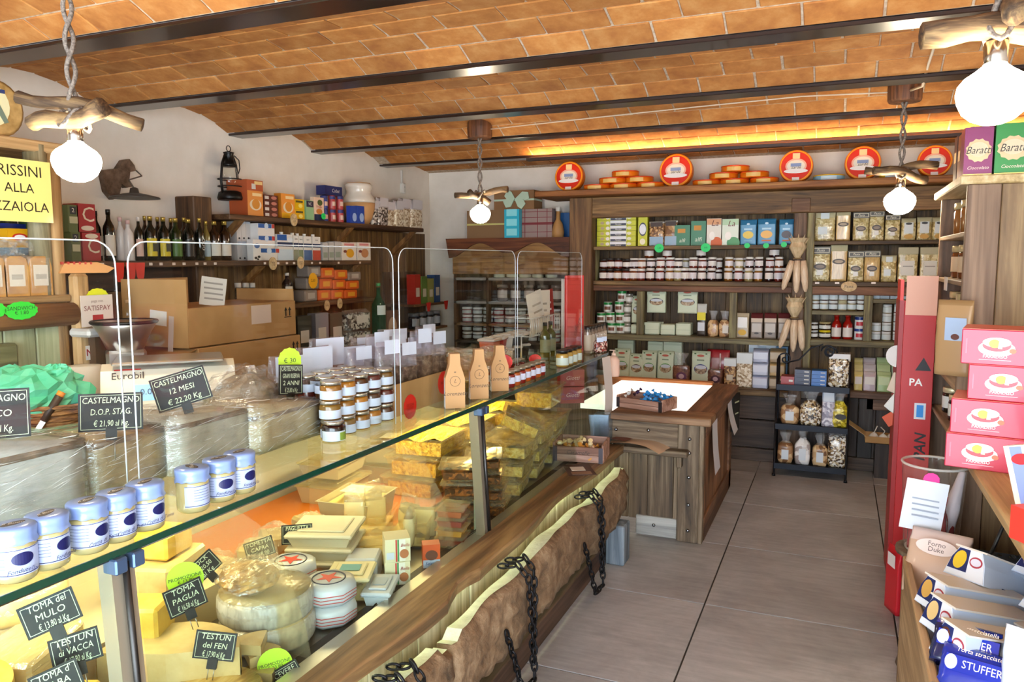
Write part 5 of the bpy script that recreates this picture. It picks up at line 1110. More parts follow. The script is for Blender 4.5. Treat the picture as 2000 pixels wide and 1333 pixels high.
# crumpled foil-wrapped piece
p = at(470, 785, X=-1.74)
def blobm(seed, rx, ry, rz_, amp=.22, n=22, v=12):
    rn = random.Random(seed); N = [[rn.uniform(-1, 1) for _ in range(n)] for _ in range(v+1)]
    def f(u, w2):
        i = int(round(u*n)) % n; j = int(round(w2*v)); a = 2*PI*u; b_ = PI*w2
        q = 1+amp*N[j][i]*(0 if j in (0, v) else 1)
        return (rx*math.sin(b_)*math.cos(a)*q, ry*math.sin(b_)*math.sin(a)*q, rz_*(1-math.cos(b_)*q))
    return B().grid(f, n, v+1, False, True)
pg = at(475, 815, X=-1.72)
t = thing('wrapped_bread', 'crumpled clear-wrapped grey round cheese behind the blocks beside the scale', 'cheese', (-1.735, pg.y+.03, GZ))
ob('cheese', blobm(5, .10, .13, .095, .05), speck('blue_grey_rind', [(.3, '#4a4c50'), (.5, '#8a7c68'), (.8, '#b9b6b0')], 14, .5, .4), t); ob('film', blobm(9, .11, .145, .108, .12), wrapfilm, t)
# creamy jars with paper-cloth covers
cream_ = P('#ada06c', .2, 0, .5); blcap = P('#7a92c4', .3, 0, .5); lblue = P('#a6b3d2', .4); nv = P('#14184e', .35)
for i, (px_, py_) in enumerate([(33, 1140), (97, 1105), (174, 1065), (230, 1040), (287, 1015), (378, 990), (430, 965), (470, 948)]):
    y = at(px_, py_, X=-1.303).y; a = math.atan2(1.30, y)+[-.0, .55, .5, .5, .5, 1.6, .1, .45][i]
    t = thing('fondue_jar', ['cloth-topped cream jar at the left end, script label facing out', 'second cloth-topped cream jar from the left end', 'third cloth-topped cream jar from left', 'fourth cloth-topped cream jar, left of the clear jar row gap', 'fifth cloth-topped cream jar beside the guard edge',
              'cloth-topped cream jar turned to show its side and small sticker', 'cloth-topped cream jar with oval label facing out, second from right', 'rightmost cloth-topped cream jar on the shelf edge'][i], 'jar', (-1.303, y, GZ), 0, 'cloth-topped cream jars')
    rr, hh = .0345, .098
    ob('body', cm(('fj',), lambda: B().lathe([(rr*.86, 0), (rr*.98, .004), (rr, .012), (rr, hh*.66), (rr*.9, hh*.72)], 24)), cream_, t)
    o = thing_r = ob('label', bandm(rr*1.012, hh*.14, hh*.62, 2.1, 20), lblue, t, rot=(0, 0, a))
    ob('label_line', bandm(rr*1.02, hh*.16, hh*.175, 2.1, 20), nv, o); ob('label_line', bandm(rr*1.02, hh*.60, hh*.612, 2.1, 20), nv, o)
    def arcpatch(a0, hw_, z, hz, n=12):
        def f():
            b = B(); vs = []
            for k in range(n+1):
                q = PI*k/n; a_ = -PI/2+a0-hw_*math.cos(q); dz = hz*math.sin(q)+.0002
                vs += [(rr*1.026*math.cos(a_), rr*1.026*math.sin(a_), z-dz), (rr*1.026*math.cos(a_), rr*1.026*math.sin(a_), z+dz)]
            return b.add(vs, [(2*k, 2*k+2, 2*k+3, 2*k+1) for k in range(n)], False)
        return cm(('arcp', a0, hw_, z, hz), f)
    ob('oval_print', arcpatch(.35, .52, hh*.44, hh*.115), nv, o)
    te = text('Fondutella' if i in (0, 1, 6, 7) else 'Crema di Toma', o, (rr*1.03*math.sin(.25), -rr*1.03*math.cos(.25)-.002, hh*.24), .011, nv, (0, 0, .25), .35)
    for k in range(5): ob('small_print', bandm(rr*1.02, hh*(.28+.06*k), hh*(.29+.06*k), .55), P('#5a6488'), o, rot=(0, 0, -1.0))
    def cover():
        b = B(); rn = random.Random(i); vs = []; n = 28; prof = [(.001, hh*1.0), (rr*.6, hh*1.0), (rr*.98, hh*.985), (rr*1.06, hh*.95), (rr*1.04, hh*.86), (rr*1.0, hh*.78), (rr*1.10, hh*.70)]
        for j, (r_, z_) in enumerate(prof):
            for k in range(n): w2 = 1+(0 if j < 3 else .03*j/6*math.sin(k*2.3+i)+rn.uniform(-.025, .025)*(j/6)); vs.append((r_*w2*math.cos(2*PI*k/n), r_*w2*math.sin(2*PI*k/n), z_+(0 if j < 5 else rn.uniform(-.003, .003))))
        return b.add(vs, [(j*n+k, j*n+(k+1) % n, (j+1)*n+(k+1) % n, (j+1)*n+k) for j in range(6) for k in range(n)], True)
    ob('cover', cm(('cover', i % 4), cover), blcap, t)
    ob('cover_print', B().lathe([(rr*.62, hh*1.001), (rr*.5, hh*1.006)], 20, sx=1, sy=.45), P('#4a4038', .5), t, rot=(0, 0, .5+a)); text('Il Buon', t, (0, 0, hh*1.008), .012, P('#d9d2c0'), (-PI/2, 0, a), .3)
# honey and spread jars in a block of stacks
hon = [P(c, .12, 0, .6) for c in ('#6a4a1c', '#7a5a20', '#8a5a1c', '#a86a1c', '#4a2a14', '#5a1c14')]
base = at(700, 862, Z=GZ); slid = P('#c2bcae', .25, .8); slab_ = P('#c9d3e6', .5)
k = 0
for row in range(3):
    for col in range(5):
        for lv in range(3):
            if row > 0 and (lv < 2 or col == 0): continue
            px_ = [655, 690, 725, 752, 775][col]; y0 = at(640, 870, X=-1.415).y+.055+.075*col; x0 = -1.44-.075*row
            t = jar('honey_jar', 'silver-lidded spread jar in the block stack, %s, %s column, %s' % (['front row', 'middle row', 'rear row'][row], ORD[col], ['bottom', 'middle', 'top'][lv]), 'jar', (x0+random.uniform(-.003, .003), y0+random.uniform(-.003, .003), GZ+.0605*lv+(.121*0)), .034, .060, hon[(col+lv+row) % 6], slid, slab_, 'silver-lidded spread jars', .75, (.08, .52), 1.5, .18, 16, .96) if row == 0 else \
                jar('honey_jar', 'silver-lidded spread jar in the block stack, %s, %s column, top' % (['front row', 'middle row', 'rear row'][row], ORD[col]), 'jar', (x0, y0, GZ+.0), .034, .181, hon[(col+lv+row) % 6], slid, slab_, 'silver-lidded spread jars', .75, (.70, .84), 1.5, .06, 16, .96)
p = at(662, 862, Z=GZ); t = jar('olive_jar', 'hexagonal black olive spread jar with white and green label before the stacks', 'jar', (-1.412, at(662, 862, X=-1.412).y-.025, GZ), .036, .062, P('#120c0c', .1, 0, .6), slid, P('#d6dce4', .5), None, .6, (.06, .55), 1.2, .16, 6, .9)
ob('leaf_print', bandm(.0372, .006, .03, .35), P('#8aa03c', .5), t, rot=(0, 0, .9))
# bags of dried mushrooms in a cardboard box
yA, yB = at(765, 830, X=-1.42).y, at(900, 790, X=-1.42).y
t = thing('mushroom_box', 'open brown cardboard box with red round stickers holding mushroom bags', 'box', (-1.53, (yA+yB)/2, GZ)); hw = (yB-yA)/2
ob('front', B().box(.105, .109, -hw, hw, 0, .115), card, t); ob('back', B().box(-.109, -.105, -hw, hw, 0, .115), card, t); ob('side', B().box(-.105, .105, -hw, -hw+.004, 0, .115), card, t); ob('side', B().box(-.105, .105, hw-.004, hw, 0, .115), card, t); ob('bottom', B().box(-.105, .105, -hw, hw, 0, .004), card, t)
for k, (a, b_) in enumerate([(803, 795), (868, 748)]):
    q = at(a, b_, X=-1.415); o = ob('sticker', disc(.044, .044, 30, .05), P('#e8281c', .5), t, (.1105, q.y-(yA+yB)/2, q.z-GZ), (0, 0, RX)); text('SECCHI\nCEDUI' if k == 0 else 'SECCHI', o, (0, -.001, 0), .015, P('#8a0c10'))
clearbag = clear('bag_film', '#f6f2f6', 1.0, .12, .16, '#d9d2dc', f0=.07, bump=.9, bscale=30)
wcard = P('#d3d6e6', .5)
mb_ = [(-1.50, .05), (-1.56, .16), (-1.50, .27), (-1.57, .36), (-1.50, .46)]
for k in range(9):
    y = yA+.03+(yB-yA-.06)*(k/8); x = -1.49 if k % 2 else -1.57
    bag('mushroom_bag', 'clear bag of dried mushrooms with white header in the cardboard box, %s' % nth(k, 9), 'bag', (x, y, GZ+.006), RX-.3, (.10, .055, .235+.02*(k % 3)), 'pillow', mush, clearbag, [('r', 0, .93, .7, .2, wcard)], 'bags of dried mushrooms', .62)
for k in range(6):
    q = at(590+38*k, 722, X=-1.62); bag('herb_bag', 'clear bag with large white paper header behind the jar stacks, %s' % nth(k, 6), 'bag', (-1.70+.03*(k % 2), q.y+.02, GZ), RX-.35, (.13, .06, .235+.02*(k % 3)), 'pillow', mush, clearbag, [('r', 0, .82, .9, .36, wcard)], 'white-headed bags behind the jars', .45)
# brown paper bags
kraft, kr2 = P('#b78d5c', .7), P('#a57c4e', .7)
for i, (px_, py_) in enumerate([(888, 795), (935, 783), (975, 768)]):
    q = at(px_, py_, X=-1.312); y = q.y
    t = thing('paper_bag', 'slim brown paper bag with round stamp, %s of three' % ['left', 'middle', 'right'][i], 'bag', (-1.312, y, GZ), .62, 'slim brown paper bags')
    w2, h2 = .074, .205-.006*i; front = [(-w2/2, 0), (w2/2, 0), (w2/2, h2*.55), (w2*.28, h2*.80), (w2*.24, h2), (-w2*.24, h2), (-w2*.28, h2*.8), (-w2/2, h2*.55)]
    ob('body', B().prism(front, -.02, .022), kraft, t); ob('gusset', B().prism([(-.021, 0), (.022, 0), (.0, h2*.55), (.0, h2*.56)], -w2/2-.0008, -w2/2, 'x'), P('#c9d4e2', .6), t)
    ob('stamp', cm(('stamp',), lambda: B().tube([(.019*math.cos(a), -.0205, .019*math.sin(a)) for a in [2*PI*k/24 for k in range(24)]], .0007, 4, closed=True)), P('#5a4028'), t, (0, 0, h2*.50)); text('L', t, (0, -.0206, h2*.5), .02, P('#5a4028'), shear=.3); text('Lorenzetti', t, (0, -.0206, h2*.27), .021, P('#3d2a18'), shear=.35); text('-', t, (0, -.0206, h2*.68), .03, P('#3d2a18'))
# jam jars in a row, and small bottles
for i in range(7):
    y = at(985, 767, X=-1.305).y+.05+.063*i
    jar('jam_jar', 'red jam jar with blue-white label in the counter-edge row, %s' % nth(i, 7), 'jar', (-1.305, y, GZ), .0275, .074, [P('#7a1c14', .12, 0, .6), P('#a8501c', .12, 0, .6)][i % 2], P('#9a9484', .3, .7), P('#c9cfe0', .5), 'red jam jars on the counter edge', .6, (.25, .62), 1.6, .14)
    jar('jam_jar', 'red jam jar in the second row behind the counter-edge row, %s' % nth(i, 7), 'jar', (-1.42, y+.02, GZ), .0275, .074, P('#7a1c14', .12, 0, .6), P('#9a9484', .3, .7), P('#c9cfe0', .5), 'red jam jars in the second row', .6, (.25, .62), 1.6, .14)
price('red round price tag standing behind the red jam jars', (-1.385, at(985, 708, X=-1.385).y, at(985, 708, X=-1.385).z), .5, .036, .034, P('#f0342a', .5), None, None)
price('second red price tag at the far end of the red jam jars', (-1.385, at(1045, 702, X=-1.385).y, at(1045, 702, X=-1.385).z), .5, .03, .024, P('#f0342a', .5), None, None)
for i in range(4):
    y = at(1098, 716, X=-1.31).y+.075*i; jar('oil_jar', 'squat honey jar with pale label and black lid, %s' % nth(i, 4), 'jar', (-1.31, y, GZ), .034, .085, P('#a8863c', .12, 0, .6), P('#16181c', .35), P('#c4d2c8', .5), 'squat black-lidded jars', .5, (.1, .55), 1.4, .14)
for i in range(6):
    y = at(1148, 700, X=-1.36).y+.062*i; 
    t = bottle('tall clear bottle with black cap on the counter end, %s' % nth(i, 6), (-1.36, y, GZ), .026, .16, P('#8c7a6a', .15, 0, .5), P('#0f1014', .35), P('#b9ac98', .5), 'black-capped bottles', .5, (.1, .68), .22, 1.2, .72, .8)
for i in range(2):
    y = at(1180, 690, X=-1.29).y-.05+.07*i; bag('sweet_bag', 'small clear bag of red sweets at the counter end, %s' % ['near', 'far'][i], 'bag', (-1.31, y, GZ), .6, (.06, .05, .11), 'neck', speck('red_sweets', [(.3, '#5a1c14'), (.6, '#b0483c'), (.8, '#e0c8b8')], 90, .3, .5, 2, .6, 'voro'), film, [('r', 0, .7, .7, .25, P('#c9d6ea'))], 'small red sweet bags', .7)
# clear bags of bread behind
brd = speck('bread_crust', [(.3, '#8f6434'), (.6, '#c0935a'), (.85, '#d9b886')], 16, .6, .3)
for i, (px_, s) in enumerate([(925, 1.), (975, 1.1), (1015, .9), (1040, .8)]):
    y = 2.84+.25*i; t = thing('bread_bag', 'clear bag of flat breads lying behind the jam jars, %s' % nth(i, 4), 'bag', (-1.62, y, GZ), 1.2, 'clear bread bags')
    ob('bread', blobm(i+20, .09*s, .14*s, .05*s, .05), brd, t); ob('film', blobm(i+30, .10*s, .16*s, .068*s, .18), film, t)

# price cards on clips
slate, chalk, chalk2 = P('#0f0f10', .55), P('#cfd6b4', .7), P('#c9e8b0', .7)
def pcard(lab, loc, lines, w=.115, h=.072, roll=0., yaw=0., tilt=-.12, leg=.05, cs=.020, grp='black chalk price cards', face=None):
    rz = math.atan2(-loc[0], loc[1])+yaw
    t = thing('price_card', lab, 'price card', loc, 0, grp, (tilt, roll, rz))
    ob('slate', boxm(w, .0025, h), slate, t, (0, 0, -h/2))
    fr = .0045
    ob('chalk_border', B().box(-w/2+fr, w/2-fr, -.0018, -.0014, h/2-fr-.001, h/2-fr).box(-w/2+fr, w/2-fr, -.0018, -.0014, -h/2+fr, -h/2+fr+.001).box(-w/2+fr, -w/2+fr+.001, -.0018, -.0014, -h/2+fr, h/2-fr).box(w/2-fr-.001, w/2-fr, -.0018, -.0014, -h/2+fr, h/2-fr), chalk, t)
    n = len(lines)
    for i, s in enumerate(lines): text(s, t, (0, -.0022, h/2-h*(i+.62)/(n+.25)), min(cs, h/(n+.4)), chalk, shear=.12, wide=min(1.0, (w-.014)/(max(1, len(s))*.66*min(cs, h/(n+.4)))))
    ob('clip', B().box(-.012, .012, -.004, .006, -h/2-.022, -h/2+.006), black, t)
    for s in (-.007, .007): ob('prong', B().tube([(s, .001, -h/2-.02), (s, .001, -h/2-.02-leg)], .0012, 5), steelm, t)
    return t
def C_(px_, py_, X): return at(px_, py_, X=X)
pcard('black price card reading Castelmagno D.O.P. Stag. 21,90 on the second block', C_(217, 805, -1.56), ['CASTELMAGNO', 'D.O.P. STAG.', '€ 21,90 al Kg.'], .135, .088, .04, 0, -.2)
pcard('tilted black price card reading Castelmagno 12 mesi 22,20 on the third block', C_(354, 760, -1.56), ['CASTELMAGNO', '12 MESI', '€ 22,20 Kg'], .135, .088, -.26, 0, -.2)
pcard('black price card cut by the left image edge on the white block', C_(-18, 810, -1.56), ['CASTELMAGNO', 'FRESCO', '€ 19,90 al Kg.'], .135, .10, .03, 0, -.2)
pcard('black price card reading Castelmagno gran riserva on the rightmost block', C_(568, 742, -1.58), ['CASTELMAGNO', 'GRAN RISERVA', '2 ANNI', '€ 25,80 al Kg'], .085, .095, .10, .55, -.1)
price('lime green price tag behind the riserva card', C_(566, 705, -1.60), .9, .035, .04, P('#b9d820', .5), '€ 30', None, name='promo_tag')

# ================================================================== inside the counter
gc = 'cheeses in the counter'
def wheel(lab, loc, r, h, ms, mt, wrapf=False, group='whole cheese wheels'):
    t = thing('round_cheese', lab, 'cheese', loc, 0, group)
    ob('rind', B().lathe([(r*.96, 0), (r, h*.15), (r*1.015, h*.5), (r, h*.85), (r*.95, h)], 36), ms, t); ob('top_face', B().lathe([(r*.95, h), (r*.5, h+.003)], 36), mt, t)
    if wrapf: ob('film', B().lathe([(r*.97, .001), (r*1.02, h*.5), (r*.97, h+.004), (r*.3, h+.012), (.002, h+.014)], 30), wrapfilm, t)
    return t
def wedge(lab, loc, r, h, a0, a1, mc, mr):
    t = thing('cut_cheese', lab, 'cheese', loc, 0, 'cut cheeses'); n = 14
    arc_ = [(r*math.cos(a0+(a1-a0)*k/n), r*math.sin(a0+(a1-a0)*k/n)) for k in range(n+1)]
    ob('paste', B().prism([(0, 0)]+arc_, 0, h, 'z'), mc, t)
    b = B(); vs = []
    for x, y in arc_: vs += [(x*1.002, y*1.002, 0), (x*1.02, y*1.02, h*.5), (x*1.002, y*1.002, h*1.001)]
    b.add(vs, [(3*k+j, 3*k+3+j, 3*k+4+j, 3*k+1+j) for k in range(n) for j in range(2)], True); ob('rind', b, mr, t); return t
def block(lab, loc, dim, m, rz=0, wrapf=False, grp='cheese blocks'):
    t = thing('cheese_block', lab, 'cheese', loc, rz, grp); w2, d2, h2 = dim
    ob('paste', B().cbox(-w2/2, w2/2, -d2/2, d2/2, 0, h2, .008), m, t)
    if wrapf: ob('film', B().cbox(-w2/2-.003, w2/2+.003, -d2/2-.003, d2/2+.003, 0, h2+.003, .01), wrapfilm, t)
    return t
ZD = .506
# steps inside the case
st = thing('display_steps', 'pale stepped platform inside the cheese counter', 'platform', (-2.1, 1.2, .506))
ob('lower_step', B().box(.0, .38, -.9, .62, .0, .11), P('#d8c8a4', .5), st); ob('upper_step', B().box(-.25, .0, -.9, .62, 0, .216), P('#d8c8a4', .5), st)
tag(ob('orange_tray', B().cbox(-2.33, -1.62, 2.05, 4.1, ZD, ZD+.012, .003), P('#e07a14', .35)), 'flat orange tray liner on the counter floor', 'tray')
p = at(520, 1245, Z=.52); 
wheel('lower ribbed cheese wheel of the stacked pair by the front glass', (-1.50, 1.70, ZD), .135, .072, rib, ivory, True); wheel('upper ribbed film-wrapped cheese wheel of the stacked pair', (-1.505, 1.70, ZD+.075), .135, .072, rib, ivory, True)
t = thing('wrapped_cheese', 'crumpled film-wrapped brown cheese piece on the ribbed wheels', 'cheese', (-1.53, 1.66, ZD+.152)); ob('cheese', blobm(41, .085, .08, .038, .08), speck('brown_gold_rind', [(.3, '#5a3a1c'), (.5, '#b98d4c'), (.8, '#e0c48a')], 20, .45, .4, 4, .5), t); ob('film', blobm(43, .092, .09, .045, .15), wrapfilm, t)
wedge('large half wheel of pale cheese with white cut face behind the post', (-1.50, 1.33, ZD+.0), .175, .125, .6, 3.5, ivory, straw)
wheel('straw-coloured rind wheel at the bottom edge beside the post', (-1.37, 1.36, ZD), .11, .05, straw, straw)
block('big pale cheese block under the small yellow block', (-1.83, 1.62, .617), (.18, .22, .115), ivory, .3); block('small yellow cheese block on top of the big pale block', (-1.82, 1.63, .735), (.11, .13, .075), yell, .2)
block('yellow cheese block behind the toma price card', (-1.66, 1.41, .617), (.12, .11, .09), yell, .4)
wheel('dark-rinded wheel under the glass at far left', (-1.95, 1.22, .617), .15, .09, rind, aged); wheel('pale wrapped wheel lying on the dark-rinded wheel', (-1.93, 1.24, .71), .13, .07, ivory, ivory, True)
block('pale cheese slab with flat top left of the post', (-1.72, 1.13, .617), (.16, .22, .10), ivory, .4, True); block('yellow cheese block below the testun card', (-1.56, 1.06, .617-.11), (.16, .18, .14), yell, .4)
wedge('pale yellow wedge at the lower left corner', (-1.66, .86, .617), .17, .12, .2, 1.7, yell, straw); wedge('second yellow wedge at the lower left corner', (-1.55, .80, .617), .15, .10, .5, 1.9, ivory, straw)
wheel('straw-wrapped round cheese at the bottom edge, left', (-1.40, .88, ZD), .12, .10, straw, straw); wheel('wrapped ribbed wheel at the left image edge', (-1.80, .93, .617), .13, .10, rib, ivory, True)
block('orange cheese block behind the mulo card', (-1.78, 1.02, .617), (.12, .10, .09), P('#c25a10', .45), .2)
for k in range(3): wedge('cut cheese piece lying in the front row, %s' % ['near', 'middle', 'far'][k], (-1.40+.02*k, 1.47+.02*k, ZD+.03*k+.0), .09, .028, .3+.9*k, 1.6+.9*k, ivory, rind)
for k in range(4):
    t = thing('bagged_cheese', 'clear-wrapped pale cheese portion behind the ribbed wheels, %s' % nth(k, 4), 'cheese', (-1.90+.05*(k % 2), 1.90+.15*k, ZD+.012*0), .4*k, 'clear-wrapped cheese portions')
    ob('cheese', boxm(.10, .12, .09+.02*(k % 2), .01), ivory, t); ob('film', blobm(50+k, .075, .08, .062, .12), film, t)
# branded soft cheese packs
softw = P('#c9ccd4', .35, 0, .4)
for i, (loc, r_) in enumerate([((-1.60, 1.93, ZD), .3), ((-1.40, 1.86, ZD), .35)]):
    for lv in range(2):
        t = thing('soft_cheese_pack', 'rounded white soft cheese pack with red star print, %s %s' % (['rear', 'front'][i], ['lower', 'upper'][lv]), 'cheese', (loc[0], loc[1], loc[2]+lv*.066), r_, 'white soft cheese packs')
        ob('body', B().lathe([(.075, 0), (.085, .012), (.085, .05), (.07, .063), (.001, .065)], 8, sm=True), softw, t)
        ob('ring_print', B().tube([(.05*math.cos(a), .05*math.sin(a), .0645) for a in [2*PI*k/24 for k in range(24)]], .002, 5, closed=True), P('#4a4858'), t); ob('star_print', B().prism([((.04 if k % 2 == 0 else .016)*math.cos(k*PI/5), (.04 if k % 2 == 0 else .016)*math.sin(k*PI/5)) for k in range(10)], .0655, .0662, 'z'), P('#d8483a', .5), t)
        for k in range(3): ob('stripe', B().lathe([(.0855, .014+.01*k), (.0855, .017+.01*k)], 8, cap=False), P('#c8504a'), t)
def tray(name, lab, loc, dim, m, mc, lid=None, rz=0, fill=.75, group=None, cat='tray', label_=None, rot=None):
    w2, d2, h2 = dim; t = thing(name, lab, cat, loc, rz, group, rot)
    def shell():
        b = B(); q = .86; pts = []
        for s, z in ((q, 0), (1, h2)):
            pts += [(-w2/2*s, -d2/2*s, z), (w2/2*s, -d2/2*s, z), (w2/2*s, d2/2*s, z), (-w2/2*s, d2/2*s, z)]
        pts += [(-w2/2-.008, -d2/2-.008, h2), (w2/2+.008, -d2/2-.008, h2), (w2/2+.008, d2/2+.008, h2), (-w2/2-.008, d2/2+.008, h2)]
        return b.add(pts, [(0, 1, 2, 3)]+[(i, (i+1) % 4, 4+(i+1) % 4, 4+i) for i in range(4)]+[(4+i, 4+(i+1) % 4, 8+(i+1) % 4, 8+i) for i in range(4)])
    ob('tub', cm(('tub', w2, d2, h2), shell), m, t)
    if mc: ob('contents', cm(('fill', w2, d2, h2, fill), lambda: B().grid(lambda u, v: ((u-.5)*w2*.9, (v-.5)*d2*.9, h2*fill+.012*math.sin(u*9)*math.cos(v*11)*(1 if .05 < u < .95 else 0)), 8, 8).box(-w2*.43, w2*.43, -d2*.43, d2*.43, .004, h2*fill-.012)), mc, t)
    if lid: ob('lid', cm(('tlid', w2, d2, h2), lambda: B().cbox(-w2/2-.009, w2/2+.009, -d2/2-.009, d2/2+.009, h2, h2+.014, .005).cbox(-w2*.38, w2*.38, -d2*.38, d2*.38, h2+.014, h2+.020, .004)), lid, t)
    if label_: ob('label', rect(w2*.5, d2*.4), label_, t, (0, 0, h2+.022), (-PI/2, 0, 0))
    return t
plast = P('#bdb293', .35, 0, .3); plc = clear('tray_plastic', '#fdf8e6', 1.0, .06, .10, '#fff3cc', f0=.05)
tray('cheese_tub', 'white plastic tub of ricotta with paper label on the orange tray', (-1.80, 2.60, ZD+.013), (.22, .26, .12), plast, P('#e4cf88', .4), None, .1, .8, label_=P('#efe8d8'))
tray('cheese_tub', 'pale plastic tub stacked behind the ricotta tub, lower', (-2.1, 2.85, ZD+.013), (.22, .28, .08), plast, P('#d9b87c'), plc, .1, label_=P('#e6dcc8')); tray('cheese_tub', 'pale plastic tub stacked behind the ricotta tub, upper', (-2.1, 2.85, ZD+.13), (.2, .26, .06), plast, P('#d9b87c'), plc, .1)
for k in range(4): tray('cheese_tub', 'amber lidded tub at the counter back, %s' % ['lower near', 'lower far', 'upper near', 'upper far'][k], (-2.05+.03*(k > 1), 3.25+.34*(k % 2), ZD+.013+.10*(k//2)), (.24, .30, .085), plast, P('#c98a34', .4), plc, .1*k, group='amber tubs at the counter back', label_=P('#e6d2a8') if k > 1 else None)
for k in range(3): tray('flat_cheese_tray', 'flat white cheese carton stacked behind the bot price card, %s' % ['bottom', 'middle', 'top'][k], (-1.66, 2.20, ZD+.05*k), (.22, .20, .036), P('#c9c0a6', .45), None, P('#cfc6ac', .45), .35, group='flat white cheese cartons')
tray('round_tub', 'clear tub with teal printed lid in front of the flat cartons', (-1.44, 2.03, ZD), (.13, .13, .07), plc, P('#ead9a4'), P('#e8dcae', .3, 0, .3), .4, cat='tub', label_=P('#5aa0a8'))
tray('stracchino_pack', 'flat white soft cheese pack lettered Stracchino by the glass', (-1.335, 2.045, ZD), (.08, .14, .035), P('#dfe3e6', .3, 0, .4), None, P('#cfd6de', .3, 0, .4), .35, cat='pack', label_=P('#b9c6d6'))
t = block('white paper-wrapped cheese with black goat seal', (-1.48, 2.165, ZD), (.11, .11, .085), softw, .4); ob('seal', disc(.032, .022), black, t, (0, -.0655, .055))
for k in range(2):
    carton('cheese_box', 'white and cream cheese carton with green and red ribbon stripes, %s of two' % ['lower', 'upper'][k], 'box', (-1.36, 2.185, ZD+.081*k), .62+.05*k, (.085, .085, .08), P('#ded2ac', .4), [('r', .15, .5, .3, .95, P('#e8e2d2')), ('r', .02, .5, .06, .95, P('#2f8a4a')), ('r', -.06, .5, .06, .95, P('#c0342c')), ('o', .25, .35, .18, .2, P('#b06a3c')), ('t', 'Bella', .28, .72, .2, P('#a02824'), .3), ('r', -.3, .3, .3, .3, P('#c8ccd8'))], 'striped cheese cartons')
carton('cheese_box', 'small orange cheese carton by the ledge with brown picture', 'box', (-1.315, 2.345, ZD), .6, (.062, .05, .085), P('#d9581c', .4), [('r', 0, .18, .98, .34, P('#b9c4dc')), ('o', 0, .55, .36, .22, P('#6a3a24')), ('t', 'Seirass', 0, .2, .2, P('#28407a'), .2)])
tray('clear_dome_tray', 'clear plastic dome tray with pale cheese behind the striped cartons', (-1.52, 2.33, ZD), (.16, .16, .08), plc, P('#e8dcb0', .4), plc, .5)
for k in range(2): tray('portion_tub', 'shallow clear tub holding bagged cheese pieces, %s' % ['near', 'far'][k], (-1.69+.18*k, 2.53+.02*k, ZD), (.155, .20, .10), plc, P('#e6d59c', .4), None, .3, .5, 'shallow clear tubs')
for k in range(7):
    x, y = [(-1.73, 2.48), (-1.67, 2.53), (-1.72, 2.59), (-1.48, 2.48), (-1.53, 2.53), (-1.55, 2.60), (-1.47, 2.58)][k]
    bag('cheese_bag', 'clear vacuum bag with pale cheese stick in the shallow tubs, %s' % nth(k, 7), 'bag', (x, y, ZD+.012), .4+.5*k, (.085, .045, .19 if k < 3 else .15), 'pillow', P('#e6d8a6', .25, 0, .6), film, (), 'vacuum bags of cheese', .7, seed=k % 4)
# clear boxes of small tarts
tart = speck('nut_tart', [(.3, '#3a1c0e'), (.5, '#7a4a24'), (.8, '#b9844a')], 70, .45, .7, 3, .4, 'voro')
for c_ in range(2):
    for lv in range(4):
        tray('tart_box', 'clear lidded box of brown nut tarts, %s stack, %s' % (['near', 'far'][c_], ['bottom', 'second', 'third', 'top'][lv]), (-1.385-.01*lv+.02*c_, [2.78, 2.97][c_], ZD+.068*lv), (.15, .15, .048), clear('brown_box', '#f2dcc0', 1, .05, .05, '#c99a6a', f0=.05), tart, plc, .25+.05*lv, .9, 'boxes of nut tarts')
t = block('small mint green block beside the second post', (-1.30, 2.735, ZD), (.045, .06, .14), P('#b9c8b0', .6), .1)
for k in range(4): tray('meat_pack', 'red and orange flat pack in the stack left of the second post, %s' % ['bottom', 'second', 'third', 'top'][k], (-1.345, 2.575, ZD+.038*k), (.10, .10, .026), P(['#8a3a2c', '#c9923c', '#9a4a3a', '#b0643c'][k], .4), None, plc, .2, group='flat meat packs')
# fresh yellow pasta
eggp = speck('egg_pasta', [(.3, '#a87c04'), (.48, '#e2b414'), (.7, '#f8dc5c')], 42, .4, 1., 2, .3, 'noise', dist=.02, stretch=(1.6, .3, 1.2)); eggl = speck('egg_pasta_pale', [(.3, '#9a7c28'), (.48, '#d8ba4c'), (.7, '#f0de94')], 46, .4, 1., 2, .3, dist=.02)
for i in range(3):
    for lv in range(3):
        tray('pasta_tray', 'clear tray of bright yellow fresh pasta, %s column, %s layer' % (['near', 'middle', 'far'][i], ['bottom', 'middle', 'top'][lv]), (-1.78+.02*lv, 3.12+.36*i, ZD+.013+.098*lv), (.26, .33, .085), plc, eggp, plc if lv < 2 else None, .04*lv, .92, 'trays of yellow pasta')
for i in range(3):
    for lv in range(3):
        tray('pasta_box', 'clear box of pale yellow pasta near the counter end, %s column, %s layer' % (['near', 'middle', 'far'][i], ['bottom', 'middle', 'top'][lv]), (-1.45+.02*lv-.03*i, 3.30+.30*i, ZD+.002+.09*lv), (.24, .26, .07), plc, eggl, plc, .2-.06*lv, .9, 'boxes of pale pasta')
tray('pasta_tray', 'open clear tray of bright yellow ribbon pasta tilted towards the glass', (-1.42, 3.42, ZD+.275), (.20, .24, .07), plc, eggp, plc, .35, .95, None, rot=(.0, .42, .35)); tray('pasta_tray', 'topmost clear tray of yellow pasta at the counter end', (-1.50, 3.92, ZD+.30), (.22, .26, .10), plc, eggp, plc, .1, .95)
for k in range(2): carton('red_pasta_box', 'red gift carton at the far end of the counter, %s' % ['lower', 'upper'][k], 'box', (-1.42, 4.22, ZD+.27+.10*k), .5, (.14, .12, .095), P('#9c2418', .4), [('t', 'Giotti', 0, .5, .35, P('#e0b8a8'), .3)], 'red cartons at the counter end')
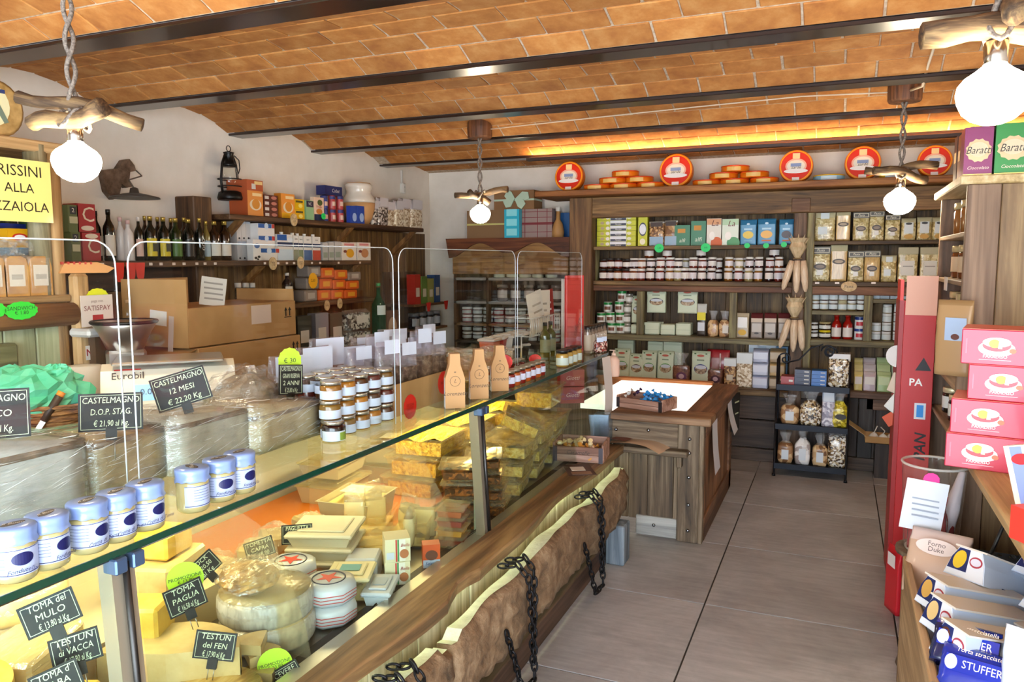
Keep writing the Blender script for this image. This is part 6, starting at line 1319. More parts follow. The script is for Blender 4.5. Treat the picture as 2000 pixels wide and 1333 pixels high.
# price cards inside
IC = [('black price card reading Toma del Mulo 13,80', (98, 1198, -1.36), ['TOMA del', 'MULO', '€ 13,80 al Kg'], -.27, 0, .095, .064), ('black price card reading Testun di Vacca 17,90', (148, 1268, -1.40), ['TESTUN', 'di VACCA', '€ 17,90 al Kg'], -.13, 0, .09, .065), ('black price card cut off at the bottom left', (112, 1335, -1.38), ["TOMA d'", 'ALBA', '€ 12,50'], -.25, 0, .085, .065),
      ('black price card reading Toma Paglia 16,50', (362, 1168, -1.50), ['TOMA', 'PAGLIA', '€ 16,50 al Kg'], -.22, .25, .095, .072), ('black price card reading Testun del Fen 17,90 beside the ribbed wheels', (420, 1262, -1.40), ['TESTUN', 'del FEN', '€ 17,90 al Kg'], .16, -.3, .10, .07), ('black price card reading Paglietta Mucca 18,10', (580, 1044, -1.72), ['PAGLIETTA', 'MUCCA', '€ 18,10 al'], .02, 0, .105, .068),
      ('black price card reading Toma del Bot 12,90', (622, 1066, -1.66), ['TOMA del', 'BOT', '€ 12,90 Kg'], -.35, .4, .10, .062), ("black price card reading Robiola d'Alba 15,90 on the front edge", (772, 1180, -1.305), ['ROBIOLA', "d'ALBA", '€ 15,90'], -.10, .35, .09, .08), ('dark price card turned away beside the robiola card', (748, 1196, -1.305), ['SEIRASS', '€ 13,80'], -.3, .9, .09, .09),
      ('pale reflected price card reading Tometta Capra', (507, 1072, -1.68), ['TOMETTA', 'CAPRA', '€ 19,90'], -.2, .1, .09, .06), ('black price card by the second post, nearer', (893, 1082, -1.305), ['SALSICCIA', '€ 14,50'], -.3, .6, .085, .065), ('black price card by the second post, farther', (930, 1050, -1.305), ['TORTE', '€ 4,50'], -.3, .6, .07, .06), ('black price card reading Cevere at the bottom edge', (560, 1322, -1.30), ['CEVERE', '€ 9,70'], -.45, .0, .08, .06), ('dim price card behind the yellow block', (398, 1108, -1.62), ['ROCK', '€ 20,50', 'al Kg'], -.6, .3, .085, .06)]
for lab, (a, b_, X), ln, ro, yw, w2, h2 in IC: pcard(lab, C_(a, b_, X), ln, w2, h2, ro, yw, -.15, .03)
for lab, (a, b_, X), tx in [('lime green round promotion card reading Promozione 13,80', (362, 1132, -1.53), 'PROMOZIONE\n€ 13,80'), ('lime green promotion card reading Promozione 23,80 at the bottom edge', (537, 1300, -1.33), 'PROMOZIONE\n€ 23,80')]:
    q = C_(a, b_, X); t = thing('promo_card', lab, 'price card', q, 0, None, (-.12, -.15, math.atan2(-q.x, q.y))); ob('card', disc(.045, .045, 26), P('#b4e01c', .5), t); text(tx, t, (0, -.0014, .0), .0125, P('#1c2a10'))
    ob('pin', B().tube([(0, .001, -.04), (0, .001, -.10)], .002, 5), steelm, t)

# ================================================================== bread stand at the left edge
lt = ('#6b4f30', '#9c7a4e', '#c09c6c'); XU = -2.9
bu = thing('bread_stand', 'rustic log and plank bread stand at the left edge behind the counter', 'stand', (-3.0, 1.9, 0)); buo = Vector((3.0, -1.9, 0))
def bq(n, b, m): return ob(n, b, m, bu, buo)
bq('log_post', B().tube([(XU-.06, 2.12, 1.40), (XU-.058, 2.122, 1.8), (XU-.06, 2.125, 2.06)], [.042, .04, .043], 12), wood('z', ('#5a5138', '#8a8060', '#a89d7c'), 1)); bq('log_post', B().tube([(XU-.06, 2.185, .1), (XU-.062, 2.18, 1.2), (XU-.06, 2.185, 2.06)], [.036, .035, .037], 12), wood('z', lt, 1))
bq('top_board', B().cbox(XU-.30, XU-.02, 1.3, 2.25, 2.03, 2.075, .005), wood('y', lt)); bq('shelf_board', B().cbox(XU-.30, XU+.0, 1.3, 2.20, 1.435, 1.465, .005), wood('y', lt)); bq('shelf_log', B().tube([(XU-.0, 1.3, 1.385), (XU, 1.8, 1.388), (XU-.005, 2.205, 1.386)], [.048, .05, .047], 14), wood('y', ('#6a4320', '#8f6232', '#ac8048')))
bq('edge_board', B().cbox(XU-.03, XU+.02, 2.205, 2.275, .55, 1.55, .012), wood('z', ('#8a6a40', '#b08a58', '#c9a878')))
for a, b_ in ((1.3, 1.5), (1.505, 1.72), (1.725, 1.93), (1.935, 2.06), (2.065, 2.205)): bq('plank', B().cbox(XU-.06, XU-.035, a, b_, .55, 1.345, .004), wood('z', ('#7f8560', '#aab088', '#c4c9a4'), .8, .1))
bq('back_board', B().box(XU-.32, XU-.30, 1.3, 2.2, .0, 2.03), wood('z', ('#3d3a24', '#5c5838', '#7a764e'))); bq('dark_log', B().cbox(XU-.05, XU+.01, 1.3, 1.96, 1.19, 1.29, .01), wood('y', ('#3a3a22', '#5f5f3a', '#7d7d54')))
# yellow sign
q0 = at(97, 318, X=XU+.03); sw = .62; sh = .235
t = thing('paper_sign', 'pale yellow handwritten sign hung on the bread stand', 'sign', (XU+.03, q0.y-sw/2, q0.z-sh/2), RX)
ob('sheet', B().box(-sw/2, sw/2, 0, .002, -sh/2, sh/2), P('#f0e283', .5, 0, .3), t)
for s_, z_, sz in (('GRISSINI', .072, .058), ('ALLA', .008, .05), ('PIZZAIOLA', -.062, .052)): text(s_, t, (.165 if s_ != 'ALLA' else .18, -.0008, z_), sz, P('#2a2418'))
# carved plaque on top
q = at(-12, 268, X=XU-.1); t = thing('round_plaque', 'round tan cheese plaque with painted face on top of the bread stand', 'plaque', (XU-.1, q.y, 2.078), RX)
t.scale = (.8, .8, .8); ob('disc', B().lathe([(.125, -.04), (.135, -.03), (.135, .03), (.12, .04)], 26, (0, 0, .13), 'y'), speck('tan_plaque', [(.3, '#8a6a34'), (.7, '#c9a468')], 12, .6, .3), t); ob('paper_label', disc(.09, .10), P('#d9d4a8', .5), t, (-.03, -.0405, .14)); ob('bird_print', B().prism([(-.05, .0), (.01, .03), (.05, -.05), (.03, -.06), (.0, -.01)], 0, -.001), P('#6a7a6a', .5), t, (.0, -.0415, .12)); ob('stripe', rect(.12, .018), P('#2a3a6a'), t, (-.02, -.0418, .21))
# bread loaves in bags
loaf = speck('golden_crust', [(.3, '#a8702c'), (.6, '#cf9a4e'), (.85, '#e2bb78')], 12, .5, .2, 4, .3)
for i, px_ in enumerate((-28, 18, 65)):
    y = at(px_, 560, X=XU-.07).y; t = thing('bread_loaf', ['bagged sandwich loaf cut by the left image edge', 'bagged sandwich loaf with white label, left of two in view', 'bagged sandwich loaf with white label beside the log post'][i], 'bread', (XU-.08, y, 1.466), RX, 'bagged sandwich loaves')
    ob('loaf', B().prism([(-.047, 0), (.047, 0), (.048, .11), (.04, .145), (.02, .155), (-.02, .155), (-.04, .145), (-.048, .11)], -.06, .06, sm=False), loaf, t); ob('label', rect(.062, .082), P('#e4dccb', .5), t, (0, -.061, .08)); ob('small_print', rect(.045, .02), P('#b9b2a4'), t, (0, -.062, .075))
    ob('bag', B().cbox(-.051, .051, -.063, .06, 0, .16, .012), film, t); ob('bag_top', blobm(60+i, .05, .05, .032, .3), film, t, (0, .02, .155))
for i, (px_, tx) in enumerate(((42, 'SANDWICH\n€ 1.80'), (-22, '€ 2.20'))):
    q = at(px_, 607, X=XU+.055); price(['bright green oval price tag reading Sandwich 1.80', 'bright green oval price tag cut by the left edge'][i], (XU+.055, q.y, q.z), RX, .062, .033, P('#2ee03a', .5), tx, 'green oval price tags', size=.62)
for i, (a, b_, z_, c_, lab) in enumerate([(5, 58, 445, '#d8a010', 'small yellow carton with red oval mark above the loaves'), (0, 62, 462, '#3a8ab0', 'flat blue carton under the yellow carton')]):
    pass
carton('baking_box', 'blue carton under the yellow one above the loaves', 'box', (XU-.20, at(30, 470, X=XU-.2).y, 1.466), RX, (.16, .10, .19), P('#2a7a9c', .4)); carton('baking_box', 'yellow carton with white and red oval mark above the loaves', 'box', (XU-.19, at(28, 448, X=XU-.2).y, 1.657), RX, (.14, .10, .075), P('#e0a410', .4), [('o', -.15, .55, .22, .2, P('#c22a1c')), ('o', -.15, .55, .16, .12, white)])
carton('baking_box', 'deep blue carton standing behind the yellow one', 'box', (XU-.26, at(15, 430, X=XU-.25).y, 1.466), RX, (.15, .05, .29), P('#24388c', .4)); carton('book_pack', 'dark green packet leaning beside the log post', 'packet', (XU-.22, at(72, 430, X=XU-.2).y, 1.466), RX, (.05, .12, .34), P('#3a5a24', .5))
# things beside the stand
rbn = thing('rear_bench', 'brown rear bench behind the counter carrying boxes', 'counter', (-2.78, 2.9, 0)); ob('top', B().cbox(-.24, .24, -.62, .75, .92, .95, .005).cbox(-.07, .24, -.98, -.62, .92, .95, .005), wood('y', ('#4a331c', '#6f4f30', '#8a6a46')), rbn); ob('front', B().box(.2, .23, -.62, .75, 0, .92), wood('z', ('#2a1c12', '#46301f', '#5c4330')), rbn)
def mis(px_, py_, X=-2.78): return at(px_, py_, X=X)
t = thing('payment_card', 'white payment card with red lettering on a ledge behind the counter', 'sign', (-2.86, mis(190, 600, -2.86).y, 1.33), RX); ob('card', B().box(-.075, .075, 0, .003, 0, .13), P('#e0d2c6', .6), t); text('SATISPAY', t, (0, -.001, .075), .03, P('#7a3a34')); text('paga con', t, (0, -.001, .105), .016, P('#8a6a60')); ob('logo', rect(.05, .035), P('#b0282c'), t, (.0, -.001, .03))
t = thing('wall_ledge', 'white plastic tray holding the payment card', 'tray', (-2.86, mis(190, 640, -2.86).y, 1.29)); ob('tray', B().cbox(-.06, .06, -.09, .09, 0, .035, .01), P('#d9d4cc', .4), t); ob('stem', B().box(-.02, .02, -.03, .03, -.34, 0), P('#5a4028', .6), t)
slr = P('#b9b4ac', .28, .9)
t = thing('meat_slicer', 'grey steel grinder with round hopper behind the counter', 'machine', (-2.70, mis(240, 700).y-.05, .95), .9)
ob('hopper', B().lathe([(.06, .27), (.10, .36), (.125, .40), (.12, .405)], 20), slr, t); ob('hopper_rim', B().tube([(.122*math.cos(a), .122*math.sin(a), .403) for a in [2*PI*k/20 for k in range(20)]], .008, 6, closed=True), black, t); ob('body', B().cbox(-.075, .075, -.07, .08, 0, .29, .012), slr, t); ob('panel', rect(.10, .10), P('#3a3634', .4), t, (0, -.0715, .08)); ob('chute', B().box(-.05, .05, -.10, -.07, .13, .19), P('#cfcac2', .35), t)
bottle('clear glass carafe with cork beside the steel grinder', (-2.93, mis(243, 620, -2.93).y+.02, 1.30), .03, .13, jarglass, P('#a8845a', .8), None, None, RX, cap=.12, name='carafe'); tag(ob('carafe_shelf', B().cbox(-.07, .07, -.10, .10, -.02, 0, .003), wood('y', LW), None, (-2.95, mis(243, 620, -2.93).y+.02, 1.298)), 'small wooden shelf under the corked carafe', 'shelf')
price('yellow oval price tag reading 1,00 beside the stand edge', (XU+.03, mis(178, 580, XU+.03).y+.03, mis(178, 580, XU+.03).z), RX, .05, .033, P('#e6ea1c', .5), '1,00', None)
t = thing('paper_roll', 'white paper roll standing behind the scale', 'roll', (-2.60, mis(200, 760, -2.60).y-.08, .95)); ob('roll', B().lathe([(.065, 0), (.065, .26), (.03, .262)], 20), P('#e6e0d6', .7), t)
q = mis(172, 690, XU+.03); t = thing('small_sticker', 'small white sticker with a red letter N on the stand edge', 'sticker', (XU+.026, q.y+.01, q.z), RX); ob('card', rect(.035, .06), white, t); text('N', t, (0, -.001, 0), .04, P('#a01c1c'), bold=.02)
t = thing('striped_parcel', 'orange and red striped parcel on top of the stand edge', 'parcel', (XU-.02, 2.26, 1.552), 1.3); ob('body', B().prism([(-.09, 0), (.10, .0), (.13, .02), (.06, .045), (-.07, .04)], -.03, .03), P('#d89a5c', .6), t)
for k in range(6): ob('stripe', B().box(-.08+.022*k, -.072+.022*k, -.031, .031, .036, .047), P('#b83a2c', .6), t)
# basket with green bag
gb = at(50, 858, Z=1.021); wick = speck('wicker', [(.35, '#5f3a1a'), (.6, '#9a6a38'), (.8, '#c0935a')], 24, .7, .9, 2, 0, 'noise', stretch=(1, 1, 5), dist=.015)
t = thing('wicker_basket', 'brown wicker basket on the service top at the left', 'basket', (gb.x, gb.y, 1.021), .75)
def ringp(a, b_, r, z): return [((a*math.copysign(abs(math.cos(q))**.5, math.cos(q)))*r, (b_*math.copysign(abs(math.sin(q))**.5, math.sin(q)))*r, z) for q in [2*PI*k/36 for k in range(36)]]
ob('wall', B().grid(lambda u, v: (lambda p: p)(ringp(.19, .11, .84+.16*v, .115*v)[int(round(u*36)) % 36]), 36, 5, True, True), wick, t)
for k in range(6): ob('wicker_band', B().tube(ringp(.19, .11, .85+.16*k/5, .01+.105*k/5), .0075, 6, closed=True), wick, t)
ob('base', B().add([(p[0], p[1], .004) for p in ringp(.19, .11, .83, 0)], [tuple(range(36))]), wick, t)
t = thing('green_bag', 'crumpled mint green plastic bag bulging out of the basket', 'bag', (gb.x, gb.y, 1.05), .75); ob('bag', blobm(71, .20, .12, .105, .11, 30, 16), P('#4fb58a', .45, 0, .2), t); ob('knot', blobm(72, .05, .035, .03, .3), P('#58be92', .45), t, (.10, 0, .15))
t = thing('cheese_knife', 'knife with brown handle and orange tip leaning on the basket', 'knife', (gb.x+.115, gb.y-.07, 1.03), .75, rot=(-.2, .55, .75)); ob('blade', B().box(-.008, .008, -.001, .001, 0, .08), steelm, t); ob('handle', B().tube([(0, 0, .08), (0, 0, .17)], [.011, .013], 8), P('#3a2a20', .5), t); ob('tip', B().lathe([(.012, .17), (.012, .185)], 8), P('#e8860c', .5), t)
# scale
sc_ = at(322, 838, Z=1.021); t = thing('counter_scale', 'cream electronic shop scale with blue display behind the cheese blocks', 'scale', (sc_.x-.05, sc_.y+.08, 1.021), .80, scale=1.2)
bodyp = [(-.10, 0), (.10, 0), (.10, .14), (.07, .175), (.02, .185), (-.03, .17), (-.10, .05)]
ob('body', B().prism([(p[0], p[1]) for p in bodyp], -.18, .18, 'x'), P('#e2d9c2', .35, 0, .2), t)
tl = math.atan2(.12, .07); cen = (0, -.067, .112)
ob('display', rect(.19, .05), P('#8fc4e8', .3, emit=.25), t, (.0, -.0675, .108), (-(PI/2-tl), 0, 0)); text('0.000', t, (-.05, -.0695, .110), .026, P('#3a5a7a'), (-(PI/2-tl), 0, 0)); text('Eurobil', t, (-.11, -.042, .155), .03, P('#2a2a2a'), (-(PI/2-tl), 0, 0)); ob('logo_bar', rect(.07, .004), P('#b8281c'), t, (-.11, -.034, .172), (-(PI/2-tl), 0, 0)); text('.....', t, (.05, -.034, .17), .03, P('#c83a34'), (-(PI/2-tl), 0, 0))
ob('pan', B().cbox(-.15, .15, -.06, .12, .186, .196, .004), slr, t)
# cardboard boxes
def arrows(par, y0, z0, x, s=1):
    for k in (0, 1): ob('arrow_print', B().box(-.0035, .0035, -.001, 0, 0, .03).prism([(-.011, .028), (.011, .028), (0, .045)], -.001, 0), black, par, (x, y0+.03*k, z0), (0, 0, RX))
    ob('arrow_print', B().box(-.012, .042, -.001, 0, -.008, -.004), black, par, (x, y0, z0), (0, 0, RX))
t = thing('cardboard_box', 'large open cardboard box with raised flap on top of another box', 'box', (-2.80, 2.88, 1.22)); ob('body', B().cbox(-.19, .20, -.36, .36, 0, .175, .003), card, t); ob('flap', B().box(-.19, -.185, -.36, .02, .175, .30), card, t); ob('flap', B().box(-.19, .20, -.365, -.36, 0, .30), card, t)
ob('flap', B().box(-.185, .19, .355, .36, .175, .235), card, t); ob('tape', rect(.03, .16), P('#b9aca0', .4), t, (.10, -.3655, .06), (0, .1, 0)); ob('address_label', rect(.10, .065), P('#d4cfc8', .6), t, (.03, -.366, .13), (0, .08, 0)); ob('tape', rect(.14, .09), P('#cfb9a8', .4), t, (.2005, .10, .12), (0, 0, RX)); arrows(t, .28, .10, .2015)
t = thing('cardboard_box', 'lower cardboard box with its end flap open under the large one', 'box', (-2.78, 2.92, .95)); ob('body', B().cbox(-.18, .19, -.36, .34, 0, .265, .003), card, t); ob('flap', B().box(-.18, .18, -.20, 0, -.002, .002), card, t, (0, -.36, .262), (.25, 0, 0)); ob('address_label', rect(.13, .06), P('#b9b2ac', .5), t, (.1905, .0, .09), (0, 0, RX)); arrows(t, .28, .19, .1915)
t = thing('delivery_note', 'crumpled white printed sheet standing on the cardboard box', 'paper', (-2.66, 2.72, 1.396), 1.2); ob('sheet', B().box(-.06, .06, -.001, .001, 0, .13), P('#c9c4ba', .7), t, rot=(0, .15, 0))
for k in range(4): ob('print_line', rect(.09, .008), P('#8f8a84'), t, (.01+.015*(.03+.024*k), -.0015, .03+.024*k), (0, .15, 0))
t = thing('clear_bag_stack', 'loose clear bag of flat breads beyond the cardboard boxes', 'bag', (-2.62, 3.48, .951)); ob('bread', blobm(81, .12, .13, .05, .12), speck('flat_bread', [(.3, '#8a6a3c'), (.7, '#c9a874')], 18, .6, .3), t); ob('film', blobm(82, .13, .15, .07, .2), film, t)

# ================================================================== corner pantry cabinet behind the guard panes
XC0, XC1, YC = at(885, 480, Y=6.3).x, at(1112, 480, Y=6.3).x, 6.30
pc = thing('pantry_cabinet', 'dark timber cabinet with carved wavy header between the corner and the shelving', 'cabinet', (-2.7, 6.45, 0)); pco = Vector((2.7, -6.45, 0))
def pq(n, b, m): return ob(n, b, m, pc, pco)
zh = at(1000, 465, Y=6.3).z; wv = []
for k in range(41):
    u = k/40; wv.append((XC0-.02+(XC1-XC0+.04)*u, zh-.10-.055*math.cos(u*4*PI)-.02*math.cos(u*2*PI)))
pq('header', B().prism([(XC0-.05, zh), (XC1+.03, zh)]+wv[::-1], 6.25, 6.28), wood('x', ('#2c140a', '#5a2c14', '#7d4724'), 1, .05)); pq('header_back', B().cbox(XC0, XC1, 6.28, 6.30, zh-.32, zh, .004), wood('x', ('#4a3018', '#7a552c', '#9a7442'))); pq('top', B().cbox(XC0, XC1, 6.28, 6.62, zh-.03, zh, .004), lwy)
for xx in (XC0, -2.93, XC1-.03): pq('upright', B().cbox(xx, xx+.03, 6.3, 6.6, 0, zh-.03, .003), wood('z', ('#2a1a10', '#4a3320', '#6b5236')))
PS = [at(1000, v, Y=6.3).z for v in (543, 590, 634, 668, 720)]
for z in PS: pq('shelf_board', B().cbox(XC0, XC1, 6.3, 6.6, z-.025, z, .003), P('#8f8d88', .5) if z in PS[:2] else wood('x', WD))
pq('back', B().box(XC0, XC1, 6.6, 6.62, 0, zh-.03), wood('z', ('#2a2018', '#4a3a2a', '#5f4e3a')))
lj = P('#c9cbb0', .2, 0, .5); wcap = P('#c9cfd0', .35)
for i in range(5): jar('glass_jar', 'round glass jar of pale grains on the cabinet top shelf, %s' % nth(i, 5), 'jar', (XC0+.42+.125*i, 6.40, PS[0]), .056, .15, lj, P('#a9b0a4', .3), None, 'pale grain jars in the cabinet', 0, lidh=.12)
for i in range(5): jar('glass_jar', 'glass jar with red tinted content in the second cabinet shelf, %s' % nth(i, 5), 'jar', (XC0+.45+.13*i, 6.40, PS[1]), .05, .15, P('#5a4a44', .2, 0, .5), P('#6a6660', .3), P('#b9b2aa', .5), 'dark jars in the cabinet', 0)
for r, z in enumerate(PS[2:]):
    for i in range(10):
        for lv in range(2):
            jar('tuna_jar', 'white-lidded low jar in the cabinet, %s shelf from top, %s, %s' % (ORD[r+2], nth(i, 10), ['lower', 'upper'][lv]), 'jar', (XC0+.10+.108*i, 6.38, z+.072*lv), .048, .070, P('#4a443c' if (i+r) % 3 else '#7a3030', .2, 0, .5), wcap, P('#aab4b6', .5), 'white-lidded low jars in the cabinet', 0, (.2, .6), 1.3, .3)
# side rack in the very corner
cr = thing('corner_rack', 'dark corner rack with red and green packets behind the guard pane', 'rack', (-3.5, 6.05, 0))
ob('upright', B().box(-.15, -.12, -.2, .2, 0, 1.5), lwz, cr); ob('back', B().box(-.17, -.15, -.3, .3, 0, 1.5), lwz, cr)
for z in (.75, 1.0, 1.22): ob('shelf_board', B().cbox(-.15, .15, -.3, .3, z-.02, z, .003), lwy, cr)
for i, (c_, h_) in enumerate([('#a82a20', .26), ('#5a7a3a', .24), ('#8a8a4a', .22), ('#2a4a7a', .25)]): carton('rack_packet', '%s packet on the corner rack' % ['red', 'green', 'olive', 'blue'][i], 'packet', (-3.42, 5.86+.12*i, 1.22), RX, (.10, .08, h_), P(c_, .4), [('r', 0, .4, .6, .3, P('#c9c2b4'))], 'packets on the corner rack')
for lv, z in enumerate((.75, 1.0)):
    for i in range(4): jar('rack_jar', 'dark jar on the corner rack, %s shelf, %s' % (['lower', 'upper'][lv], nth(i, 4)), 'jar', (-3.42, 5.85+.13*i, z), .05, .14, P('#1c2030', .2, 0, .5), P('#5a626c', .35), P('#8f98a4', .5), 'dark jars on the corner rack', RX)
for i, (a, b_) in enumerate(((838, 592), (872, 591))): q = at(a, b_, X=-3.34); tag(ob('price_flag', B().prism([(-.04, .04), (.04, .04), (.02, -.04), (-.02, -.04)], 0, -.002), P('#d82a24', .5), None, (-3.345, q.y, 1.19), (0, 0, RX)), 'red heart-like flag on the corner rack edge, %s' % ['left', 'right'][i], 'price tag', 'red flags on the corner rack')
# gifts on the cabinet
def gift(lab, x0, x1, yt, z, d, m, rib_, bow=None, plaid=False, Y=6.34):
    x, w2, h2 = fY(x0, x1, yt, z, Y); t = carton('gift_box', lab, 'box', (x, Y+d/2, z), 0, (w2, d, h2), m)
    if rib_: ob('ribbon', B().box(-w2/2-.001, w2/2+.001, -d/2-.0015, d/2, h2*.5-.008, h2*.5+.008), rib_, t); 
    if plaid:
        for k in (-.35, .05, .35): ob('ribbon', rect(.006, h2), rib_, t, (k*w2, -d/2-.001, h2/2))
        for k in (.2, .45, .7, .9): ob('ribbon', rect(w2, .005), rib_, t, (0, -d/2-.001, h2*k))
    if bow:
        for k, (a, L_) in enumerate([(.2, .13), (2.6, .10), (3.6, .11), (5.6, .11)]): ob('bow_loop', B().prism([(0, 0), (L_*.6, .045), (L_, .03), (L_, -.03), (L_*.6, -.035)], -.006, .006), bow, t, (.05*w2, -d/2-.014-.004*k, h2*.55), (0, -a, 0))
    return t, h2
mintb = P('#b9d2bc', .5)
t, hA = gift('brown gift box with yellow ribbon behind the small hanging bulb', 912, 985, 411, zh, .2, P('#8a6a48', .7), P('#c9c47c', .5)); gift('top brown gift box with big mint green bow', 965, 1043, 372, zh+hA, .2, P('#8a6440', .7), mintb, mintb); 
t, _ = gift('bright cyan tall box between the gifts', 985, 1014, 409, zh, .06, P('#2ab8d8', .3), None, Y=6.28)
for k in range(3): ob('window', rect(.10, .06), P('#8fe6f2', .3), t, (0, -.031, .05+.085*k))
gift('grey-pink plaid gift box tied with thin red ribbon', 1016, 1078, 408, zh, .22, P('#9a8480', .6), P('#7a1c28', .5), None, True, 6.36)
t = thing('goose_bottle', 'brown bottle figure with white cap beside the plaid gift box', 'figure', (at(1090, 440, Y=6.38).x, 6.38, zh)); hb_ = at(1090, 404, Y=6.38).z-zh; ob('body', B().lathe([(.05, 0), (.055, hb_*.2), (.04, hb_*.45), (.018, hb_*.6), (.018, hb_*.85)], 14), P('#b98a54', .5), t); ob('cap', B().lathe([(.022, hb_*.85), (.022, hb_)], 12), P('#e6e2dc', .5), t)
t = thing('blue_panel', 'blue sheet propped behind the post beside the bottle figure', 'board', (at(1108, 440, Y=6.5).x, 6.5, zh)); ob('sheet', B().box(-.06, .08, -.01, .01, 0, .22), P('#1d5a94', .5), t)

# ================================================================== clutter at the counter end
bsk = P('#d8d8d4', .3, .5); wb = thing('wire_basket', 'white wire basket on the counter end holding leaflets', 'basket', (-1.62, 4.15, GZ+.13), 0)
ob('legs', B().tube([(0, -.2, -.13), (0, -.2, 0), (0, .2, 0), (0, .2, -.13)], .005, 6), bsk, wb)
for k in range(17): ob('wire', B().tube([(.07, -.24+.03*k, 0), (.07, -.24+.03*k, .10)], .0025, 5), bsk, wb)
for z in (0, .1): ob('rim_wire', B().tube([(.07, -.24, z), (.07, .24, z), (-.07, .24, z), (-.07, -.24, z)], .003, 5, closed=True), bsk, wb)
for i, (y, a, c_) in enumerate([(4.18, .25, '#d9cfc0'), (4.23, .0, '#e2d6c4'), (4.32, .1, '#9c2a24')]): t = thing('leaflet', ['tilted cream leaflet in the wire basket', 'upright cream leaflet in the wire basket', 'red leaflet with white lines in the wire basket'][i], 'leaflet', (-1.60, y, GZ+.135), RX-.3); ob('sheet', B().box(-.07, .07, -.001, .001, 0, .24), P(c_, .6), t, rot=(0, -a, 0)); [ob('print_line', rect(.08, .012), P('#a89c8c') if i < 2 else P('#e6c8c0'), t, (-.02*k*a*3, -.002, .08+.04*k), (0, -a, 0)) for k in range(3)]
t = thing('leaflet_stand', 'tall red and white leaflet holder at the counter end', 'stand', (-1.45, 4.37, GZ), RX-.45); ob('back', B().cbox(-.075, .075, -.01, .01, 0, .46, .004), P('#d83a34', .45), t); ob('white_sleeve', B().box(-.08, .02, .011, .03, .02, .44), P('#dcd4cc', .4), t); text('offerte', t, (.02, -.011, .16), .05, P('#8a1c18'), (0, -1.1, 0), .3); ob('pocket', B().box(-.075, .075, -.03, -.011, .02, .16), clear('pocket_acrylic', '#ffffff', 1, .03, .05), t)
for i, (c_, n_) in enumerate([('#c2603c', 'orange'), ('#a8302c', 'red'), ('#d8d0c4', 'white'), ('#2a2624', 'black'), ('#3a342c', 'dark brown')]):
    for lv in range(2): tray('deli_cup', '%s lidded cup stack beside the wire basket, %s' % (n_, ['lower', 'upper'][lv]), (-1.70, 3.70+.105*i, GZ+.068*lv), (.085, .085, .055), P(c_, .4), None, P('#cfc9c0', .35), .2*i, group='deli cups', cat='cup')
for i in range(2): bottle('green oil bottle at the far counter end, %s' % ['left', 'right'][i], (-1.52, 4.28+.09*i-.22, GZ), .032, .20, P('#4a4a1c', .1, 0, .6), P('#16181c', .4), P('#8a8a6a', .5), 'oil bottles at the counter end', .5)
# ================================================================== crates
crw = wood('x', ('#6a4434', '#98705c', '#b89484'), 1.2, .08); cmet = P('#4a4448', .35, .8)
def crate(lab, loc, rz, w2, d2, h2):
    t = thing('wooden_crate', lab, 'crate', loc, rz, 'small wooden crates')
    for s in (-1, 1):
        ob('slat', B().cbox(-w2/2, w2/2, s*d2/2-.005, s*d2/2+.005, .002, h2*.46, .002), crw, t); ob('slat', B().cbox(-w2/2, w2/2, s*d2/2-.005, s*d2/2+.005, h2*.48, h2*(.96 if s < 0 else 1.15), .002), crw, t)
        ob('end_board', B().cbox(s*w2/2-.006, s*w2/2+.006, -d2/2, d2/2, .002, h2*1.15, .002), crw, t); ob('corner_plate', B().box(s*w2/2-.018*(s > 0)-.002, s*w2/2+.018*(s < 0)+.002, -d2/2-.0065, -d2/2-.005, 0, h2*.97), cmet, t)
    ob('bottom', B().box(-w2/2, w2/2, -d2/2, d2/2, 0, .005), crw, t); return t
c1_ = Vector((-1.02, 4.44, KZ)); t = crate('small wooden crate of blue and red sweets on the checkout stand', c1_, -.30, .30, .17, .062)
c2_ = Vector((-1.235, 3.86, .546)); t = crate('small wooden crate of orange wrapped sweets at the end of the ledge', c2_, .12, .26, .20, .085); text('Caramelle', t, (0, -.108, .052), .03, P('#3a2a20'), shear=.3)
sw_ = cm(('sweet',), lambda: B().lathe([(.012, -.03), (.002, -.016), (.011, -.008), (.012, .006), (.002, .016), (.012, .03)], 7, ax='x', sm=False))
for k in range(26):
    a = random.uniform(-.125, .125); b_ = random.uniform(-.055, .055); col = '#2a86c8' if a > -.02 else ['#8a1c20', '#d8d2cc', '#3a2a4a'][k % 3]
    v = Matrix.Rotation(-.30, 3, 'Z') @ Vector((a, b_, 0)); lab = '%s wrapped sweet heaped in the checkout crate' % ('blue' if col == '#2a86c8' else {'#8a1c20': 'red', '#d8d2cc': 'silver', '#3a2a4a': 'purple'}[col])
    tag(ob('wrapped_sweet', sw_, P(col, .25, 0, .6), None, c1_+v+Vector((0, 0, .018+.02*(k % 4))), (random.uniform(-1, 1), random.uniform(-1, 1), random.uniform(0, 6))), lab, 'sweet', 'sweets in the checkout crate, '+lab.split()[0])
for k in range(20):
    a = random.uniform(-.105, .105); b_ = random.uniform(-.075, .075); lab = ['orange wrapped sweet piled in the ledge crate', 'pale gold wrapped sweet piled in the ledge crate'][k % 2]
    tag(ob('wrapped_sweet', sw_, P(['#c98a3c', '#e0c894'][k % 2], .25, 0, .6), None, c2_+Vector((a, b_, .018+.022*(k % 4))), (random.uniform(-1, 1), random.uniform(-1, 1), random.uniform(0, 6)), 1.15), lab, 'sweet', 'sweets in the ledge crate, '+lab.split()[0])
